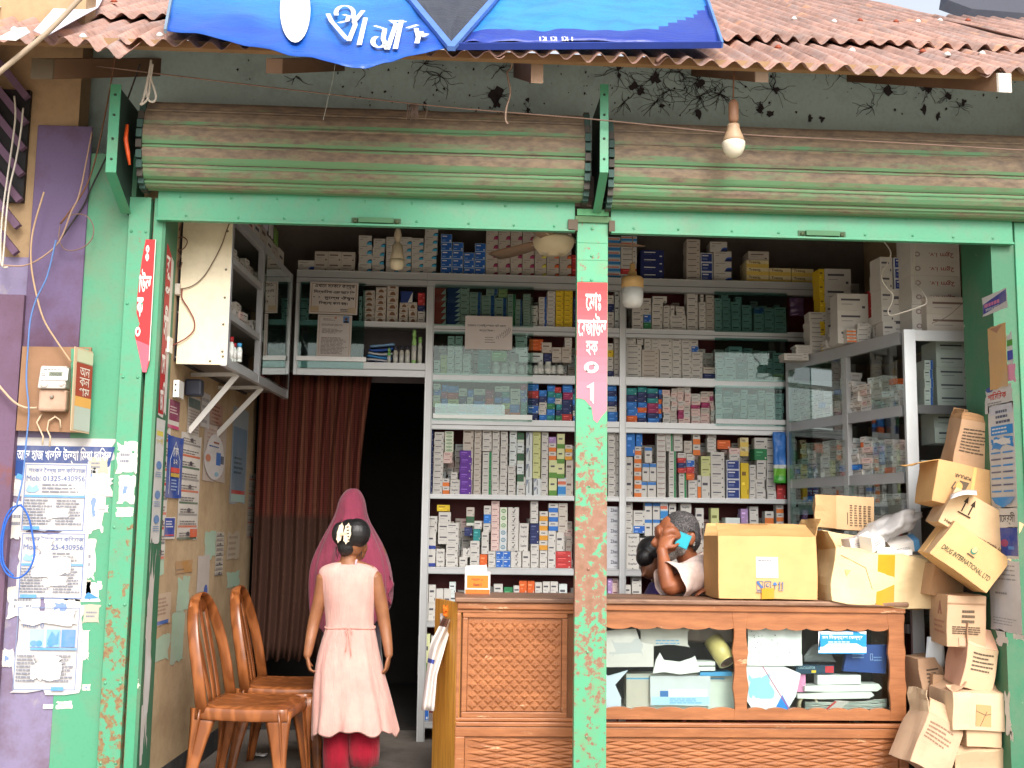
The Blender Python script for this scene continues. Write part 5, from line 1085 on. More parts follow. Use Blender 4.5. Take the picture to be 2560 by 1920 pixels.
bay('fourth shelf, left bay', '4', [(1075, 1086, 1074, 11, 'nv', .1), (1088, 1112, 1080, 10, 'w', .5), (1114, 1136, 1078, 6, 'ov', .3, 1130), (1112, 1134, 1130, 2, 'pk', .3, 1158), (1110, 1127, 1196, 2, 'oh', .2), (1129, 1153, 1198, 2, 'sp', .2), (1130, 1146, 1180, 1, 'w', .1, 1198), (1160, 1186, 1070, 6, 'w2', .2), (1153, 1182, 1126, 6, 'pu', .7), (1188, 1206, 1076, 12, 'w2', .1), (1208, 1231, 1075, 3, 'w', .2, 1128), (1209, 1232, 1130, 6, 'wgs', .05), (1233, 1251, 1075, 9, 'w', .15), (1253, 1271, 1078, 9, 'w', .3), (1272, 1291, 1164, 5, 'w', .2), (1276, 1294, 1078, 4, 'cy', .15, 1164), (1295, 1312, 1081, 6, ['cy', 'gp'], .1), (1298, 1316, 1192, 2, 'w', .2), (1317, 1333, 1080, 4, 'vt', .05), (1334, 1353, 1079, 5, 'ol', .05, 1196), (1336, 1354, 1196, 2, 'vt', .1), (1355, 1372, 1080, 8, 'w', .2), (1373, 1392, 1108, 2, 'oh', .1, 1150), (1373, 1392, 1092, 1, 'lv', .1, 1108), (1374, 1394, 1150, 2, 'mx', .05), (1394, 1413, 1084, 3, 'mx', .05, 1196), (1396, 1420, 1194, 1, 'sy', .05), (1414, 1432, 1112, 2, 'ah', .1, 1150), (1416, 1434, 1150, 2, 'w2', .1)])
bay('fifth shelf, left bay', '5', [(1071, 1095, 1329, 2, 'nh', .05), (1072, 1098, 1290, 2, 'w', .2, 1329), (1096, 1117, 1372, 2, 'sp', .1), (1101, 1131, 1280, 3, 'w', .3, 1360), (1096, 1128, 1262, 1, 'ye', .2, 1278), (1121, 1151, 1307, 6, 'w', .5), (1153, 1173, 1392, 1, 'w', .1), (1162, 1183, 1370, 1, 'tk', .1, 1393), (1164, 1184, 1318, 1, 'nv', .2, 1340), (1170, 1190, 1268, 2, ['gp', 'w2'], .1, 1314), (1187, 1205, 1322, 1, 'te', .2, 1352), (1190, 1209, 1302, 1, 'w', .1, 1322), (1180, 1203, 1352, 3, 'w', .2), (1213, 1231, 1264, 3, ['w', 'cb', 'w'], .1, 1330), (1208, 1226, 1330, 2, 'w', .1, 1385), (1204, 1223, 1386, 1, 'or', .1), (1232, 1252, 1252, 8, 'pk', .05, 1377), (1253, 1271, 1268, 6, ['ob', 'ob', 'ob', 'ov', 'ov', 'ov'], .1, 1377), (1225, 1243, 1378, 2, 'w', .1), (1244, 1262, 1378, 2, 'bl', .1), (1262, 1280, 1378, 2, 'bl', .1), (1273, 1300, 1268, 5, 'tk', .1, 1377), (1281, 1307, 1378, 2, 'tk', .1), (1301, 1324, 1308, 3, 'sp', .15, 1378), (1309, 1328, 1378, 1, 'w', .05), (1329, 1348, 1253, 3, 'w', .1, 1308), (1328, 1350, 1308, 2, 'nv', .1, 1360), (1330, 1350, 1360, 3, 'w', .1), (1351, 1372, 1278, 4, 'ah', .15, 1375), (1352, 1371, 1376, 2, 'w', .05), (1374, 1397, 1258, 3, 'bh', .1, 1327), (1373, 1392, 1327, 3, 'w', .1), (1393, 1411, 1331, 1, 'w', .1, 1378), (1398, 1421, 1258, 3, 'w2', .2, 1331), (1391, 1430, 1378, 3, 'rd', .3)])
bay('bottom shelf behind the counter, left bay', '6', [(1066, 1078, 1462, 2, 'w', .1), (1079, 1096, 1462, 2, 'w', .1), (1097, 1115, 1472, 1, 'w', .05), (1116, 1134, 1472, 1, 'w', .05), (1124, 1150, 1484, 2, 'cy', .2), (1130, 1146, 1455, 1, 'cy', .2, 1484), (1240, 1262, 1460, 3, 'w', .3), (1264, 1286, 1468, 2, 'gr', .2), (1288, 1305, 1464, 3, 'w', .1), (1302, 1321, 1452, 3, 'or', .1), (1322, 1340, 1452, 3, 'or', .1), (1341, 1358, 1456, 3, 'w', .1), (1360, 1378, 1454, 3, 'w', .1), (1379, 1398, 1454, 3, 'w', .1), (1400, 1420, 1460, 2, 'cy', .1)])
bay('lowest shelf by the hanging shirt', zs(1806) + .001, [(1052, 1082, 1770, 1, 'bl', .1)])
bay('white packs behind the hanging shirt', zs(1690, 1070) , [(1054, 1066, 1590, 1, 'w', .1), (1068, 1084, 1585, 1, 'mx', .1), (1086, 1104, 1590, 1, 'w', .1)])
B = 'right bay'
bay('first shelf, ' + B, '1', [(1519, 1535, 738, 4, ['w', 'w', 'nv', 'w'], .2), (1537, 1549, 726, 3, 'cy', .1), (1580, 1608, 744, 5, 'w', .2), (1609, 1628, 786, 2, ['gr', 'bl'], .2), (1607, 1628, 745, 2, 'w', .1, 786), (1630, 1657, 755, 4, 'w', .3), (1632, 1668, 740, 1, 'w', .1, 756), (1659, 1675, 764, 5, 'w', .2), (1676, 1716, 788, 3, 'w', .3), (1677, 1687, 764, 1, 'w', .1, 788), (1690, 1712, 766, 2, 'w', .5, 788), (1718, 1745, 722, 6, 'w', .2), (1748, 1765, 755, 5, 'w', .2), (1752, 1760, 736, 1, 'w', .1, 755), (1766, 1786, 738, 6, 'w2', .1), (1788, 1806, 745, 5, 'cy', .1), (1807, 1827, 745, 5, 'cy', .1), (1804, 1822, 732, 1, 'cy', .1, 746), (1829, 1853, 754, 4, 'cy', .2), (1840, 1855, 742, 1, 'cy', .2, 754), (1856, 1880, 762, 4, 'cy', .3), (1886, 1911, 768, 4, ['cy', 'cy', 'cy', 'bl'], .1), (1912, 1936, 772, 3, 'cy', .1), (1937, 1966, 768, 4, 'cy', .1)])
bay('second shelf, ' + B, '2', [(1519, 1534, 858, 5, ['nv', 'w', 'w', 'ye', 'w'], .1), (1536, 1549, 842, 8, 'w', .1), (1566, 1604, 861, 6, 'w', .1), (1566, 1590, 844, 1, 'w', .2, 860), (1592, 1608, 842, 1, 'w', .1, 861), (1605, 1648, 874, 6, 'w2', .05), (1611, 1629, 841, 3, 'w', .2, 874), (1630, 1650, 846, 3, 'w', .2, 874), (1649, 1680, 838, 6, 'w', .1), (1681, 1704, 844, 6, 'w', .1), (1705, 1729, 838, 8, 'w', .15), (1730, 1757, 880, 5, 'w', .5), (1728, 1746, 850, 2, ['bl', 'w'], .2, 880), (1758, 1790, 918, 2, ['nv', 'w2'], .2), (1792, 1812, 898, 3, 'cy', .3), (1813, 1840, 892, 3, 'cy', .2), (1820, 1854, 866, 1, 'cy', .5, 893), (1842, 1868, 905, 2, 'te', .2), (1869, 1886, 884, 4, 'cy', .2), (1888, 1914, 906, 2, 'cy', .2), (1904, 1920, 878, 2, 'cy', .1, 906), (1916, 1932, 897, 3, 'cy', .2), (1933, 1960, 882, 4, ['ol', 'cy', 'cy', 'cy'], .2)])
jumble('third shelf, ' + B, '3', 1519, 1549, 962, ['cb', 'nv', 'gr', 'w', 'cb'], 6, seed=5); jumble('third shelf beside the upright, ' + B, '3', 1567, 1656, 965, ['cb', 'nv', 'or', 'cb', 'mg', 'te', 'nv'], 6, seed=6)
jumble('third shelf middle, ' + B, '3', 1657, 1786, 972, ['w', 'pk', 'w', 'w2', 'pk', 'mg'], 7, seed=7); jumble('third shelf behind glass, ' + B, '3', 1788, 1962, 972, ['cy', 'cy', 'cy', 'te'], 6, seed=8)
bay('fourth shelf, ' + B, '4', [(1521, 1540, 1076, 9, 'w', .3), (1541, 1549, 1076, 8, 'w', .1), (1565, 1582, 1142, 2, 'w', .1), (1566, 1588, 1078, 1, 'cb', .1, 1140), (1586, 1604, 1116, 6, ['oh'] * 6, .1), (1590, 1606, 1078, 1, 'cb', .1, 1116), (1602, 1618, 1204, 1, 'bt', .05), (1619, 1640, 1204, 1, 'bt', .05), (1606, 1623, 1158, 1, 'bt', .05, 1203), (1624, 1641, 1158, 1, 'bt', .05, 1203), (1612, 1630, 1118, 1, 'bt', .05, 1157), (1642, 1664, 1084, 12, 'cp', .1), (1665, 1682, 1078, 4, 'wgs', .1, 1128), (1672, 1690, 1128, 6, 'wgs', .1), (1684, 1706, 1078, 3, 'w', .1, 1128), (1697, 1716, 1182, 3, 'wgs', .2), (1694, 1715, 1132, 4, ['rd', 'nv', 'rd', 'w'], .3, 1182), (1716, 1736, 1134, 4, ['or', 'rd', 'bl', 'w'], .3, 1200), (1720, 1742, 1200, 3, 'w', .2), (1710, 1730, 1102, 2, 'w2', .1, 1132), (1732, 1750, 1084, 2, 'oh', .1, 1138), (1743, 1752, 1188, 1, 'oh', .05), (1753, 1774, 1190, 1, 'w', .05), (1752, 1778, 1140, 2, 'ol', .1, 1190), (1776, 1810, 1130, 5, 'w', .1), (1768, 1790, 1086, 5, 'w', .3, 1130), (1792, 1824, 1100, 1, 'or', .6, 1122), (1815, 1848, 1150, 4, 'np', .05), (1822, 1848, 1120, 2, ['w', 'pk'], .2, 1150), (1849, 1870, 1094, 2, 'tz', .1, 1140), (1850, 1870, 1157, 1, 'ye', .05), (1872, 1888, 1162, 5, 'w', .4), (1884, 1916, 1094, 2, ['gr', 'w'], .7, 1150), (1889, 1912, 1150, 4, 'w', .7), (1914, 1936, 1094, 8, 'w', .4), (1940, 1962, 1212, 1, 'rd', .1)])
bay('fifth shelf, ' + B, '5', [(1518, 1549, 1266, 6, 'zb', .1), (1566, 1598, 1334, 4, 'sp', .1), (1564, 1582, 1254, 4, 'w', .1, 1333), (1584, 1614, 1276, 3, ['bl', 'w', 'w'], .1, 1333), (1600, 1622, 1345, 3, 'w', .4), (1612, 1630, 1256, 2, 'bt', .1, 1340), (1632, 1650, 1256, 2, 'bt', .1, 1340), (1651, 1670, 1256, 1, 'sy', .1, 1300), (1672, 1690, 1258, 2, 'w', .1, 1330), (1700, 1727, 1258, 3, 'sp', .2, 1330), (1736, 1756, 1270, 1, 'w', .8, 1320), (1776, 1796, 1270, 1, 'ol', .1, 1330), (1812, 1848, 1294, 1, 'cy', .1, 1345), (1850, 1868, 1272, 2, 'lv', .1, 1345), (1872, 1894, 1266, 3, 'w', .1, 1345), (1910, 1932, 1278, 2, 'oh', .1, 1345), (1938, 1956, 1262, 4, 'oh', .1, 1345), (1782, 1814, 1318, 1, 'cy', .1, 1345), (1730, 1760, 1350, 3, 'w2', .5), (1770, 1800, 1350, 3, 'w', .5), (1640, 1690, 1340, 3, 'w', .4)])
bay('bottom shelf behind the counter, ' + B, zs(1500, 1600), [(1520, 1532, 1446, 2, 'lv', .1), (1532, 1548, 1446, 2, 'pk', .1), (1580, 1604, 1440, 2, 'w', .1), (1564, 1578, 1462, 1, 'w', .1)])
n0 = len(REC)                       # stock standing behind the middle post
for k, y0, rows, kinds in (('T', 600, 4, ['wo', 'w2', 'sy']), ('1', 735, 6, ['ye', 'w', 'w']), ('2', 850, 4, ['w', 'w2', 'cy']), ('3', 965, 5, ['cb', 'nv', 'gr', 'rd']), ('4', 1085, 7, ['w', 'mx', 'w2']), ('5', 1262, 6, ['rd', 'w', 'w']), ('6', 1460, 3, ['w', 'cy'])):
    jumble('stock behind the post', k, 1447, 1517, y0, kinds, rows, seed=ord(k))
for k, x0, x1, y0, rows in (('1', 1090, 1440, 748, 6), ('1', 1570, 1950, 756, 5), ('2', 1100, 1440, 872, 4), ('2', 1570, 1950, 872, 5), ('4', 1080, 1440, 1100, 8), ('4', 1570, 1950, 1106, 7), ('5', 1076, 1440, 1300, 6), ('5', 1570, 1950, 1286, 6), ('6', 1150, 1440, 1470, 2)):    # second rows behind the front stacks
    jumble('second row', k, x0, x1, y0, ['w', 'w', 'w2', 'w', 'cy', 'w2', 'pk'], rows, Y=YS + .21, seed=ord(k) + x0)
for q in REC[n0:]: q['a'] = 0; q['d'] = min(q['d'], .1)
# wall cabinet contents, seen end on through its open front
for i in range(3):
    z = zl[i] + .002; r = random.Random(70 + i); t_ = .05
    while t_ < LCL - .08:
        wbx = r.uniform(.05, .09); n = r.randint(1, 3) if i else r.randint(0, 1); h = r.uniform(.03, .05)
        for k in range(n): p = lc(t_ + wbx / 2, z + h * k, -.05 - .02 * r.random()); REC.append(dict(k=r.choice(['w', 'w', 'w2', 'pk', 'rd' if k == 0 else 'w']), w=wbx - .004, h=h - .001, d=.1, p=p, rz=math.atan2(ld.y, ld.x) + pi * 0 - R(0) + R(r.uniform(-5, 5)), tilt=0, side='wc', l=f"white box, {ORD[k]} up, {ORD[int(t_ * 12) % 28]} along the {['bottom', 'middle', 'upper'][i]} board of the wall cabinet", a=wbx * h * .35))
        t_ += wbx
# packs lying on top of the wall cabinet and display cabinet
r = random.Random(31)
for k in range(7): 
    p = lc(.45 + .17 * k, zt_ + .002, -.06); REC.append(dict(k=['w', 'pk', 'w', 'w2', 'w', 'wm', 'w'][k], w=.15, h=.12 + .1 * r.random(), d=.16, p=p, rz=math.atan2(ld.y, ld.x), tilt=0, side='wc', l=f"white box, {ORD[k]} along the top of the wall cabinet", a=.006))
zr = zrt + .003
bay('long boxes on the display cabinet end', zr, [(2318, 2447, 742, 2, 'w2', .05)], Y=.63, d=.2)
bay('tall white stack on display cabinet', zr + .0, [(2278, 2402, 512, 9, 'iv', .12)], Y=.70, d=.2)
bay('blue banded stack on the display cabinet', zr, [(2238, 2284, 644, 3, 'np', .1, 724), (2230, 2284, 722, 2, 'w', .1), (2204, 2236, 642, 5, 'w', .6)], Y=.88, d=.14)
bay('orange pair on the display cabinet', zr, [(2172, 2212, 728, 4, 'rd', .1), (2095, 2172, 734, 3, 'w', .3)], Y=1.12, d=.14)
bay('far end of the display cabinet top', zr, [(2025, 2070, 780, 9, 'w', .5), (2062, 2128, 672, 5, 'w', .5), (2050, 2064, 672, 6, 'ye', .3), (1962, 2024, 900, 2, 'w', .8), (1990, 2030, 862, 4, 'w', .8)], Y=1.55, d=.12)
bay('front edge of the display cabinet top', zr, [(2066, 2086, 850, 5, 'w', .6), (2086, 2106, 812, 7, 'w', .5), (2102, 2172, 768, 8, 'w', .3)], Y=1.3, d=.1)
bay('middle edge of the display cabinet top', zr, [(2118, 2142, 822, 4, 'oh', .3), (2145, 2180, 808, 4, 'w', .5), (2182, 2212, 792, 5, 'w', .5)], Y=1.06, d=.1)
# boxes inside the display cabinet, along its three upper shelves
for i, (z0, hh) in enumerate(((zrl[0], zrt - zrl[0] - .1), (zrl[1], zrl[0] - zrl[1] - .08), (zrl[2], zrl[1] - zrl[2] - .07))):
    r = random.Random(90 + i); t_ = .1; si = 0
    while t_ < RL - .09:
        wbx = r.uniform(.045, .095); n = max(1, int(hh * r.uniform(.5, .92) / .034))
        for k in range(n):
            h = .033; kd = r.choice(['w', 'w', 'w', 'w2', 'w', 'pk', 'w', 'cy', 'w2', 'cb' if r.random() < .3 else 'w', 'or' if r.random() < .3 else 'w']); p = rc(t_ + wbx / 2, z0 + .002 + h * k, -.05 - .03 * r.random())
            REC.append(dict(k=kd, w=wbx - .003, h=h - .001, d=.1, p=p, rz=math.atan2(-rd.y, -rd.x) + R(r.uniform(-12, 12)), tilt=R(r.uniform(-4, 4)) if k == n - 1 else 0, side='rc', l=f"{K[kd][2]}, {ORD[k]} up in {ORD[si % 28]} pile, {ORD[i]} cabinet shelf", a=wbx * h * .32))
        t_ += wbx; si += 1
bay('end pane of the display cabinet', zrl[0] + .002, [(2340, 2428, 852, 5, 'w', .06), (2310, 2332, 900, 5, 'wbs', .4)], Y=.68, d=.2)
bay('lower end pane of the display cabinet', zrl[1] + .01, [(2334, 2420, 1030, 2, 'wbs', .3, 1108), (2300, 2345, 1150, 1, 'w', .3), (2346, 2396, 1150, 2, 'w', .4)], Y=.68, d=.2)

def box_mesh(k, w, h, d, seed=0):
    base, fn, _ = K[k]; m = MB(); m.box((-w / 2, 0, 0), (w / 2, d, h), base); sh = Sheet(m, (-w / 2, 0, 0), (w, 0, 0), (0, 0, h), (0, -1, 0), .00035); fn(sh)
    m.box((w / 2 + .0001, d * .3, h * .3), (w / 2 + .0003, d * .8, h * .62), tuple(x * .7 for x in base)); return m
for q in REC:
    if len(q['l'].split()) > 16: print('LONG', q['l'])
REC.sort(key=lambda q: -q['a'])
MC = {}; rest = MB(); NKEEP = 292
for i, q in enumerate(REC):
    M4 = Matrix.Translation(q['p']) @ Matrix.Rotation(q['rz'], 4, 'Z') @ Matrix.Rotation(q['tilt'], 4, 'Y')
    if q.get('side') == 'rc': M4 = M4 @ Matrix.Translation((0, -.04, 0))
    key = (q['k'], round(q['w'], 3), round(q['h'], 3), round(q['d'], 3))
    if i < NKEEP:
        if key not in MC:
            o = box_mesh(q['k'], q['w'], q['h'], q['d']).build('medicine_box', m_card, org=(0, 0, 0)); MC[key] = o
        else: o = MC[key].copy(); COL.objects.link(o)
        o.matrix_world = M4; tag(o, q['l'], 'medicine box', 'medicine boxes on the shelves')
    else:
        b = box_mesh(q['k'], q['w'], q['h'], q['d']); rest.add([M4 @ v for v in b.v], b.f, b.c)
tag(rest.build('medicine_boxes', m_card), 'rest of the small medicine boxes packed on the shelves and cabinets', 'medicine boxes', kind='stuff')

# white bottles on the second shelf
def bottle(px, pt, pb, cap, Y, lab, r=.5, wpx=17, name='pill_bottle', body=S(200, 208, 204), cat='bottle'):
    o = at(px, pb, Y); s_ = (Y + 5.6) / PXF; R_ = wpx * s_ / 2; h = (pb - pt) * s_
    m = MB(); m.lathe([(R_ * .96, 0), (R_, .004), (R_, h * .66), (R_ * .7, h * .76), (R_ * .66, h * .8)], o, body, 14); m.lathe([(R_ * 1.006, h * .14), (R_ * 1.006, h * .56)], o, S(214, 216, 214), 14); ob = m.build(name, m_plastic)
    tag(ob, lab, cat, 'pill bottles in a row')
    c_ = MB(); c_.lathe([(R_ * .8, h * .8), (R_ * .8, h), (R_ * .72, h * 1.0)], o, cap, 14); c_.build('cap', m_plastic, ob)
WC, BC = S(210, 212, 210), S(36, 36, 40)
for k, (px, top, cap, w_) in enumerate(((1240, 904, WC, 'leftmost under the handwritten notice'), (1261, 908, WC, 'second from left, under the handwritten notice'), (1281, 905, WC, 'third from left in the bottle row'), (1303, 908, BC, 'first dark one from left'), (1323, 906, BC, 'second dark one from left'), (1339, 908, BC, 'third dark one from left, slim'), (1351, 904, WC, 'tall one with neighbours slim and tall'), (1370, 904, WC, 'second tall one, left of the last dark pair'), (1384, 908, BC, 'slim first of the last dark pair'), (1400, 907, BC, 'right end of the bottle row'))):
    bottle(px, top, 935, cap, YS + .03, f"white pill bottle with {'dark' if cap is BC else 'white'} cap, {w_}", wpx=18 if k not in (5, 8) else 12)
# tubes and packs on the board above the doorway
zt6 = 913
for k, (px, wpx, top, c1, w_) in enumerate(((988, 12, 865, S(206, 206, 196), 'left of the three amber based'), (1003, 12, 865, S(206, 206, 196), 'middle of the three amber based'), (1018, 12, 864, S(206, 206, 196), 'right of the three amber based'), (1034, 12, 824, S(160, 206, 130), 'tall green'), (1049, 11, 842, S(206, 212, 202), 'white and green'), (972, 9, 870, S(120, 190, 110), 'short green'))):
    bottle(px, top, zt6, S(150, 200, 120) if k > 2 else S(60, 60, 74), YS + .03, f"{w_} tube standing above the doorway", wpx=wpx, name='medicine_tube', body=c1, cat='tube')
m = MB(); p = at(912, 912, YS + .05); 
for k in range(6): m.grid(lambda i, j, k=k: p + Vector((.002 + .165 * i + .006 * k, -.02 + .1 * j, .003 + .026 * k + .02 * sin(i * 3 + k) * .4 + .006 * nz((i * 5, j * 3, k)))), 8, 3, [S(40, 110, 190), S(206, 206, 214), S(60, 140, 210), S(190, 196, 206), S(46, 90, 180), S(120, 160, 200)][k])
tag(m.build('folded_packs', m_gloss, solid=.012), 'pile of folded blue and white plastic packs above the doorway', 'packet')
# blue and green sachet strip hanging at the end of the shelf, and crumpled bags
def hanging(px0, px1, py0, py1, Y, cols, name, label, cat, amp=.02):
    m = MB(); a = at(px0, py0, Y); b = at(px1, py1, Y)
    m.grid(lambda i, j: (lerp(a.x, b.x, i), Y + amp * nz((i * 3, j * 4, px0)) - .01 * sin(pi * i), lerp(b.z, a.z, j)), 8, 14, lambda i, j: cols[min(len(cols) - 1, int((1 - j) * len(cols)))]); return tag(m.build(name, m_gloss, solid=.002), label, cat)
hanging(1932, 1966, 1080, 1208, YS - .03, [S(60, 120, 200)] * 5 + [S(200, 206, 206), S(110, 176, 60), S(70, 160, 60)], 'hanging_sachet', 'blue and green sachet strip hanging at the right end of the fourth shelf', 'sachet')
hanging(1974, 2010, 744, 790, 1.7, [S(70, 50, 80)], 'dark_bag', 'dark plastic bag scrap hanging near the corner above the shelf', 'bag')
m = MB(); 
for k in range(7): m.grid(lambda i, j, k=k: lc(.62 + .19 * k / 2 + .12 * i, zt_ + .13 + .1 * j + .02 * nz((i * 4, j * 4, k)), -.02 - .16 * j * (k % 2) - .03 * k % .05), 5, 4, [S(60, 90, 180), S(206, 110, 60), S(190, 190, 206), S(110, 70, 130), S(206, 206, 210), S(50, 110, 190), S(120, 160, 80)][k])
tag(m.build('snack_packets', m_gloss, solid=.003), 'jumbled shiny blue and orange packets on top of the wall cabinet', 'packets', kind='stuff')
for k, (px, top, cap) in enumerate(((576, 842, S(150, 30, 36)), (583, 858, S(150, 30, 36)), (597, 858, S(60, 140, 190)), (568, 868, S(206, 206, 206)))):
    bottle(px, top, 905, cap, .42 + .05 * k, ['tall white spray can with red cap, first in the wall cabinet', 'white spray can with red cap standing just behind the tall one', 'white spray can with pale blue cap in the wall cabinet', 'white capped can at the near edge of the wall cabinet'][k], wpx=15, name='spray_can', cat='can')
# ================================================================== carved wooden counter
YCN = .35; CD = .47
def cx(px): return at(px, 1650, YCN).x
def cz(py, px=1700): return at(px, py, YCN).z
t = NT('varnished_wood'); g1 = t.noise(3.5, 7, .6, stretch=(1, 1, 9)); g2 = t.noise(30, 5, .6, stretch=(.5, 1, 6)); 
c = t.mix(t.ramp(g1, .35, .65), S(170, 108, 66), S(138, 84, 48)); c = t.mix(t.math('MULTIPLY', t.ramp(g2, .45, .7), .45), c, S(128, 72, 38))
c = t.mix(t.math('MULTIPLY', t.ramp(t.noise(9, 9, .72, stretch=(.5, 1, 2)), .62, .66), .75), c, S(206, 170, 132))
t.bump(g2, .12, .003); m_varn = t.fin(c, .42)
t = NT('worn_counter_top'); g1 = t.noise(4, 7, .6, stretch=(.5, 3, 1)); g2 = t.noise(40, 5, .6, stretch=(.2, 3, 1))
c = t.mix(t.ramp(g1, .35, .65), S(128, 92, 70), S(96, 66, 50)); c = t.mix(t.math('MULTIPLY', t.ramp(g2, .45, .7), .5), c, S(168, 134, 108)); m_top = t.fin(c, .55)
t = NT('yellow_wood'); g1 = t.noise(6, 6, .6, stretch=(9, 9, .6)); c = t.mix(t.ramp(g1, .3, .7), S(214, 158, 62), S(168, 108, 38)); t.bump(g1, .2, .003); m_yw = t.fin(c, .5)
XC0, XC1 = cx(1140), cx(2266); XW0, XWM0, XWM1, XW1 = cx(1510), cx(1836), cx(1866), cx(2222)
ct = empty('shop_counter', ((XC0 + XC1) / 2, YCN, 0), 'long carved wooden counter with two scalloped glass windows behind the middle post', 'counter')
zt0, ze = cz(1499), cz(1511)
m = MB(); m.box((XC0 - .012, YCN - .03, ze), (XC1 + .012, YCN + CD, zt0), (1, 1, 1)); m.build('counter_top', m_top, ct, bevel=.006)
m = MB(); m.box((XC0 + .002, YCN - .014, ze - .035), (XC1 - .002, YCN + .02, ze - .0015), (1, 1, 1)); m.build('top_moulding', m_varn, ct, bevel=.005)
zr1, zw1, zw0, zr0 = ze - .036, cz(1568), cz(1774), cz(1806)
XP0, XP1 = cx(1155), cx(1418)
def scal(x0, x1, z, n, a, up, y):           # scalloped edge points from x0 to x1
    P = []
    for k in range(n * 8 + 1):
        u = k / 8; P.append(Vector((lerp(x0, x1, u / n), y, z + up * a * abs(sin(pi * u)) ** .7)))
    return P
def rail_sc(x0, x1, ztop, zedge, n, low):
    y = YCN
    if low: P = [Vector((x0, y, ztop)), Vector((x1, y, ztop))] + scal(x1, x0, zedge, n, .012, 1, y)
    else: P = scal(x0, x1, zedge, n, .012, -1, y) + [Vector((x1, y, ztop)), Vector((x0, y, ztop))]
    return P
m = MB()
for x0, x1, n in ((XW0 - .13, XWM0 + .005, 6), (XWM1 - .005, XW1 + .002, 7)):
    m.prism(rail_sc(x0, x1, zr1, zw1, n, False), (0, .022, 0), (1, 1, 1)); m.prism(rail_sc(x0, x1, zr0 + .014, zw0, n, True), (0, .022, 0), (1, 1, 1))
wf = m.build('window_frame', m_varn, ct, bevel=.0025)
def stile(x0, x1, wob, name='stile'):
    P = []; n = 24; z0, z1 = zr0 + .014, zr1
    for k in range(n + 1): z = lerp(z0, z1, k / n); P.append((x1 - wob * abs(sin(3 * pi * k / n + .3)), YCN - .002, z))
    for k in range(n, -1, -1): z = lerp(z0, z1, k / n); P.append((x0 + wob * abs(sin(3 * pi * k / n + .3)), YCN - .002, z))
    mm = MB(); mm.prism(P, (0, .023, 0), (1, 1, 1)); return mm.build(name, m_varn, ct, bevel=.0025)
stile(XWM0 - .012, XWM1 + .012, .012); stile(XW1 - .006, XC1 - .002, .010)
def frame(x0, x1, z0, z1, w, y, name):
    mm = MB(); mm.box((x0, y, z0), (x1, y + .02, z0 + w), (1, 1, 1)); mm.box((x0, y, z1 - w), (x1, y + .02, z1), (1, 1, 1)); mm.box((x0, y, z0 + w + .0005), (x0 + w, y + .02, z1 - w - .0005), (1, 1, 1)); mm.box((x1 - w, y, z0 + w + .0005), (x1, y + .02, z1 - w - .0005), (1, 1, 1)); return mm.build(name, m_varn, ct, bevel=.004)
def carved(x0, x1, z0, z1, cw, ch, hgt, y, name):
    mm = MB(); mm.box((x0, y, z0), (x1, y + .012, z1), (1, 1, 1)); nx = int((x1 - x0) / cw); nzz = int((z1 - z0) / ch); cw = (x1 - x0) / nx; ch = (z1 - z0) / nzz; g_ = .88
    for i in range(2 * nx - 1):
        for j in range(2 * nzz - 1):
            if (i + j) % 2: continue
            c0 = Vector((x0 + cw * (i + 1) / 2, y - .0005, z0 + ch * (j + 1) / 2)); r_ = [Vector((-cw / 2 * g_, 0, 0)), Vector((0, 0, -ch / 2 * g_)), Vector((cw / 2 * g_, 0, 0)), Vector((0, 0, ch / 2 * g_))]
            ap = [c0 + k * .42 + Vector((0, -hgt, 0)) for k in r_]; bs = [c0 + k for k in r_]
            mm.add(bs + ap, [(0, 1, 5, 4), (1, 2, 6, 5), (2, 3, 7, 6), (3, 0, 4, 7), (4, 5, 6, 7)], (1, 1, 1))
    return mm.build(name, m_varn, ct)
zp1, zp0 = cz(1532, 1300), cz(1795, 1300)
frame(XC0 + .002, XW0 - .128, zr0 - .0, zr1, .018, YCN - .001, 'panel_frame')
frame(XP0, XP1, zp0, zp1, .028, YCN + .004, 'panel_frame'); carved(XP0 + .03, XP1 - .03, zp0 + .032, zp1 - .03, .05, .048, .007, YCN + .016, 'carved_panel')
m = MB(); m.box((XC0 + .002, YCN + .022, .02), (XW0 - .13, YCN + CD - .02, zr1), S(120, 76, 44)); m.build('carcass', m_wood, ct)
zl1 = cz(1812); 
m = MB(); m.box((XC0 + .004, YCN - .012, zl1 - .012), (XC1 - .004, YCN + .03, zr0 - .002), (1, 1, 1)); m.build('middle_moulding', m_varn, ct, bevel=.005)
frame(XC0 + .002, XC1 - .002, .06, zl1 - .014, .05, YCN - .004, 'panel_frame'); carved(XC0 + .054, XC1 - .054, .115, zl1 - .067, .155, .031, .007, YCN + .012, 'carved_panel')
m = MB(); m.box((XC1 - .018, YCN + .022, .02), (XC1, YCN + CD - .01, ze - .002), (1, 1, 1)); m.build('side_panel', m_varn, ct)
m = MB(); P0 = at(1086, 1600, YCN + .33); m.hexa([(XC0 + .001, YCN + .004, 0), (XC0 + .022, YCN + .004, 0), (P0.x + .02, P0.y, 0), (P0.x, P0.y, 0), (XC0 + .001, YCN + .004, ze - .004), (XC0 + .022, YCN + .004, ze - .004), (P0.x + .02, P0.y, ze - .004), (P0.x, P0.y, ze - .004)], (1, 1, 1)); m.build('side_panel', m_yw, ct)
m = MB(); m.box((XW0 - .12, YCN + .03, zw0 - .03), (XC1 - .02, YCN + CD - .02, zw0 - .012), S(206, 204, 196)); m.box((XW0 - .12, YCN + CD - .03, zw0 - .01), (XC1 - .02, YCN + CD - .02, ze - .002), S(70, 74, 80)); m.build('inner_shelf', m_wood, ct)
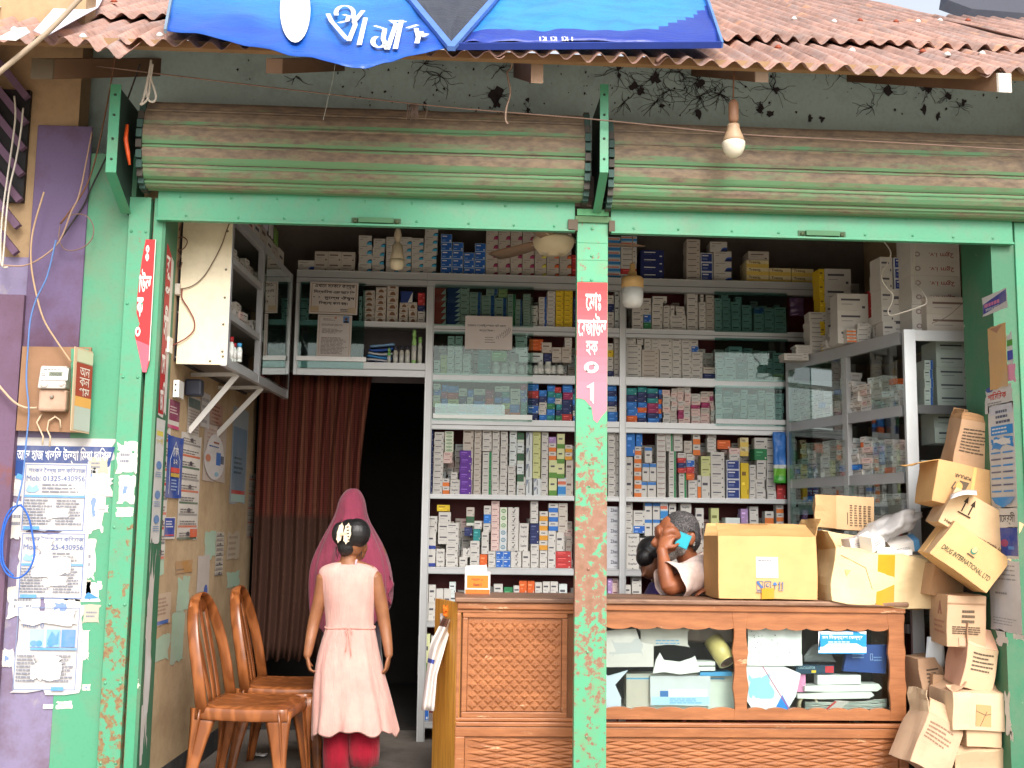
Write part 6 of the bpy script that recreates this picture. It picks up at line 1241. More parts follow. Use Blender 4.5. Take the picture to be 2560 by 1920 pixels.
pane(ct, (XW0 - .12, YCN + .024, zw0 - .01), (XC1 - .03 - XW0 + .12, 0, 0), (0, 0, zw1 - zw0 + .02), glassmat('window_glass', (.93, .97, .96), .05), .003, 'glass_pane')
# things kept in the counter windows
def slab(px0, py0, px1, py1, Y, th, col, name, label, cat, fn=None, rz=0, poly=None, mat=None):
    pts = poly or [(px0, py1), (px1, py1), (px1, py0), (px0, py0)]; P = [at(x, y, Y) for x, y in pts]; mm = MB(); mm.prism(P, (0, th, 0), col)
    if fn:
        a, b, d = at(px0, py1, Y), at(px1, py1, Y), at(px0, py0, Y); fn(Sheet(mm, a, b - a, d - a, (0, -1, 0)))
    return tag(mm.build(name, mat or m_card), label, cat)
r_ = random.Random(77)
def tq_(x0, y0, x1, y1, amp=3, seed=1): return [(u, v) for u, v in torn(x0, y0, x1, y1, amp, 7, seed)]
YI = YCN + .06
slab(1500, 1580, 1636, 1668, YI, .01, S(206, 200, 196), 'torn_sheet', 'grey white torn sheet in the left counter window, at the post', 'sheet', poly=[(1500, 1668), (1634, 1667), (1634, 1612), (1600, 1604), (1590, 1572), (1540, 1574), (1500, 1580)], fn=lambda sh: sh.poly(torn(.2, .3, .8, .8, .1, 7, 2), S(186, 184, 186)))
slab(1600, 1570, 1730, 1640, YI + .03, .02, S(196, 190, 184), 'torn_paper', 'upper layer of ripped grey paper in the left counter window', 'paper', poly=tq_(1596, 1572, 1725, 1618, 6, 3), fn=lambda sh: sh.lines(.3, .4, .9, .6, 2, S(110, 160, 200)))
slab(1632, 1640, 1750, 1686, YI + .005, .015, S(222, 222, 220), 'torn_paper', 'bright white ripped paper in the middle of the left counter window', 'paper', poly=[(1632, 1684), (1640, 1650), (1650, 1632), (1660, 1650), (1700, 1655), (1730, 1645), (1738, 1640), (1745, 1660), (1750, 1680), (1700, 1686), (1660, 1680)])
slab(1566, 1684, 1840, 1786, YI + .06, .08, S(188, 190, 180), 'carton_box', 'pale grey carton lying inside the left counter window', 'box', fn=lambda sh: (sh.rect(.0, .86, .9, .9, S(90, 150, 190)), sh.rect(.0, 0, .22, .84, S(186, 178, 166)), sh.rect(.22, .0, 1, .8, S(198, 206, 196))))
slab(1626, 1690, 1776, 1764, YI + .03, .02, S(196, 200, 204), 'box_lid', 'white and blue torn box front standing low in the left counter window', 'box', poly=tq_(1626, 1690, 1776, 1764, 3, 5), fn=lambda sh: (sh.rect(.02, .02, .98, .3, S(170, 204, 222)), sh.rect(.16, .3, .3, .5, S(60, 110, 170)), sh.rect(.3, .3, .95, .56, S(222, 224, 226)), sh.lines(.32, .06, .9, .26, 3, S(90, 160, 210))))
slab(1500, 1670, 1556, 1782, YI, .012, S(200, 210, 224), 'plastic_bag', 'pale blue plastic bag folded beside the middle post in the counter', 'bag', poly=[(1500, 1782), (1552, 1782), (1553, 1745), (1538, 1712), (1570, 1676), (1520, 1690), (1500, 1668)], mat=m_gloss)
for k, y in enumerate((1654, 1667)): slab(1744, y, 1788, y + 10, YI + .02, .08, S(216, 220, 216), 'small_box', ['upper', 'lower'][k] + ' of two flat white boxes beside the tan tape roll', 'box')
slab(1750, 1680, 1830, 1690, YI + .03, .1, S(70, 150, 200), 'blue_packet', 'flat blue packet under the tan tape roll', 'packet')
m = MB(); ax = (at(1822, 1655, YI) - at(1780, 1592, YI + .1)).normalized(); o = at(1782, 1600, YI + .09); L = .15
Rt = .052; m.lathe([(Rt, 0), (Rt, L), (Rt - .01, L), (Rt - .011, L * .2), (Rt - .01, 0)], o, [S(206, 188, 120)] * 1 + [S(216, 204, 156)] + [S(120, 96, 84)] * 3, 26, ax); tag(m.build('tape_roll', m_gloss), 'large tan tape roll core tilted in the left counter window', 'tape roll')
m = MB(); o = at(2022, 1763, YI + .02); m.lathe([(.053, 0), (.053, .06), (.044, .06), (.043, 0)], o, S(196, 180, 150), 24, Vector((0, 1, 0))); tag(m.build('tape_roll', m_gloss), 'small tape ring lying low in the right counter window', 'tape roll')
slab(1868, 1570, 2006, 1664, YI, .006, S(226, 226, 226), 'white_sheet', 'bright white spotted sheet in the upper left of the right counter window', 'sheet', poly=tq_(1868, 1570, 2006, 1664, 2, 9), fn=lambda sh: [sh.oval(r_.random() * .9 + .05, r_.random() * .9 + .05, .008, .012, S(60, 60, 70)) for _ in range(16)])
slab(1866, 1664, 2002, 1778, YI + .01, .012, S(226, 228, 230), 'leaflet', 'white leaflet with blue splash and wedge in the right counter window', 'leaflet', poly=[(1866, 1664), (1960, 1666), (2002, 1684), (1990, 1740), (1968, 1776), (1930, 1776), (1880, 1772), (1866, 1750)], fn=lambda sh: (sh.poly(torn(.06, .3, .5, .8, .08, 8, 4), S(150, 214, 234)), sh.poly([(.52, .04), (.82, .0), (.66, .36)], S(36, 130, 210)), sh.stroke([(.3, .98), (.52, .55), (.8, .02)], .004, S(190, 60, 130))))
slab(2046, 1578, 2166, 1634, YCN + .012, .001, S(220, 228, 232), 'sticker', 'blue and white sticker on the right counter window glass', 'sticker', fn=lambda sh: (sh.poly([(0, .14), (.04, .14), (.04, .95), (.8, 1), (.88, .9), (1, .86), (1, .3), (.92, .3), (.8, .45), (.2, .45), (.1, .3), (0, .3)], S(30, 140, 206)), sh.text('মন িনয়ন্ত্রণ েকন্দ্র', .08, .6, .92, .84, WHITE, bold=.014), sh.rect(.05, .86, .72, .96, WHITE), sh.lines(.2, .48, .8, .56, 1, WHITE), sh.rect(.0, .0, 1, .05, S(40, 150, 214))))
slab(2110, 1612, 2216, 1682, YI + .01, .03, S(36, 70, 140), 'blue_box', 'dark blue box with small outline drawings in the right counter window', 'box', poly=[(2108, 1678), (2214, 1684), (2220, 1612), (2120, 1612)], fn=lambda sh: (sh.frame(.62, .45, .68, .68, .008, S(170, 190, 220)), sh.lines(.2, .5, .55, .7, 2, S(110, 140, 190)), sh.lines(.7, .4, .95, .6, 2, S(110, 140, 190))))
slab(1990, 1663, 2086, 1684, YI + .02, .06, S(24, 60, 84), 'calculator_box', 'dark blue calculator box with red corner in the right counter window', 'box', fn=lambda sh: (sh.text('CALCULATOR', .06, .55, .5, .85, S(150, 180, 190), bold=.01), sh.rect(.76, .1, .98, .9, S(190, 50, 60)), sh.rect(.4, .1, .52, .4, S(220, 190, 50))))
slab(2044, 1688, 2152, 1712, YI + .01, .06, S(220, 222, 222), 'white_box', 'flat white box lying above the folded papers', 'box')
for k, (x0, y0, x1, y1) in enumerate(((2012, 1708, 2205, 1730), (1994, 1728, 2186, 1748))):
    slab(x0, y0, x1, y1, YI + .01, .1, S(214, 218, 212), 'folded_paper', ['upper', 'lower'][k] + ' long roll of folded white paper in the right counter window', 'paper', poly=[(x0, y1 - 2), (x0 + 60, y1), (x1 - 12, y1 - 2), (x1, y1 - 10), (x1 - 8, y0 + 2), (x0 + 70, y0 + 3), (x0, y0 + 8)])
slab(1990, 1686, 2014, 1730, YI + .04, .02, S(216, 140, 180), 'pink_card', 'pink card slip beside the leaflet in the right window', 'card')
slab(2060, 1752, 2126, 1782, YI, .02, S(190, 180, 176), 'newspaper', 'red edged folded newspaper at the foot of the right window', 'newspaper', poly=[(2056, 1782), (2090, 1782), (2124, 1754), (2090, 1752)], fn=lambda sh: sh.stroke([(.0, .1), (.45, .95)], .01, S(180, 50, 50)))
m = MB(); 
for k in range(7): m.grid(lambda i, j, k=k: at(2012 + 205 * i, 1775 - 3.2 * k - 50 * max(0, i - .6) * .4, YI + .16 * j) + Vector((0, 0, .004 * nz((i * 5, j * 3, k)))), 7, 2, S(190 - 6 * (k % 3), 192, 184))
tag(m.build('paper_stack', m_paper, solid=.004), 'untidy stack of loose papers at the bottom of the right counter window', 'papers')
m = MB(); m.grid(lambda i, j: at(2010 + 80 * i, 1655 - 46 * j * sin(pi * min(1, i * .9 + .1)), YI + .08) + Vector((0, .02 * nz((i * 6, j * 6, 2), 1.5), 0)), 12, 8, S(130, 136, 140)); tag(m.build('plastic_bag', m_gloss, solid=.002), 'crumpled grey plastic bag above the calculator box', 'bag')
# orange and white box standing on the counter
zc0 = zt0 + .001
p0 = at(1162, 1472, YCN + .28); p1 = at(1226, 1432, YCN + .28); w_ = p1.x - p0.x
ob = MB(); h_ = p1.z - zc0 + .004; ob.box((p0.x, YCN + .28, zc0), (p0.x + w_, YCN + .37, zc0 + h_), S(216, 212, 208)); sh = Sheet(ob, (p0.x, YCN + .28, zc0), (w_, 0, 0), (0, 0, h_), (0, -1, 0)); sh.rect(.02, .0, .98, .2, S(224, 110, 40)); sh.rect(.08, .26, .92, .84, S(236, 122, 36)); sh.text('পভােসপ ২০', .25, .58, .72, .7, S(120, 70, 40), bold=.01); sh.text('Etasin 5', .34, .36, .66, .48, S(70, 44, 40), bold=.02); sh.rect(.02, .2, .98, .26, WHITE)
ob.prism([(p0.x, YCN + .28, zc0 + h_), (p0.x + w_ * .85, YCN + .281, zc0 + h_ + .002), (p0.x + w_ * .86, YCN + .33, zc0 + h_ + .035), (p0.x + .004, YCN + .33, zc0 + h_ + .03)], (0, 0, .001), S(214, 212, 210))
tag(ob.build('tablet_box', m_card), 'open orange and white box standing at the left end of the counter', 'box')

# ================================================================== cartons
m_carton = cmat('corrugated_card', .85, .3, 7, bump=.15, bscale=26, dust=S(170, 140, 104), dustamt=.25, spec=.2)
KRAFT = S(206, 168, 120); TANC = S(198, 166, 136); YEL = S(216, 174, 118)
def carton(px, py, Y, w, d, h, rot, col, name='carton', label='', fn=None, crump=.006, seed=0, flaps=(), side=None, left_fn=None, inner=S(176, 136, 92), top=True, openl=False, bottom_pt=None):
    Mr = Matrix.Rotation(R(rot[2]), 4, 'Z') @ Matrix.Rotation(R(rot[1]), 4, 'Y') @ Matrix.Rotation(R(rot[0]), 4, 'X')
    def wob(p): return Vector((nz(p, 7, seed + 1), nz(p, 7, seed + 2), nz(p, 7, seed + 3))) * crump + Vector((nz(p, 2.4, seed + 4), nz(p, 2.4, seed + 5), nz(p, 2.4, seed + 6))) * crump * 1.6
    mm = MB(); N = 7
    def face(o, u, v, c, flip=False):
        o = Vector(o); u = Vector(u); v = Vector(v)
        def f(i, j): p = o + u * i + v * j; return p + wob(p)
        mm.grid(f if not flip else (lambda i, j: f(j, i)), N, N, c, smooth=False)
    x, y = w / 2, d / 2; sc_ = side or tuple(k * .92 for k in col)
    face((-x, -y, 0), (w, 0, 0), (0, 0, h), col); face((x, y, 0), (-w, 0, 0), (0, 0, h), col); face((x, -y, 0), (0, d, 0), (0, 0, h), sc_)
    if not openl: face((-x, y, 0), (0, -d, 0), (0, 0, h), sc_)
    face((-x, y, 0), (w, 0, 0), (0, -d, 0), col)
    if top: face((-x, -y, h), (w, 0, 0), (0, d, 0), tuple(k * 1.0 for k in col))
    else: face((-x + .004, -y + .004, h * .55), (w - .008, 0, 0), (0, d - .008, 0), inner)
    if openl: face((-x + .05 + .4 * w, y - .004, .004), (0, -d + .008, 0), (0, 0, h - .008), inner)
    for (edge, ang, ln_, c) in flaps:          # hinged flaps on the top edges
        a, b, out = {'f': ((-x, -y, h), (x, -y, h), (0, -1, 0)), 'b': ((x, y, h), (-x, y, h), (0, 1, 0)), 'l': ((-x, y, h), (-x, -y, h), (-1, 0, 0)), 'r': ((x, -y, h), (x, y, h), (1, 0, 0)), 'L1': ((-x, -y, 0), (-x, -y, h), (0, -1, 0)), 'L2': ((-x, -y, h), (-x, y, h), (0, 0, 1)), 'L3': ((-x, y, 0), (-x, y, h), (0, 1, 0))}[edge]
        a, b, out = Vector(a), Vector(b), Vector(out); up = Vector((0, 0, 1)) if edge in 'fblr' else Vector((-1, 0, 0)); dv = out * cos(R(ang)) + up * sin(R(ang))
        def ff(i, j, a=a, b=b, dv=dv): p = a.lerp(b, i) + dv * ln_ * j; return p + wob(p) + (b - a) * (.06 * j * (.5 - i)) + dv.cross((b - a).normalized()) * (.02 * nz((i * 2, j * 2, seed), 1.2) * j)
        mm.grid(ff, 6, 4, c, smooth=False)
    if fn:
        sh = Sheet(mm, (-x, -y, 0), (w, 0, 0), (0, 0, h), (0, -1, 0), .0006); sh.k = 3
        sh.warp = lambda u, v: wob(Vector((-x + w * u, -y, h * v))); fn(sh)
    if left_fn:
        sh = Sheet(mm, (-x, y, 0), (0, -d, 0), (0, 0, h), (-1, 0, 0), .0006); sh.k = 3; sh.warp = lambda u, v: wob(Vector((-x, y - d * u, h * v))); left_fn(sh)
    ref = Vector((0, -y, h / 2)); loc = at(px, py, Y) - Mr @ ref
    mm.v = [Mr @ v + loc for v in mm.v]
    return tag(mm.build(name, m_carton, solid=.003), label, 'carton', 'cartons piled on and beside the counter')
TAPE = S(214, 152, 40); PRN = S(96, 84, 72)
def prn_lines(sh, u0=.3, v0=.25, u1=.8, v1=.75, n=5, c=PRN, seed=1): sh.lines(u0, v0, u1, v1, n, c, .4, seed, .35)
h1 = .325; 
def f_c1(sh):
    sh.rect(.38, .33, .60, .66, S(226, 224, 220)); sh.lines(.4, .58, .58, .62, 1, S(130, 130, 140))
    BLU = S(70, 110, 170)
    sh.frame(.385, .14, .448, .28, .004, BLU); sh.stroke([(.39, .27), (.445, .16)], .012, BLU); sh.frame(.463, .14, .527, .28, .004, BLU); sh.oval(.495, .22, .016, .03, BLU); sh.oval(.495, .22, .010, .018, YEL)
    sh.poly([(.542, .22), (.588, .22), (.578, .255), (.565, .268), (.552, .255)], S(50, 120, 190)); sh.stroke([(.565, .22), (.565, .15)], .003, BLU)
    for u in (.61, .64): sh.stroke([(u, .15), (u, .26)], .004, BLU); sh.poly([(u - .01, .24), (u + .01, .24), (u, .28)], BLU)
    sh.rect(.6, .135, .65, .142, BLU); sh.lines(.38, .1, .52, .135, 2, BLU); sh.rect(.43, .0, .555, .17, TAPE)
zc1 = zt0 + h1 / 2
p_ = at(1919, 1420, YCN - .012); 
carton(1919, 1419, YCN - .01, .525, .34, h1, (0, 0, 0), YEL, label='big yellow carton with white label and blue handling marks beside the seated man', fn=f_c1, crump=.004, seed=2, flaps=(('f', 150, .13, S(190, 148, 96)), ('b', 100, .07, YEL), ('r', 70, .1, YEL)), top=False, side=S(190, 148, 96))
def f_c3(sh): sh.rect(.42, 0, .58, 1.0, TAPE); sh.stroke([(.05, .86), (.3, .74), (.38, .3)], .003, S(190, 140, 100)); sh.poly([(.1, .6), (.16, .62), (.13, .48)], S(216, 176, 120))
C3 = S(228, 204, 160)
carton(2216, 1452, YCN - .02, .57, .27, .275, (0, 5.5, 3), C3, label='large pale open carton with brown tape strip sagging off the counter end', fn=f_c3, crump=.014, seed=5, top=False, flaps=(('f', 168, .1, C3), ('l', 60, .1, S(206, 170, 118)), ('b', 80, .1, C3)))
carton(2138, 1283, .66, .215, .24, .185, (0, 2, 0), S(212, 176, 136), label='small open carton lying on its side behind the yellow one', fn=lambda sh: (sh.stroke([(.3, .15), (.3, .5)], .004, PRN), [sh.lines(.36 + .12 * k, .1, .44 + .12 * k, .75, 9, PRN, seed=k, rag=.2) for k in range(5)]), crump=.004, seed=8, openl=True, flaps=(('L1', 60, .17, S(200, 164, 120)), ('L3', 10, .12, S(186, 150, 108))))
carton(2448, 1114, .17, .235, .2, .25, (6, 10, -6), S(196, 160, 128), label='brown open topped carton at the very top of the pile', fn=lambda sh: prn_lines(sh, .08, .3, .7, .85, 8), crump=.008, seed=12, top=False, flaps=(('f', 120, .04, S(176, 136, 98)), ('l', 100, .05, S(170, 130, 92)), ('b', 95, .06, S(186, 146, 108))))
def f_c5(sh): sh.rect(.55, 0, .6, 1, S(238, 196, 124)); sh.text('POPULAR', .52, .74, .28, .66, PRN, bold=.01); sh.poly([(.36, .6), (.5, .6), (.44, .3), (.38, .36)], PRN); sh.oval(.36, .46, .05, .1, S(222, 176, 110)); sh.stroke([(.3, .55), (.26, .4), (.32, .28)], .006, PRN)
carton(2418, 1220, .12, .34, .22, .22, (0, 11, 0), S(204, 164, 114), label='yellow tan carton with a dark upside down emblem, second in the pile', fn=f_c5, crump=.006, seed=15, flaps=(('l', -20, .12, S(206, 160, 100)),))
def f_c6(sh):
    for u in (.2, .3): sh.stroke([(u, .52), (u, .82)], .006, S(50, 40, 36)); sh.poly([(u - .03, .76), (u + .03, .76), (u, .92)], S(50, 40, 36))
    sh.rect(.16, .46, .34, .49, S(50, 40, 36)); sh.text('Healthcare Pharmaceuticals Ltd', .06, .1, .94, .17, S(90, 74, 60)); sh.poly([(.88, .6), (.96, .6), (.94, .38), (.9, .38)], S(60, 48, 44)); sh.stroke([(.92, .38), (.92, .24)], .004, S(60, 48, 44))
carton(2452, 1306, .04, .37, .24, .2, (0, 29, -8), S(216, 184, 144), label='pale carton with two black up arrows, tilted over the pile', fn=f_c6, crump=.006, seed=18, side=S(190, 162, 132), flaps=(('r', 20, .12, S(206, 160, 120)),))
def f_c7(sh): sh.text('DRUG INTERNATIONAL LTD', .08, .26, .92, .38, S(70, 84, 66), bold=.008); sh.oval(.5, .66, .05, .1, S(70, 130, 110)); sh.oval(.5, .69, .04, .08, S(222, 196, 140)); sh.rect(.44, .5, .56, .53, PRN)
carton(2426, 1392, .0, .33, .26, .205, (0, 37, -10), S(214, 176, 124), label='yellow carton with green lettering leaning steeply below the arrow carton', fn=f_c7, crump=.006, seed=21, side=S(206, 172, 134), left_fn=lambda sh: sh.rect(0, 0, .45, 1, S(214, 174, 120)))
carton(2416, 1553, .1, .19, .26, .255, (0, 2, -4), TANC, label='upright tan carton with three short printed lines and a paragraph', fn=lambda sh: ([sh.lines(.38, .66 - .1 * k, .72, .72 - .1 * k, 1, PRN, .9, k, .05) for k in range(3)], sh.lines(.14, .24, .86, .4, 4, S(76, 64, 56), .45, 3, .05), sh.rect(.3, .02, .62, .18, S(206, 172, 146)), sh.rect(.0, .84, 1, .86, S(176, 140, 112))), crump=.005, seed=24, left_fn=lambda sh: (sh.text('A', .5, .6, .7, .85, S(150, 110, 96), bold=.03), prn_lines(sh, .3, .2, .9, .5, 3, S(170, 130, 110))), flaps=())
carton(2454, 1672, .08, .16, .2, .2, (4, 14, 6), S(206, 180, 148), label='crushed open carton with salmon pink flap, below the upright one', fn=lambda sh: prn_lines(sh, .2, .4, .9, .9, 5), crump=.013, seed=27, top=False, flaps=(('f', 140, .13, S(226, 178, 150)), ('l', 80, .1, S(176, 140, 112))), side=S(196, 152, 130))
carton(2450, 1780, .06, .272, .26, .185, (0, 1, 2), S(214, 190, 160), label='off white carton with a brown square patch, under the crushed one', fn=lambda sh: (sh.rect(.42, .1, .7, .68, S(196, 156, 108)), sh.stroke([(.42, .5), (.6, .4), (.7, .45)], .003, PRN), sh.stroke([(.5, .1), (.62, .5)], .002, PRN)), crump=.008, seed=30, flaps=(('f', 165, .09, S(206, 172, 142)), ('l', 150, .1, S(196, 162, 132))))
carton(2460, 1843, .08, .178, .2, .1, (0, 1, 0), S(214, 184, 150), label='small plain carton directly under the off white one', crump=.004, seed=33)
carton(2347, 1868, .06, .21, .2, .24, (0, 28, 12), S(204, 172, 144), label='crumpled carton lying askew by the counter corner', fn=lambda sh: prn_lines(sh, .1, .55, .75, .9, 5, S(150, 124, 104)), crump=.02, seed=36, flaps=(('l', 60, .12, S(206, 180, 150)), ('f', 120, .1, S(200, 170, 140))), top=False)
carton(2452, 1915, .1, .24, .24, .16, (0, -3, 5), S(206, 178, 144), label='lowest crushed carton at the foot of the pile', crump=.03, seed=39, flaps=(('f', 150, .1, S(214, 184, 150)),))
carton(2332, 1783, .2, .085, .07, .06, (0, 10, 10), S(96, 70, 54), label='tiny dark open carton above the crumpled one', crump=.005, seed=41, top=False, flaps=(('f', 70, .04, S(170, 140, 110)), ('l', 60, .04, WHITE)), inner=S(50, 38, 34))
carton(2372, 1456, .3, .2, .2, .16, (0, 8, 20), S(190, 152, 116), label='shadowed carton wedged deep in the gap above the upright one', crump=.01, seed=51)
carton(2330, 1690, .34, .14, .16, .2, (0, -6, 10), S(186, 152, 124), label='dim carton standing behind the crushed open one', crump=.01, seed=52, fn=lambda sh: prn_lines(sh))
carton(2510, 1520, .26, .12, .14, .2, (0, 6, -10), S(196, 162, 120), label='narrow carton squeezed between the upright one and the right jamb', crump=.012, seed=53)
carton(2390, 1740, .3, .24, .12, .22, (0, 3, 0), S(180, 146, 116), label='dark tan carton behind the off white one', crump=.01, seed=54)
carton(2345, 1115, .62, .1, .08, .1, (0, 0, 0), S(206, 206, 206), label='plain white carton behind the topmost brown one', crump=.002, seed=55) if False else None
# small packets heaped in the open carton and the plastic bag on them
for k, (px, py, Y, w, d, h, rot, c, lab) in enumerate(((2180, 1352, .40, .11, .08, .085, (10, -20, 30), WHITE, 'white box corner poking out nearest in the open carton'), (2140, 1358, .48, .12, .09, .07, (0, -12, 10), S(206, 196, 190), 'dull white box behind the corner box in the open carton'), (2255, 1362, .46, .16, .1, .06, (20, -12, -6), S(222, 216, 210), 'white and blue box under the plastic bag'), (2210, 1376, .4, .1, .08, .035, (0, 4, 0), S(216, 220, 224), 'small pale box low in the open carton'), (2248, 1382, .39, .12, .06, .03, (0, -4, 0), WHITE, 'thin white box at the rim of the open carton'), (2118, 1378, .44, .1, .08, .03, (0, 16, 0), S(214, 210, 206), 'flat white box at the left rim of the open carton'))):
    Mr = Matrix.Rotation(R(rot[2]), 4, 'Z') @ Matrix.Rotation(R(rot[1]), 4, 'Y') @ Matrix.Rotation(R(rot[0]), 4, 'X'); mm = MB(); mm.box((-w / 2, -d / 2, -h / 2), (w / 2, d / 2, h / 2), c); sh = Sheet(mm, (-w / 2, -d / 2, -h / 2), (w, 0, 0), (0, 0, h), (0, -1, 0)); sh.lines(.2, .3, .8, .6, 2, S(150, 150, 156))
    if k == 2: sh.rect(.8, 0, 1, 1, S(90, 150, 200)); mm.box((w * .3, -d / 2, h / 2), (w / 2, d / 2, h / 2 + .0008), S(90, 150, 200))
    lc_ = at(px, py, Y); mm.v = [Mr @ v + lc_ for v in mm.v]; tag(mm.build('packet', m_card), lab, 'packet', 'packets heaped in the open carton')
t = NT('plastic_film'); tr = t.n('BsdfTransparent'); tr.inputs[0].default_value = (.93, .93, .93, 1); mx = t.n('MixShader'); mx.inputs[0].default_value = .5; t.b.inputs['Base Color'].default_value = (.62, .6, .6, 1); t.b.inputs['Roughness'].default_value = .28; t.bump(t.noise(30, 5, .6), .5, .01)
t.l(tr.outputs[0], mx.inputs[1]); t.l(t.b.outputs[0], mx.inputs[2]); t.l(mx.outputs[0], t.out.inputs[0]); m_film = t.m
m = MB(); bc = at(2222, 1316, .46)
def bagf(i, j):
    th = 2 * pi * i; ph = pi * j; d_ = Vector((cos(th) * sin(ph) * .17, sin(th) * sin(ph) * .12, cos(ph) * .10)); k = .86 - .55 * abs(nz(d_ * 7, 1.0, 3)) + .5 * abs(nz(d_ * 15, 1.0, 5)) + .1 * nz(d_ * 50, 1.0, 8); p = d_ * k
    p.x += p.z * .8; p.z += .22 * p.x; p.z *= .85; return bc + p
m.grid(bagf, 36, 22, S(220, 216, 214)); tag(m.build('plastic_bag', m_film), 'crumpled translucent plastic bag on top of the open carton', 'bag')
m = MB(); m.grid(lambda i, j: at(2376 + 66 * i, 1236 - 6 * sin(pi * i) - 10 * i + 12 * j, .05 - .08 * j), 6, 3, S(214, 210, 212)); tag(m.build('leaflet', m_paper, solid=.001), 'folded white leaflet slipped between two leaning cartons', 'leaflet')
m = MB(); m.grid(lambda i, j: at(2318 + 40 * i + 12 * (1 - j) * (i - .5), 1668 - 76 * j, .36 - .05 * i * j), 5, 5, S(206, 214, 220)); tag(m.build('paper_sheet', m_paper, solid=.001), 'pale blue white sheet hanging down beside the crushed carton', 'sheet')

# ================================================================== leaflets on the right door jamb
XJ = XR - .0125
def onJ(px, py): return hit(px, py, Vector((XJ, 0, 0)), Vector((1, 0, 0)))
def jposter(px0, px1, py0, py1, name, label, fn, seed=1, amp=.03, base=S(206, 206, 206), off=0.0, cat='poster', sides='lrtb', flat=True):
    a = onJ(px0, py1); b = onJ(px1, py1); c_ = onJ((px0 + px1) / 2, py0); mm = MB()
    sh = Sheet(mm, (XJ - .001 - off, a.y, min(a.z, b.z) if flat else a.z), (0, b.y - a.y, 0), (0, 0, c_.z - a.z), (-1, 0, 0), .0005); sh.poly(torn(0, 0, 1, 1, amp, 8, seed, sides), base); fn(sh); return tag(mm.build(name, m_flyer), label, cat)
jposter(2456, 2520, 706, 768, 'sticker', 'tilted purple and white sticker high on the right jamb', lambda sh: (sh.poly([(.04, .1), (.04, .62), (.96, .95), (.96, .35)], S(54, 60, 150)), sh.lines(.1, .4, .9, .6, 1, S(206, 120, 160), .9), sh.lines(.15, .2, .85, .34, 2, WHITE)), 2)
jposter(2478, 2524, 800, 965, 'envelope', 'plain brown envelope pasted on the right jamb', lambda sh: sh.poly([(.1, .98), (.8, .98), (.5, .88)], S(170, 120, 90)), 3, .02, S(206, 164, 110), .006, 'envelope')
jposter(2520, 2534, 825, 905, 'leaflet', 'green and blue leaflet edge beside the brown envelope', lambda sh: (sh.rect(0, .55, 1, .75, S(80, 150, 60)), sh.rect(0, .1, 1, .4, S(60, 70, 170))), 4, .1)
jposter(2520, 2540, 905, 955, 'leaflet', 'pink scrap of leaflet below the green and blue edge', lambda sh: None, 5, .15, S(226, 150, 180))
jposter(2464, 2532, 950, 1022, 'poster', 'grey white torn poster with red scrawled heading on the right jamb', lambda sh: (sh.text('শািরিরক', .12, .5, .8, .8, S(196, 60, 50), bold=.03), sh.lines(.1, .25, .8, .42, 2, S(130, 130, 136)), sh.oval(.2, .92, .14, .1, S(50, 80, 160))), 6, .06)
def f_bl(sh):
    BB = S(50, 140, 214); sh.rect(.05, .9, .95, .99, S(196, 200, 210)); sh.lines(.3, .8, .9, .95, 3, S(90, 96, 120), .5); sh.rect(.1, .7, .95, .79, BB); sh.lines(.15, .71, .9, .78, 2, WHITE, .4); sh.poly(torn(.1, .57, .95, .67, .04, 8, 3), BB); sh.poly(torn(.2, .6, .85, .66, .03, 6, 9), WHITE)
    for k in range(7): sh.rect(.08, .52 - .062 * k, .46, .535 - .062 * k, BB if k % 2 == 0 else S(90, 96, 130)); sh.rect(.54, .52 - .062 * k, .92, .535 - .062 * k, BB if k % 2 == 0 else S(90, 96, 130), sh.k)
    sh.poly([(.05, .1), (.95, .1), (.8, .04), (.5, .0), (.2, .04)], BB)
jposter(2480, 2545, 1005, 1268, 'poster', 'tall white poster covered in rows of bright blue bars', f_bl, 7, .02)
jposter(2484, 2546, 1268, 1330, 'poster', 'white poster with one large black Bengali word', lambda sh: sh.text('ফােমর্সী', .1, .3, .9, .8, S(60, 60, 64), bold=.015), 8, .02)
jposter(2500, 2548, 1318, 1396, 'poster', 'dark blue advertisement half hidden by a carton flap', lambda sh: (sh.rect(.02, .1, .98, .98, S(36, 64, 160)), sh.oval(.3, .5, .2, .12, S(150, 60, 110)), sh.rect(.5, .3, .8, .4, S(70, 130, 210))), 9, .03)
jposter(2478, 2556, 1400, 1572, 'poster', 'plain white printed letter low on the right jamb', lambda sh: (sh.lines(.1, .7, .9, .95, 4, S(150, 150, 156), .3, 3), sh.lines(.2, .5, .7, .56, 1, S(140, 140, 146)), sh.lines(.1, .08, .9, .2, 3, S(150, 150, 156), .3, 4)), 10, .02, S(204, 204, 208))
for k, (x0, x1, y0, y1, w_) in enumerate(((2490, 2520, 1575, 1610, 'just under the printed letter'), (2535, 2560, 1585, 1598, 'at the outer jamb edge'), (2515, 2530, 1735, 1830, 'thin and curling, low down'), (2526, 2534, 1830, 1850, 'tiny lowest one'))): jposter(x0, x1, y0, y1, 'paper_scrap', 'white paper scrap on the right jamb, ' + w_, lambda sh: None, 50 + k, .2, S(214, 214, 210), cat='paper scrap')
cable('cable', [(2205, 598, .55), (2226, 628, .5), (2222, 650, .5), (2204, 690, .5), (2218, 720, .5), (2232, 735, .5), (2230, 755, .5), (2220, 778, .5), (2228, 788, .5), (2260, 780, .46), (2290, 770, .44), (2314, 760, .44), (2315, 745, .44), (2300, 720, .5), (2288, 700, .6), (2286, 640, .6), (2290, 600, .6)], .004, S(206, 200, 190), 'white cable looping down over the boxes on the display cabinet', 'cable', .5)
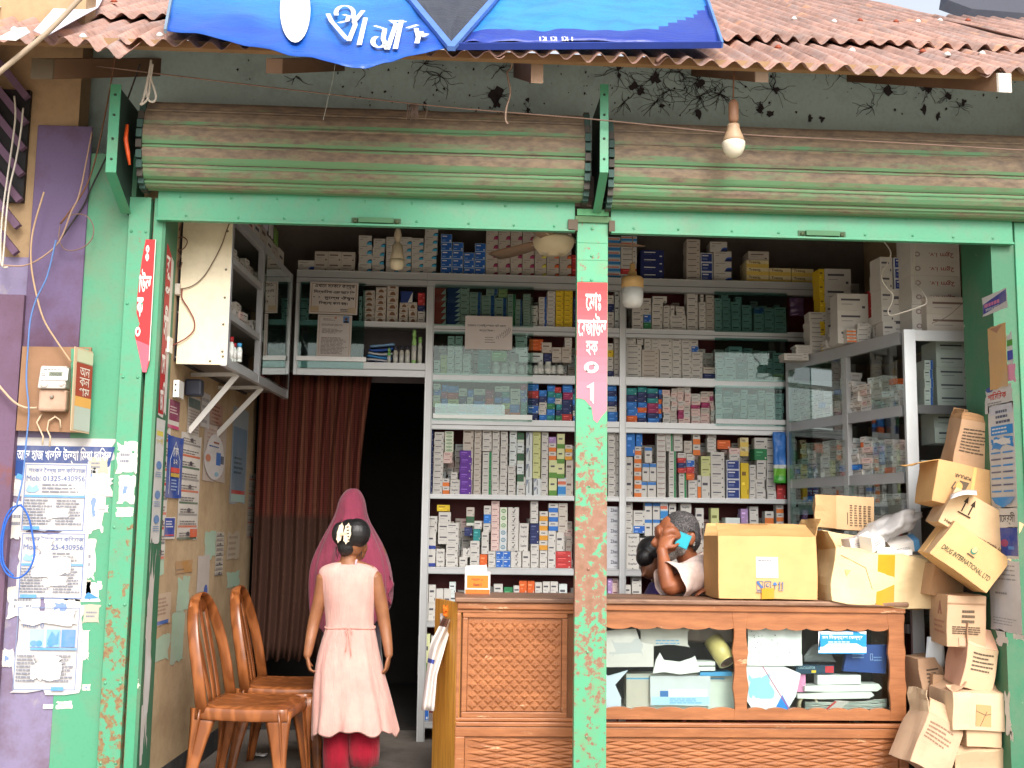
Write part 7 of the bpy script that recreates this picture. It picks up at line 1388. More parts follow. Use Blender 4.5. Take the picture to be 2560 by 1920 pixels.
cable('thread', [(2330, 808, .38), (2370, 790, .36), (2420, 745, .34), (2450, 715, .3), (2490, 680, .2)], .002, S(96, 88, 76), 'dusty thread stretched from the cabinet corner to the right jamb', 'thread', .4)

# ================================================================== brown plastic chairs
t = NT('brown_plastic'); w_ = t.noise(4, 3, .5, stretch=(1, 1, .35)); wv = t.math('SINE', t.math('MULTIPLY', w_, 60)); c = t.mix(t.ramp(wv, -.5, 1), S(118, 66, 32), S(146, 86, 46)); m_chair = t.fin(c, .28)
def ribbon(mb, pts, w, t_, wide, n=10, col=(1, 1, 1)):
    rs = []; pts = [Vector(p) for p in pts]
    for i, p in enumerate(pts):
        d_ = (pts[min(i + 1, len(pts) - 1)] - pts[max(i - 1, 0)]).normalized(); wd__ = wide(i / (len(pts) - 1)) if callable(wide) else Vector(wide); a = (wd__ - d_ * wd__.dot(d_)).normalized(); b = d_.cross(a)
        ww = w(i / (len(pts) - 1)) if callable(w) else w
        rs.append([p + a * cos(2 * pi * k / n) * ww / 2 + b * sin(2 * pi * k / n) * t_ / 2 for k in range(n)])
    mb.rings(rs, col)
def make_chair(label):
    root = empty('plastic_chair', (0, 0, 0), label, 'chair', 'brown plastic chairs by the left wall'); sh_, sw, sd = .43, .215, .175     # x forward, seat height, half width, half depth
    m = MB()
    def seat(i, j): x = lerp(-sd, sd + .01, i); y = lerp(-sw, sw, j) * (1 - .12 * (1 - i)); e = max(abs(j - .5) * 2, 0) ** 6; f_ = max(0, i - .85) / .15; return (x, y, sh_ - .018 * sin(pi * i) * sin(pi * j) - .015 * e - .03 * f_ * f_)
    m.grid(seat, 14, 14, (1, 1, 1)); m.build('seat', m_chair, root, org=(0, 0, 0), solid=.008)
    m = MB()
    for s in (-1, 1):
        pts = [(-sd - .02 + .02 * k / 10 + (2 * sd + .03) * k / 10, s * (sw + .008 - .02 * (1 - k / 10)), sh_ - .03 - .006 * sin(pi * k / 10)) for k in range(11)]; ribbon(m, pts, .055, .012, (0, 0, 1))
    pts = [(sd + .008, lerp(-sw, sw, k / 8), sh_ - .045) for k in range(9)]; ribbon(m, pts, .05, .012, (0, 0, 1)); m.build('seat_rim', m_chair, root, org=(0, 0, 0))
    for sx in (-1, 1):
        for sy in (-1, 1):
            m = MB(); top = Vector((sx * (sd - .015), sy * (sw - .005) * (1 if sx > 0 else .9), sh_ - .02)); bot = Vector((sx * (sd + (.02 if sx > 0 else .045)), sy * (sw + .02), 0)); pts = [top.lerp(bot, k / 8) for k in range(9)]
            ribbon(m, pts, lambda q: .075 * (1 - q) ** 2.2 + .05 - .012 * q, .016, (1, 0, 0), 8); ribbon(m, [p + Vector((sx * .012, -sy * .012, 0)) for p in pts], lambda q: .06 * (1 - q) ** 2 + .04 - .01 * q, .014, (0, 1, 0), 8); m.build('leg', m_chair, root, org=(0, 0, 0))
    m = MB(); N = 24; loop = []
    for k in range(N + 1):
        a = pi * k / N; y = -cos(a) * (.205 - .02 * sin(a)); hgt = sin(a) ** .55; z = lerp(sh_ - .03, .88, hgt); x = -sd + .01 - .105 * hgt ** 1.2; loop.append((x, y, z))
    ribbon(m, loop, .052, .014, lambda q: Vector((1, .0, .35)) if True else 0); 
    m.build('back_frame', m_chair, root, org=(0, 0, 0))
    for s in (-1, 0, 1):
        m = MB(); pts = [(-sd + .004 - .10 * (k / 10) ** 1.15 - .004, s * (.06 + .03 * k / 10), lerp(sh_ - .02, .86 - .02 * abs(s), k / 10)) for k in range(11)]; ribbon(m, pts, .05, .010, (0, 1, 0), 8); m.build('back_slat', m_chair, root, org=(0, 0, 0))
    m = MB(); m.grid(lambda i, j: (-sd - .092 - .006 * j, lerp(-.13, .13, i) * (1 - .3 * j), .80 + .065 * j), 6, 3, (1, 1, 1)); m.build('back_crest', m_chair, root, org=(0, 0, 0), solid=.01)
    return root
ch = make_chair('nearer brown plastic chair with its back against the left wall'); ch.scale = (1.16, 1.16, 1.16)
pf = at(700, 1752, .12); ch.location = (at(745, 1745, .3).x - .195 * 1.16, .34, 0); ch.rotation_euler = (0, 0, R(-6))
c2 = copy_tree(ch); c2['label'] = 'farther brown plastic chair, tucked behind the nearer one by the curtain'; c2.location = (at(784, 1700, .95).x - .13 * 1.16, 1.02, 0); c2.rotation_euler = (0, 0, R(-2))
# white shirt hung on the counter end, orange rag, litter
m = MB(); ys = .52
def shirt(i, j):
    l = [(1108, 1545), (1075, 1610), (1066, 1680), (1054, 1775)]; r = [(1132, 1550), (1112, 1620), (1092, 1690), (1086, 1778)]; x = j * 3; k = min(int(x), 2); t_ = x - k
    a = Vector(l[k]).lerp(Vector(l[k + 1]), t_); b = Vector(r[k]).lerp(Vector(r[k + 1]), t_); p = a.lerp(b, i); return at(p.x, p.y, ys - .05 + .03 * sin(i * 9 + j * 3) - .03 * sin(pi * i))
m.grid(shirt, 18, 20, lambda i, j: S(90, 60, 50) if (j < .12 and i < .6) else (S(70, 80, 150) if .50 < j < .53 and i < .5 else S(212, 206, 202))); tag(m.build('hanging_shirt', m_cloth, solid=.003), 'white shirt draped over the left end of the counter', 'shirt')
m = MB(); m.grid(lambda i, j: at(1108 + 28 * i, 1512 + 26 * j + 4 * sin(i * 7), .5) + Vector((0, .03 * nz((i * 5, j * 5, 1), 1.5), 0)), 8, 6, S(226, 120, 44)); tag(m.build('orange_rag', m_cloth, solid=.004), 'crumpled orange rag on the counter end above the white shirt', 'rag')
m = MB(); m.grid(lambda i, j: at(1100 + 34 * i, 1534 + 30 * j, .53) + Vector((0, .03 * nz((i * 4, j * 4, 7), 1.5), 0)), 8, 6, S(206, 196, 190)); tag(m.build('plastic_wrap', m_film, solid=.002), 'clear plastic wrapping heaped beside the orange rag', 'wrapping')
m = MB(); p = atZ(652, 1888, .012); m.grid(lambda i, j: p + Vector(((i - .5) * .07, (j - .5) * .09, .016 * abs(nz((i * 4, j * 4, 1), 1.6)))), 7, 7, S(206, 206, 210)); tag(m.build('paper_litter', m_paper, solid=.001), 'crumpled white paper litter on the floor between the chairs', 'litter')
# ================================================================== people
def skin_mat(name, a, b):
    t = NT(name); c = t.mix(t.ramp(t.noise(14, 5, .6), .35, .65), a, b); t.bump(t.noise(120, 3), .08, .001); t.b.inputs['Subsurface Weight'].default_value = .06; t.b.inputs['Subsurface Radius'].default_value = (.02, .008, .004); return t.fin(c, .48)
sk_man = skin_mat('brown_skin_man', S(156, 94, 62), S(134, 78, 50)); sk_girl = skin_mat('brown_skin_child', S(146, 96, 64), S(128, 82, 54)); sk_dark = skin_mat('brown_skin_other', S(128, 80, 54), S(108, 66, 44))
t = NT('black_hair'); n_ = t.noise(60, 5, .6, stretch=(3, 3, .5)); t.bump(n_, .5, .004); m_hair = t.fin(t.mix(t.ramp(n_, .4, .7), S(16, 15, 17), S(34, 32, 34)), .42)
t = NT('greying_hair'); n_ = t.noise(120, 5, .7); t.bump(n_, .6, .004); x_ = t.ramp(t.noise(9, 4), .35, .65); m_grey = t.fin(t.mix(t.ramp(n_, .45, .6), S(40, 38, 40), t.mix(x_, S(110, 104, 104), S(60, 58, 60))), .75)
t = NT('white_beard'); n_ = t.noise(130, 5, .7); t.bump(n_, .6, .004); m_beard = t.fin(t.mix(t.ramp(n_, .4, .65), S(180, 176, 172), S(104, 92, 84)), .85)
def fabric(name, a, b, sc=6, weave=300, rough=.92):
    t = NT(name); c = t.mix(t.ramp(t.noise(sc, 6, .6), .35, .65), a, b); t.bump(t.math('ADD', t.math('MULTIPLY', t.noise(22, 6, .6, stretch=(1, 1, .16)), 2.2), t.math('MULTIPLY', t.noise(weave, 2), .06)), .55, .012); t.b.inputs['Sheen Weight'].default_value = .15; return t.fin(c, rough, spec=.15)
f_pink = fabric('pale_pink_cotton', S(204, 160, 150), S(190, 144, 136)); f_red = fabric('red_cotton', S(142, 20, 40), S(118, 15, 32)); f_shawl = fabric('rose_shawl', S(138, 60, 82), S(122, 52, 72)); f_shirt = fabric('pale_shirt', S(228, 206, 198), S(216, 194, 186)); f_dark = fabric('dark_dress', S(40, 28, 40), S(28, 20, 28)); f_purple = fabric('purple_cloth', S(62, 46, 104), S(50, 36, 88))
def ell(mb, c, r, rot=None, n=18):
    c = Vector(c); vs = []; fs = []; m_ = n // 2
    rm = rot if rot is not None else Matrix.Identity(3)
    rs = [[c + rm @ Vector((r[0] * sin(pi * (i + .001) / (m_ + .002)) * cos(2 * pi * k / n), r[1] * sin(pi * (i + .001) / (m_ + .002)) * sin(2 * pi * k / n), -r[2] * cos(pi * (i + .001) / (m_ + .002)))) for k in range(n)] for i in range(m_ + 1)]
    mb.rings(rs, (1, 1, 1))
def limb(mb, pts, r, n=14):
    pts = [Vector(p) for p in pts]; P = []; Q = []
    for i in range(len(pts) - 1):
        for k in range(5):
            t_ = k / 5; a = pts[max(i - 1, 0)]; b = pts[i]; c = pts[i + 1]; d = pts[min(i + 2, len(pts) - 1)]
            P.append(b * .5 * 2 * 1 + ((c - a) * .5) * t_ + (a * 2 - b * 5 + c * 4 - d) * .5 * t_ * t_ + (-a + b * 3 - c * 3 + d) * .5 * t_ ** 3); Q.append(lerp(r[i], r[i + 1], t_))
    P.append(pts[-1]); Q.append(r[-1])
    d0 = (P[1] - P[0]).normalized(); d1 = (P[-1] - P[-2]).normalized()
    P = [P[0] - d0 * Q[0] * .7] + P + [P[-1] + d1 * Q[-1] * .7]; Q = [Q[0] * .45] + Q + [Q[-1] * .45]; mb.tube(P, Q, (1, 1, 1), n)
def flesh(name, mb, mat, parent, vox=.006, smooth=5):
    o = mb.build(name, mat, parent); a = o.modifiers.new('r', 'REMESH'); a.mode = 'VOXEL'; a.voxel_size = vox; a.use_smooth_shade = True
    b = o.modifiers.new('s', 'SMOOTH'); b.factor = .5; b.iterations = smooth
    dg = bpy.context.evaluated_depsgraph_get(); me = bpy.data.meshes.new_from_object(o.evaluated_get(dg)); o.modifiers.clear(); old = o.data; o.data = me; bpy.data.meshes.remove(old)
    if not me.materials: me.materials.append(mat)
    me.polygons.foreach_set('use_smooth', [True] * len(me.polygons)); return o
def hand(mb, wrist, dirv, palmn, thumbv, L=.15, curl=(20, 25, 20), spread=.16, thumb_curl=10):
    """palm and five fingers; dirv towards the fingertips, palmn the way the palm faces, thumbv the thumb's side"""
    w = Vector(wrist); d = Vector(dirv).normalized(); n = Vector(palmn); n = (n - d * n.dot(d)).normalized(); s = d.cross(n); s = s if s.dot(Vector(thumbv)) > 0 else -s
    pl_ = L * .52; rm = Matrix((s, n, d)).transposed()
    ell(mb, w + d * pl_ * .52, (L * .23, L * .085, pl_ * .62), rm, 14)
    fr = L * .046
    for k, (u, ln_) in enumerate(((.17, .40), (.06, .46), (-.055, .43), (-.16, .34))):
        base = w + d * pl_ * .92 + s * (u * L); dd = (d + s * (u * spread * 2)).normalized(); p = base - d * L * .1; pts = [p, base]; a = 0
        for j, (seg, cu) in enumerate(zip((.46, .31, .23), curl)): a += cu + 3 * k; pts.append(pts[-1] + (dd * cos(R(a)) + n * sin(R(a))) * (ln_ * L * seg))
        limb(mb, pts, [fr * 1.1, fr * 1.12, fr * 1.0, fr * .92, fr * .78], 8)
    base = w + d * pl_ * .22 + s * L * .16; t1 = (d * .75 + s * .75 + n * .3).normalized(); t2 = (d * .95 + s * .25 + n * (.3 + thumb_curl * .02)).normalized(); limb(mb, [base - s * L * .06, base + t1 * L * .16, base + t1 * L * .16 + t2 * L * .15, base + t1 * L * .16 + t2 * L * .26], [fr * 1.5, fr * 1.35, fr * 1.15, fr * .85], 8)

# ------------------------------------------------------------------ girl seen from behind
YG = .50; sG = (5.6 + YG) / PXF
girl = empty('person', tuple(at(880, 1940, YG)), 'child in pale pink sleeveless dress and red trousers, seen from behind', 'person', 'people in the shop')
girl.location.z = 0; girl['_p'] = list(girl.location)
def G(px, py, dy=0.0): return at(px, py, YG + dy)
m = MB()
hc = G(882, 1348); ell(m, hc, (.073, .088, .098), Matrix.Rotation(R(-20), 3, 'Z')); ell(m, G(893, 1376, .05), (.05, .06, .06)); ell(m, G(905, 1368, .07), (.03, .04, .045))
limb(m, [G(914, 1364, .03), G(915, 1376, .03)], [.012, .009], 8)
ell(m, G(912, 1368, .012), (.012, .018, .026), Matrix.Rotation(R(-25), 3, 'Z'))
limb(m, [G(876, 1372, .01), G(872, 1400, .0), G(872, 1425, .0)], [.047, .046, .056])
limb(m, [G(818, 1440), G(872, 1422), G(928, 1436)], [.045, .056, .045]); limb(m, [G(872, 1440), G(874, 1510), G(876, 1590), G(878, 1680)], [.07, .078, .075, .09], 18)
aL = [G(812, 1442), G(800, 1500, .01), G(785, 1556, .02), G(774, 1610, -.01), G(768, 1640, -.02)]; aR = [G(934, 1440), G(950, 1500, .01), G(961, 1560, .02), G(969, 1610, .0), G(972, 1640, -.015)]
limb(m, aL, [.044, .038, .033, .027, .021]); limb(m, aR, [.044, .038, .033, .027, .021])
hand(m, G(768, 1642, -.02), G(776, 1680) - G(768, 1642), (.9, .2, 0), (.2, 1, 0), .135, (35, 40, 25)); hand(m, G(972, 1642, -.015), G(964, 1682) - G(972, 1642), (-.9, .2, 0), (-.2, 1, 0), .135, (25, 32, 22))
for x0, kx, ax, yy in ((850, 848, 842, .0), (905, 908, 912, -.04)):
    limb(m, [G(x0, 1680), G(kx, 1810, yy * .4), G(ax, 1925, yy)], [.075, .052, .034]); f_ = G(ax, 1925, yy); zf = 0
limb(m, [Vector((G(842, 1930).x, YG, .06)), Vector((G(842, 1930).x, YG + .02, .028)), Vector((G(842, 1930).x - .01, YG + .15, .02))], [.032, .03, .024])
hp = G(914, 1918, -.03); limb(m, [hp + Vector((0, .02, .04)), hp + Vector((0, -.005, 0)), hp + Vector((.0, .06, -.06)), hp + Vector((0, .1, -.085))], [.03, .03, .028, .022])
flesh('body', m, sk_girl, girl, .005, 4)
# hair: full dark mass, gathered and pinned, narrowing to the nape
m = MB(); ell(m, G(876, 1338, -.012), (.079, .094, .088), Matrix.Rotation(R(-15), 3, 'Z')); ell(m, G(850, 1334, -.05), (.044, .05, .062)); ell(m, G(892, 1333, -.03), (.075, .08, .08)); ell(m, G(866, 1366, -.045), (.05, .045, .05)); ell(m, G(862, 1378, -.03), (.03, .03, .03))
flesh('hair', m, m_hair, girl, .005, 5)
hs_ = MB(); rh = random.Random(4)
for k in range(26):
    a = rh.uniform(-1.3, 1.3); x0 = 872 + 34 * sin(a); y0 = 1392 + 4 * cos(a) - 10 * abs(sin(a)); hs_.tube([G(x0, y0 - 18, -.02), G(x0 + rh.uniform(-3, 3), y0, -.02), G(x0 + rh.uniform(-6, 6), y0 + rh.uniform(4, 14), -.02)], [.0012, .001, .0004], (1, 1, 1), 4)
for k in range(20):
    a = rh.uniform(.2, 2.9); hs_.tube([G(876 - 42 * cos(a), 1338 - 40 * sin(a), -.0), G(876 - 44 * cos(a + .15), 1338 - (42 + rh.uniform(0, 4)) * sin(a + .15), -.0), G(876 - 43 * cos(a + .3), 1338 - 41 * sin(a + .3), -.0)], [.0006, .0006, .0004], (1, 1, 1), 4)
tag(hs_.build('loose_hair', m_hair, girl), kind='stuff')
clip = MB()
def blade(cx_, cy_, a, l_, w__): 
    P = []
    for k in range(24):
        q = 2 * pi * k / 24; rr = 1 + .1 * cos(8 * q); u = cos(q) * w__ * rr; v = sin(q) * l_ * rr; P.append(G(cx_ + u * cos(R(a)) - v * sin(R(a)), cy_ + u * sin(R(a)) + v * cos(R(a)), -.122 if cx_ > 860 else -.112))
    clip.prism(P, (0, .012, 0), S(226, 206, 176))
blade(868, 1334, 8, 25, 9); blade(850, 1332, 12, 24, 7); clip.bar(G(850, 1336, -.116), G(868, 1334, -.118), .014, .01, S(206, 176, 150), (0, -1, 0))
for k in range(5): clip.bar(G(866 + k * .8, 1318 + 8 * k, -.1235), G(872 + k * .4, 1317 + 8 * k, -.1235), .006, .002, S(60, 44, 50), (0, -1, 0))
clip.build('hair_clip', m_plastic, girl)
# dress
DR = [(1407, 872, 31, .052), (1411, 872, 50, .062), (1419, 872, 68, .072), (1432, 872, 74, .086), (1450, 872, 70, .097), (1480, 872, 64, .105), (1520, 873, 59, .102), (1560, 874, 57, .097), (1566, 874, 58, .10), (1572, 875, 59, .104), (1600, 873, 66, .125), (1640, 870, 75, .14), (1690, 872, 84, .155), (1740, 878, 92, .17), (1790, 880, 96, .185), (1822, 880, 99, .19)]
m = MB(); n = 96; rs = []
for i, (py, cx_, hw, hd) in enumerate(DR):
    fl = max(0, (py - 1570) / 250); c_ = G(cx_, py); r_ = []
    for k in range(n):
        a = 2 * pi * k / n; s_ = sin(a); fold = 1 + fl * (.07 * sin(5 * a + 1 + .8 * sin(a)) + .05 * sin(11 * a + 2.2 + py * .006) + .03 * sin(19 * a + 3 * nz((a, py * .01, 2))) + .09 * nz((a * 1.5, py * .006, 7))) * (.5 + .5 * abs(s_)) + (.012 * sin(17 * a) if py in (1566, 1572) else 0) + .012 * nz((a * 2, py * .02, 3)) 
        ex = .75 if py < 1450 else .9; x_ = abs(cos(a)) ** ex * (1 if cos(a) > 0 else -1); z_ = c_.z
        if i == len(DR) - 1: z_ += -.05 * max(0, -cos(a)) ** 3 - .03 * max(0, cos(a)) ** 4 + .012 * sin(7 * a) + .008 * sin(13 * a)
        if i == 0: z_ += .004 * abs(s_) - (.012 if s_ < -.9 else 0)
        sw_ = (.022 * max(0, cos(a)) ** 2 if py > 1800 else .01 * max(0, cos(a)) ** 2 if py > 1760 else 0)
        r_.append(Vector((c_.x + x_ * hw * sG * fold + sw_, c_.y + s_ * hd * fold + .01, z_)))
    rs.append(r_)
m.rings(rs, (1, 1, 1), caps=False); dr = m.build('dress', f_pink, girl, solid=.004); sb = dr.modifiers.new('u', 'SUBSURF'); sb.levels = sb.render_levels = 1
m = MB(); loop = [Vector((G(875, 1568).x + cos(2 * pi * k / 40) * 60 * sG * 1.01, YG + .01 + sin(2 * pi * k / 40) * .108, G(875, 1568).z + .004 * sin(3 * pi * k / 20))) for k in range(41)]; m.tube(loop, .0045, (1, 1, 1), 6)
for dx, l_ in ((-4, 60), (3, 72)): m.tube([G(872, 1569, -.11), G(872 + dx, 1569 + l_ * .5, -.135), G(872 + dx * 2, 1569 + l_, -.15)], .003, (1, 1, 1), 5)
m.tube([G(872, 1569, -.112), G(862, 1577, -.122), G(866, 1584, -.126), G(874, 1572, -.114), G(882, 1579, -.122), G(877, 1583, -.124)], .003, (1, 1, 1), 5); m.build('waist_tie', fabric('tie_cotton', S(206, 150, 136), S(196, 140, 128)), girl)
m = MB(); m.grid(lambda i, j: G(886 + 5 * i + 3 * j, 1413 - 14 * j, -.045 - .01 * j), 2, 3, S(226, 180, 196)); m.build('neck_label', m_cloth, girl, solid=.002)
m = MB()
for x0, x1, yy in ((850, 842, .0), (905, 912, -.03)):
    rs = []
    for py, r0 in ((1690, .085), (1760, .082), (1830, .076), (1880, .078), (1912 if yy else 1960, .07)):
        t_ = (py - 1690) / 260; c_ = G(lerp(x0, x1, t_), py, yy * t_); rs.append([c_ + Vector((cos(2 * pi * k / 28), sin(2 * pi * k / 28), 0)) * r0 * (1 + .05 * sin(5 * 2 * pi * k / 28 + py) + .03 * sin(9 * 2 * pi * k / 28 + py * .1)) for k in range(28)])
    m.rings(rs, (1, 1, 1), caps=False)
m.build('trousers', f_red, girl, solid=.003)
m = MB(); q = hp + Vector((0, .05, -.095)); m.grid(lambda i, j: hp + Vector(((j - .5) * .07, .0 + .13 * i - .02, -.028 - .085 * i)), 4, 3, S(90, 80, 66)); m.tube([hp + Vector((-.034, .02, -.02)), hp + Vector((0, -.032, .006)), hp + Vector((.034, .02, -.02))], .006, S(70, 60, 52), 6); m.build('sandal', m_wood, girl, solid=.012)

# ------------------------------------------------------------------ woman under a rose shawl
YW2 = 1.25; sW = (5.6 + YW2) / PXF
wom = empty('person', tuple(at(880, 1800, YW2)), 'woman wrapped in a long rose pink shawl, facing into the dark doorway', 'person', 'people in the shop'); wom.location.z = 0; wom['_p'] = list(wom.location)
def Wp(px, py, dy=0.0): return at(px, py, YW2 + dy)
m = MB(); ell(m, Wp(880, 1272, .03), (.075, .09, .1)); limb(m, [Wp(880, 1310), Wp(880, 1345)], [.05, .06]); limb(m, [Wp(810, 1385, .02), Wp(880, 1352), Wp(948, 1385, .02)], [.055, .07, .055]); limb(m, [Wp(880, 1370), Wp(880, 1480), Wp(880, 1600)], [.13, .13, .15], 18)
for s in (-1, 1):
    limb(m, [Wp(880 + s * 66, 1390, .02), Wp(880 + s * 78, 1480, .04), Wp(880 + s * 40, 1540, .17)], [.05, .042, .035]); hand(m, Wp(880 + s * 38, 1542, .18), (-s * .6, .8, .1), (0, .2, 1), (0, 0, 1), .16, (30, 30, 20)); limb(m, [Wp(880 + s * 28, 1600), Wp(880 + s * 28, 1720), Vector((Wp(880 + s * 28, 1800).x, YW2, .08))], [.1, .07, .045]); limb(m, [Vector((Wp(880 + s * 28, 1800).x, YW2, .05)), Vector((Wp(880 + s * 28, 1800).x, YW2 + .16, .03))], [.04, .028])
flesh('body', m, sk_dark, wom, .008, 4)
SHW = [(1221, 883, 6, .03), (1226, 882, 17, .06), (1240, 880, 27, .095), (1258, 879, 34, .115), (1280, 878, 37, .125), (1305, 877, 46, .13), (1340, 878, 66, .15), (1375, 879, 82, .17), (1410, 878, 93, .185), (1450, 880, 99, .19), (1500, 880, 97, .2), (1545, 876, 90, .205), (1575, 874, 84, .205)]
m = MB(); n = 90; rs = []
for i, (py, cx_, hw, hd) in enumerate(SHW):
    c_ = Wp(cx_, py); fl = min(1, max(0, (py - 1250) / 160)); r_ = []
    for k in range(n):
        a = 2 * pi * k / n; fold = 1 + fl * (.05 * sin(6 * a + .5 + py * .004) + .035 * sin(11 * a + 1 - py * .003) + .02 * sin(19 * a)); z_ = c_.z
        if i >= len(SHW) - 2: z_ += .10 * max(0, cos(a)) ** 2 * (1 if i == len(SHW) - 1 else .45) + .015 * sin(9 * a) * (i == len(SHW) - 1)
        r_.append(Vector((c_.x + cos(a) * hw * sW * fold, c_.y + .02 + sin(a) * hd * fold, z_)))
    rs.append(r_)
m.rings(rs, (1, 1, 1), caps=False); so_ = m.build('shawl', f_shawl, wom, solid=.004); q = so_.modifiers.new('u', 'SUBSURF'); q.levels = q.render_levels = 1
m = MB(); m.grid(lambda i, j: Wp(958 + 24 * i * (1 - .3 * j) + 4 * sin(j * 9), 1445 + 62 * j + 8 * sin(i * 8), -.02 + .02 * sin(i * 6)), 8, 10, (1, 1, 1)); m.build('shawl_corner', f_shawl, wom, solid=.003)
m = MB(); rs = []
for py, hw, hd in ((1540, 66, .16), (1620, 70, .17), (1720, 78, .19), (1815, 86, .2)):
    c_ = Wp(878, py); c_.z = max(c_.z, .03); rs.append([Vector((c_.x + cos(2 * pi * k / 48) * hw * sW * (1 + .05 * sin(k * 1.1)), YW2 + sin(2 * pi * k / 48) * hd, c_.z)) for k in range(48)])
m.rings(rs, (1, 1, 1), caps=False); m.build('dress', f_dark, wom, solid=.003)

# ------------------------------------------------------------------ man on the telephone, elbow on the counter
YM = .92; sM = (5.6 + YM) / PXF
man = empty('person', tuple(at(1740, 1600, YM)), 'bearded man in pale shirt holding a teal phone to his ear', 'person', 'people in the shop'); man.location.z = 0; man['_p'] = list(man.location)
def Mp(px, py, dy=0.0): return at(px, py, YM + dy)
zct = zt0
m = MB()
ell(m, Mp(1694, 1330), (.117, .085, .108), Matrix.Rotation(R(14), 3, 'Y')); ell(m, Mp(1672, 1352), (.075, .068, .085)); ell(m, Mp(1668, 1378), (.052, .052, .05)); ell(m, Mp(1645, 1330), (.02, .06, .04)); limb(m, [Mp(1645, 1342), Mp(1634, 1358), Mp(1642, 1364)], [.014, .018, .014], 10); limb(m, [Mp(1650, 1376), Mp(1646, 1380)], [.022, .018], 10)
for s in (-1, 1): ell(m, Mp(1652, 1346, s * .03), (.014, .016, .012))
ear = Mp(1729, 1347, -.082); ell(m, ear, (.024, .012, .04), Matrix.Rotation(R(12), 3, 'Y')); ell(m, ear + Vector((-.004, .01, -.004)), (.018, .014, .03))
limb(m, [Mp(1708, 1372, .01), Mp(1722, 1402, .02), Mp(1738, 1432, .03)], [.062, .062, .08], 16)
# torso and the raised right arm: shoulder, elbow on the counter, hand at the ear
limb(m, [Mp(1742, 1440, .02), Mp(1752, 1500, .03), Mp(1760, 1600, .05)], [.15, .16, .16], 20)
sh_p = Mp(1752, 1440, -.12); el = at(1672, 1470, YM - .26); el.z = zct + .05; wr = at(1654, 1372, YM - .19)
limb(m, [sh_p, sh_p.lerp(el, .5) + Vector((0, 0, .0)), el], [.066, .06, .05], 16); limb(m, [el + Vector((0, 0, -.004)), el.lerp(wr, .35) + Vector((-.006, -.012, 0)), el.lerp(wr, .75), wr], [.045, .045, .034, .028], 16)
kn = at(1676, 1328, YM - .155); hand(m, wr, (kn - wr) + Vector((.01, 0, 0)), (.55, .75, -.1), (.8, -.3, 0), .185, (62, 55, 30), .1, 14)
limb(m, [kn + Vector((-.03, 0, -.012)), kn + Vector((.012, .0, .002)), kn + Vector((.045, .004, -.03))], [.026, .029, .022], 12)
# other arm lies along the counter, largely behind the cartons
s2 = Mp(1772, 1452, .16); e2 = at(1840, 1470, YM - .1); e2.z = zct + .06; w2 = at(1800, 1480, YM - .22); w2.z = zct + .035
limb(m, [s2, e2, w2], [.062, .048, .03], 14); hand(m, w2, (-1, -.2, 0), (0, 0, -1), (0, -1, .1), .18, (15, 15, 10))
for s in (-1, 1): limb(m, [Mp(1760 + s * 10, 1600, .05), Vector((Mp(1760, 1600).x + s * .1, YM + .02, .55)), Vector((Mp(1760, 1600).x + s * .1, YM - .28, .5)), Vector((Mp(1760, 1600).x + s * .1, YM - .2, .08))], [.1, .09, .07, .05]); limb(m, [Vector((Mp(1760, 1600).x + s * .1, YM - .2, .05)), Vector((Mp(1760, 1600).x + s * .1, YM - .33, .03))], [.04, .03])
flesh('body', m, sk_man, man, .0055, 4)
m = MB(); ell(m, Mp(1703, 1322, .0), (.112, .0935, .107), Matrix.Rotation(R(14), 3, 'Y')); ell(m, Mp(1726, 1346, .0), (.06, .09, .085)); hr = flesh('hair', m, m_grey, man, .005, 3)
# cut the hair back from the forehead and face: drop faces in front of the hairline
import bmesh as _b
bm = _b.new(); bm.from_mesh(hr.data); off = Vector(hr['_p'])
kill = []
for v in bm.verts:
    w = v.co + off; px_, py_ = proj(w)
    if px_ < 1690 - (1318 - py_) * 1.15 * (1 if py_ < 1318 else .0) or (py_ > 1318 and px_ < 1690 + (py_ - 1318) * .75) or py_ > 1386 or (1330 < py_ and abs(px_ - 1728) < 9 and py_ < 1364): kill.append(v)
_b.ops.delete(bm, geom=kill, context='VERTS'); bm.to_mesh(hr.data); bm.free()
m = MB(); ell(m, Mp(1676, 1388), (.052, .058, .034), Matrix.Rotation(R(-20), 3, 'Y')); ell(m, Mp(1700, 1377, -.03), (.034, .05, .032), Matrix.Rotation(R(-35), 3, 'Y')); ell(m, Mp(1652, 1370), (.012, .04, .012)); flesh('beard', m, m_beard, man, .005, 3)
# shirt
m = MB(); n = 48; rs = []
for py, cx_, hw, hdf, dz in ((1408, 1733, 30, .075, .03), (1418, 1738, 42, .10, .02), (1432, 1744, 60, .15, .01), (1456, 1748, 74, .185, 0), (1490, 1752, 80, .2, 0), (1540, 1756, 82, .205, 0), (1600, 1760, 82, .2, 0)):
    c_ = Mp(cx_, py, .02); rs.append([Vector((c_.x + cos(2 * pi * k / n) * hw * sM * (1 + .03 * sin(5 * 2 * pi * k / n + py * .05)), c_.y + sin(2 * pi * k / n) * hdf * (1 + .04 * sin(7 * 2 * pi * k / n)), c_.z + dz * cos(2 * pi * k / n))) for k in range(n)])
m.rings(rs, (1, 1, 1), caps=False)
se = sh_p.lerp(el, .80); rs = []
d_ = (el - sh_p).normalized(); xa_ = d_.cross(Vector((0, 0, 1))).normalized(); ya_ = d_.cross(xa_)
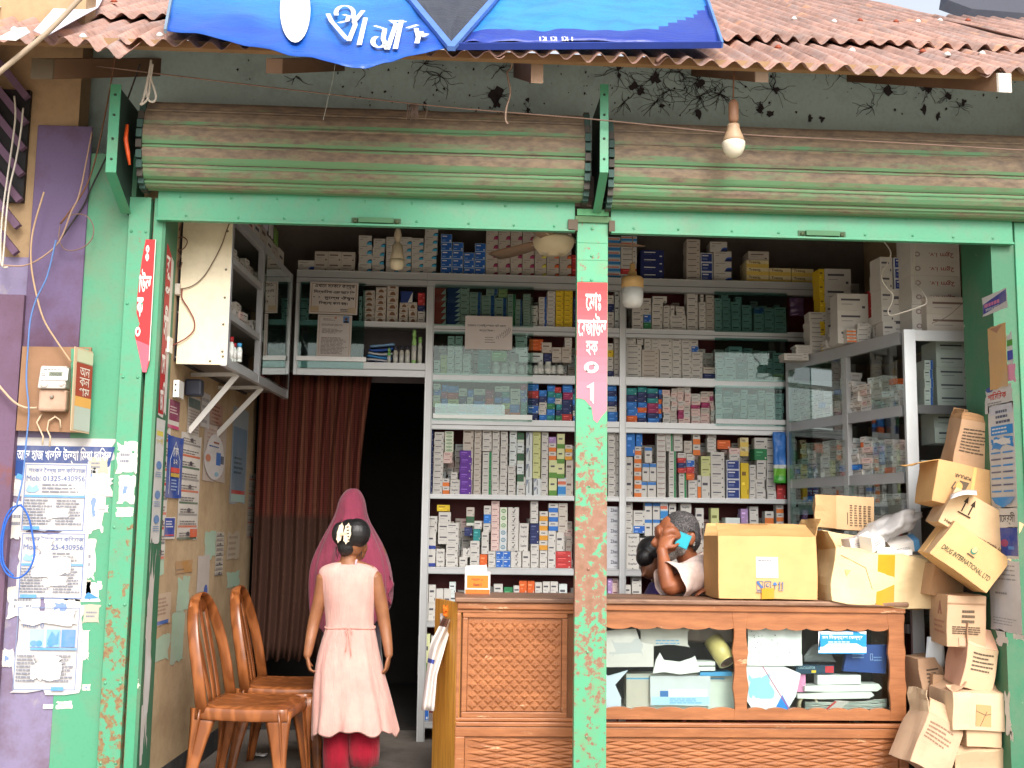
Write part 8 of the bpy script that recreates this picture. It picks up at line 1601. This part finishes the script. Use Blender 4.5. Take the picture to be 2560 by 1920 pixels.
for t_, r0 in ((-.25, .10), (.0, .098), (.2, .092), (.4, .088), (.62, .096), (.85, .110), (.99, .118)):
    c_ = sh_p.lerp(el, t_); rs.append([c_ + (xa_ * cos(2 * pi * k / n) + ya_ * sin(2 * pi * k / n)) * r0 * (1 + .06 * sin(4 * 2 * pi * k / n + t_ * 9) + .05 * sin(7 * 2 * pi * k / n - t_ * 7)) + Vector((0, 0, .014)) for k in range(n)])
m.rings(rs, (1, 1, 1), caps=False); shm = m.build('shirt', f_shirt, man, solid=.004); q = shm.modifiers.new('u', 'SUBSURF'); q.levels = q.render_levels = 1
m = MB()
def coll(i, j):
    a = lerp(-2.9, .9, i); c_ = Mp(1726, 1404, .02); r0 = .078 + .02 * j; z_ = .03 - .05 * j - .055 * max(0, -cos(a)) + .03 * max(0, cos(a)); return Vector((c_.x + cos(a) * r0 * .95, c_.y + sin(a) * r0, c_.z + z_))
m.grid(coll, 22, 4, (1, 1, 1)); m.build('collar', f_shirt, man, solid=.004)
ph = tag(None, None) if False else None
m = MB(); pc = at(1709, 1352, YM - .155); rm = Matrix.Rotation(R(22), 4, 'Y') @ Matrix.Rotation(R(-10), 4, 'Z'); m.box((-.04, -.006, -.04), (.034, .008, .042), S(20, 150, 170)); m.box((-.036, -.0072, -.036), (.03, -.0062, .034), S(24, 168, 186)); m.box((-.042, -.005, -.042), (.036, .007, -.0402), S(30, 60, 80)); m.v = [rm @ v + pc for v in m.v]
tag(m.build('phone', m_gloss, bevel=.004), 'teal mobile phone held between hand and ear of the seated man', 'phone')

# ------------------------------------------------------------------ second person bowed low behind the man
YO = 1.2; oth = empty('person', tuple(at(1620, 1600, YO)), 'black haired person in purple bowed low behind the man on the phone', 'person', 'people in the shop'); oth.location.z = 0; oth['_p'] = list(oth.location)
def Op(px, py, dy=0.0): return at(px, py, YO + dy)
m = MB(); ell(m, Op(1634, 1392), (.095, .09, .11), Matrix.Rotation(R(-25), 3, 'Y')); ell(m, Op(1626, 1420, -.03), (.062, .06, .07)); limb(m, [Op(1612, 1430, -.06), Op(1606, 1440, -.07)], [.014, .012], 8); limb(m, [Op(1642, 1420, .04), Op(1655, 1460, .06)], [.055, .06]); limb(m, [Op(1680, 1485, .06), Op(1682, 1540, .08), Op(1682, 1640, .1)], [.14, .15, .15], 18)
for s in (-1, 1): limb(m, [Op(1682 + s * 56, 1500, .06), Op(1680 + s * 58, 1560, 0), Op(1670 + s * 30, 1575, -.12)], [.055, .045, .032]); hand(m, Op(1670 + s * 30, 1575, -.12), (-s * .3, -.9, 0), (0, 0, -1), (-s, 0, 0), .17, (20, 20, 10)); limb(m, [Op(1650 + s * 24, 1640, .1), Vector((Op(1650 + s * 24, 1640).x, YO - .1, .5)), Vector((Op(1650 + s * 24, 1640).x, YO, .08))], [.1, .08, .05]); limb(m, [Vector((Op(1650 + s * 24, 1640).x, YO, .05)), Vector((Op(1650 + s * 24, 1640).x, YO - .14, .03))], [.04, .028])
flesh('body', m, sk_dark, oth, .008, 4)
m = MB(); ell(m, Op(1632, 1380, .005), (.102, .1, .1), Matrix.Rotation(R(-25), 3, 'Y')); ell(m, Op(1614, 1394, -.045), (.06, .06, .06)); flesh('hair', m, m_hair, oth, .006, 4)
m = MB(); rs = []
for py, cx_, hw, hdf in ((1446, 1674, 30, .08), (1460, 1680, 56, .13), (1485, 1684, 72, .17), (1530, 1684, 76, .18), (1640, 1684, 78, .18)):
    c_ = Op(cx_, py, .06); rs.append([Vector((c_.x + cos(2 * pi * k / 40) * hw * .00245, c_.y + sin(2 * pi * k / 40) * hdf, c_.z)) for k in range(40)])
m.rings(rs, (1, 1, 1), caps=False); m.build('kurta', f_purple, oth, solid=.004)
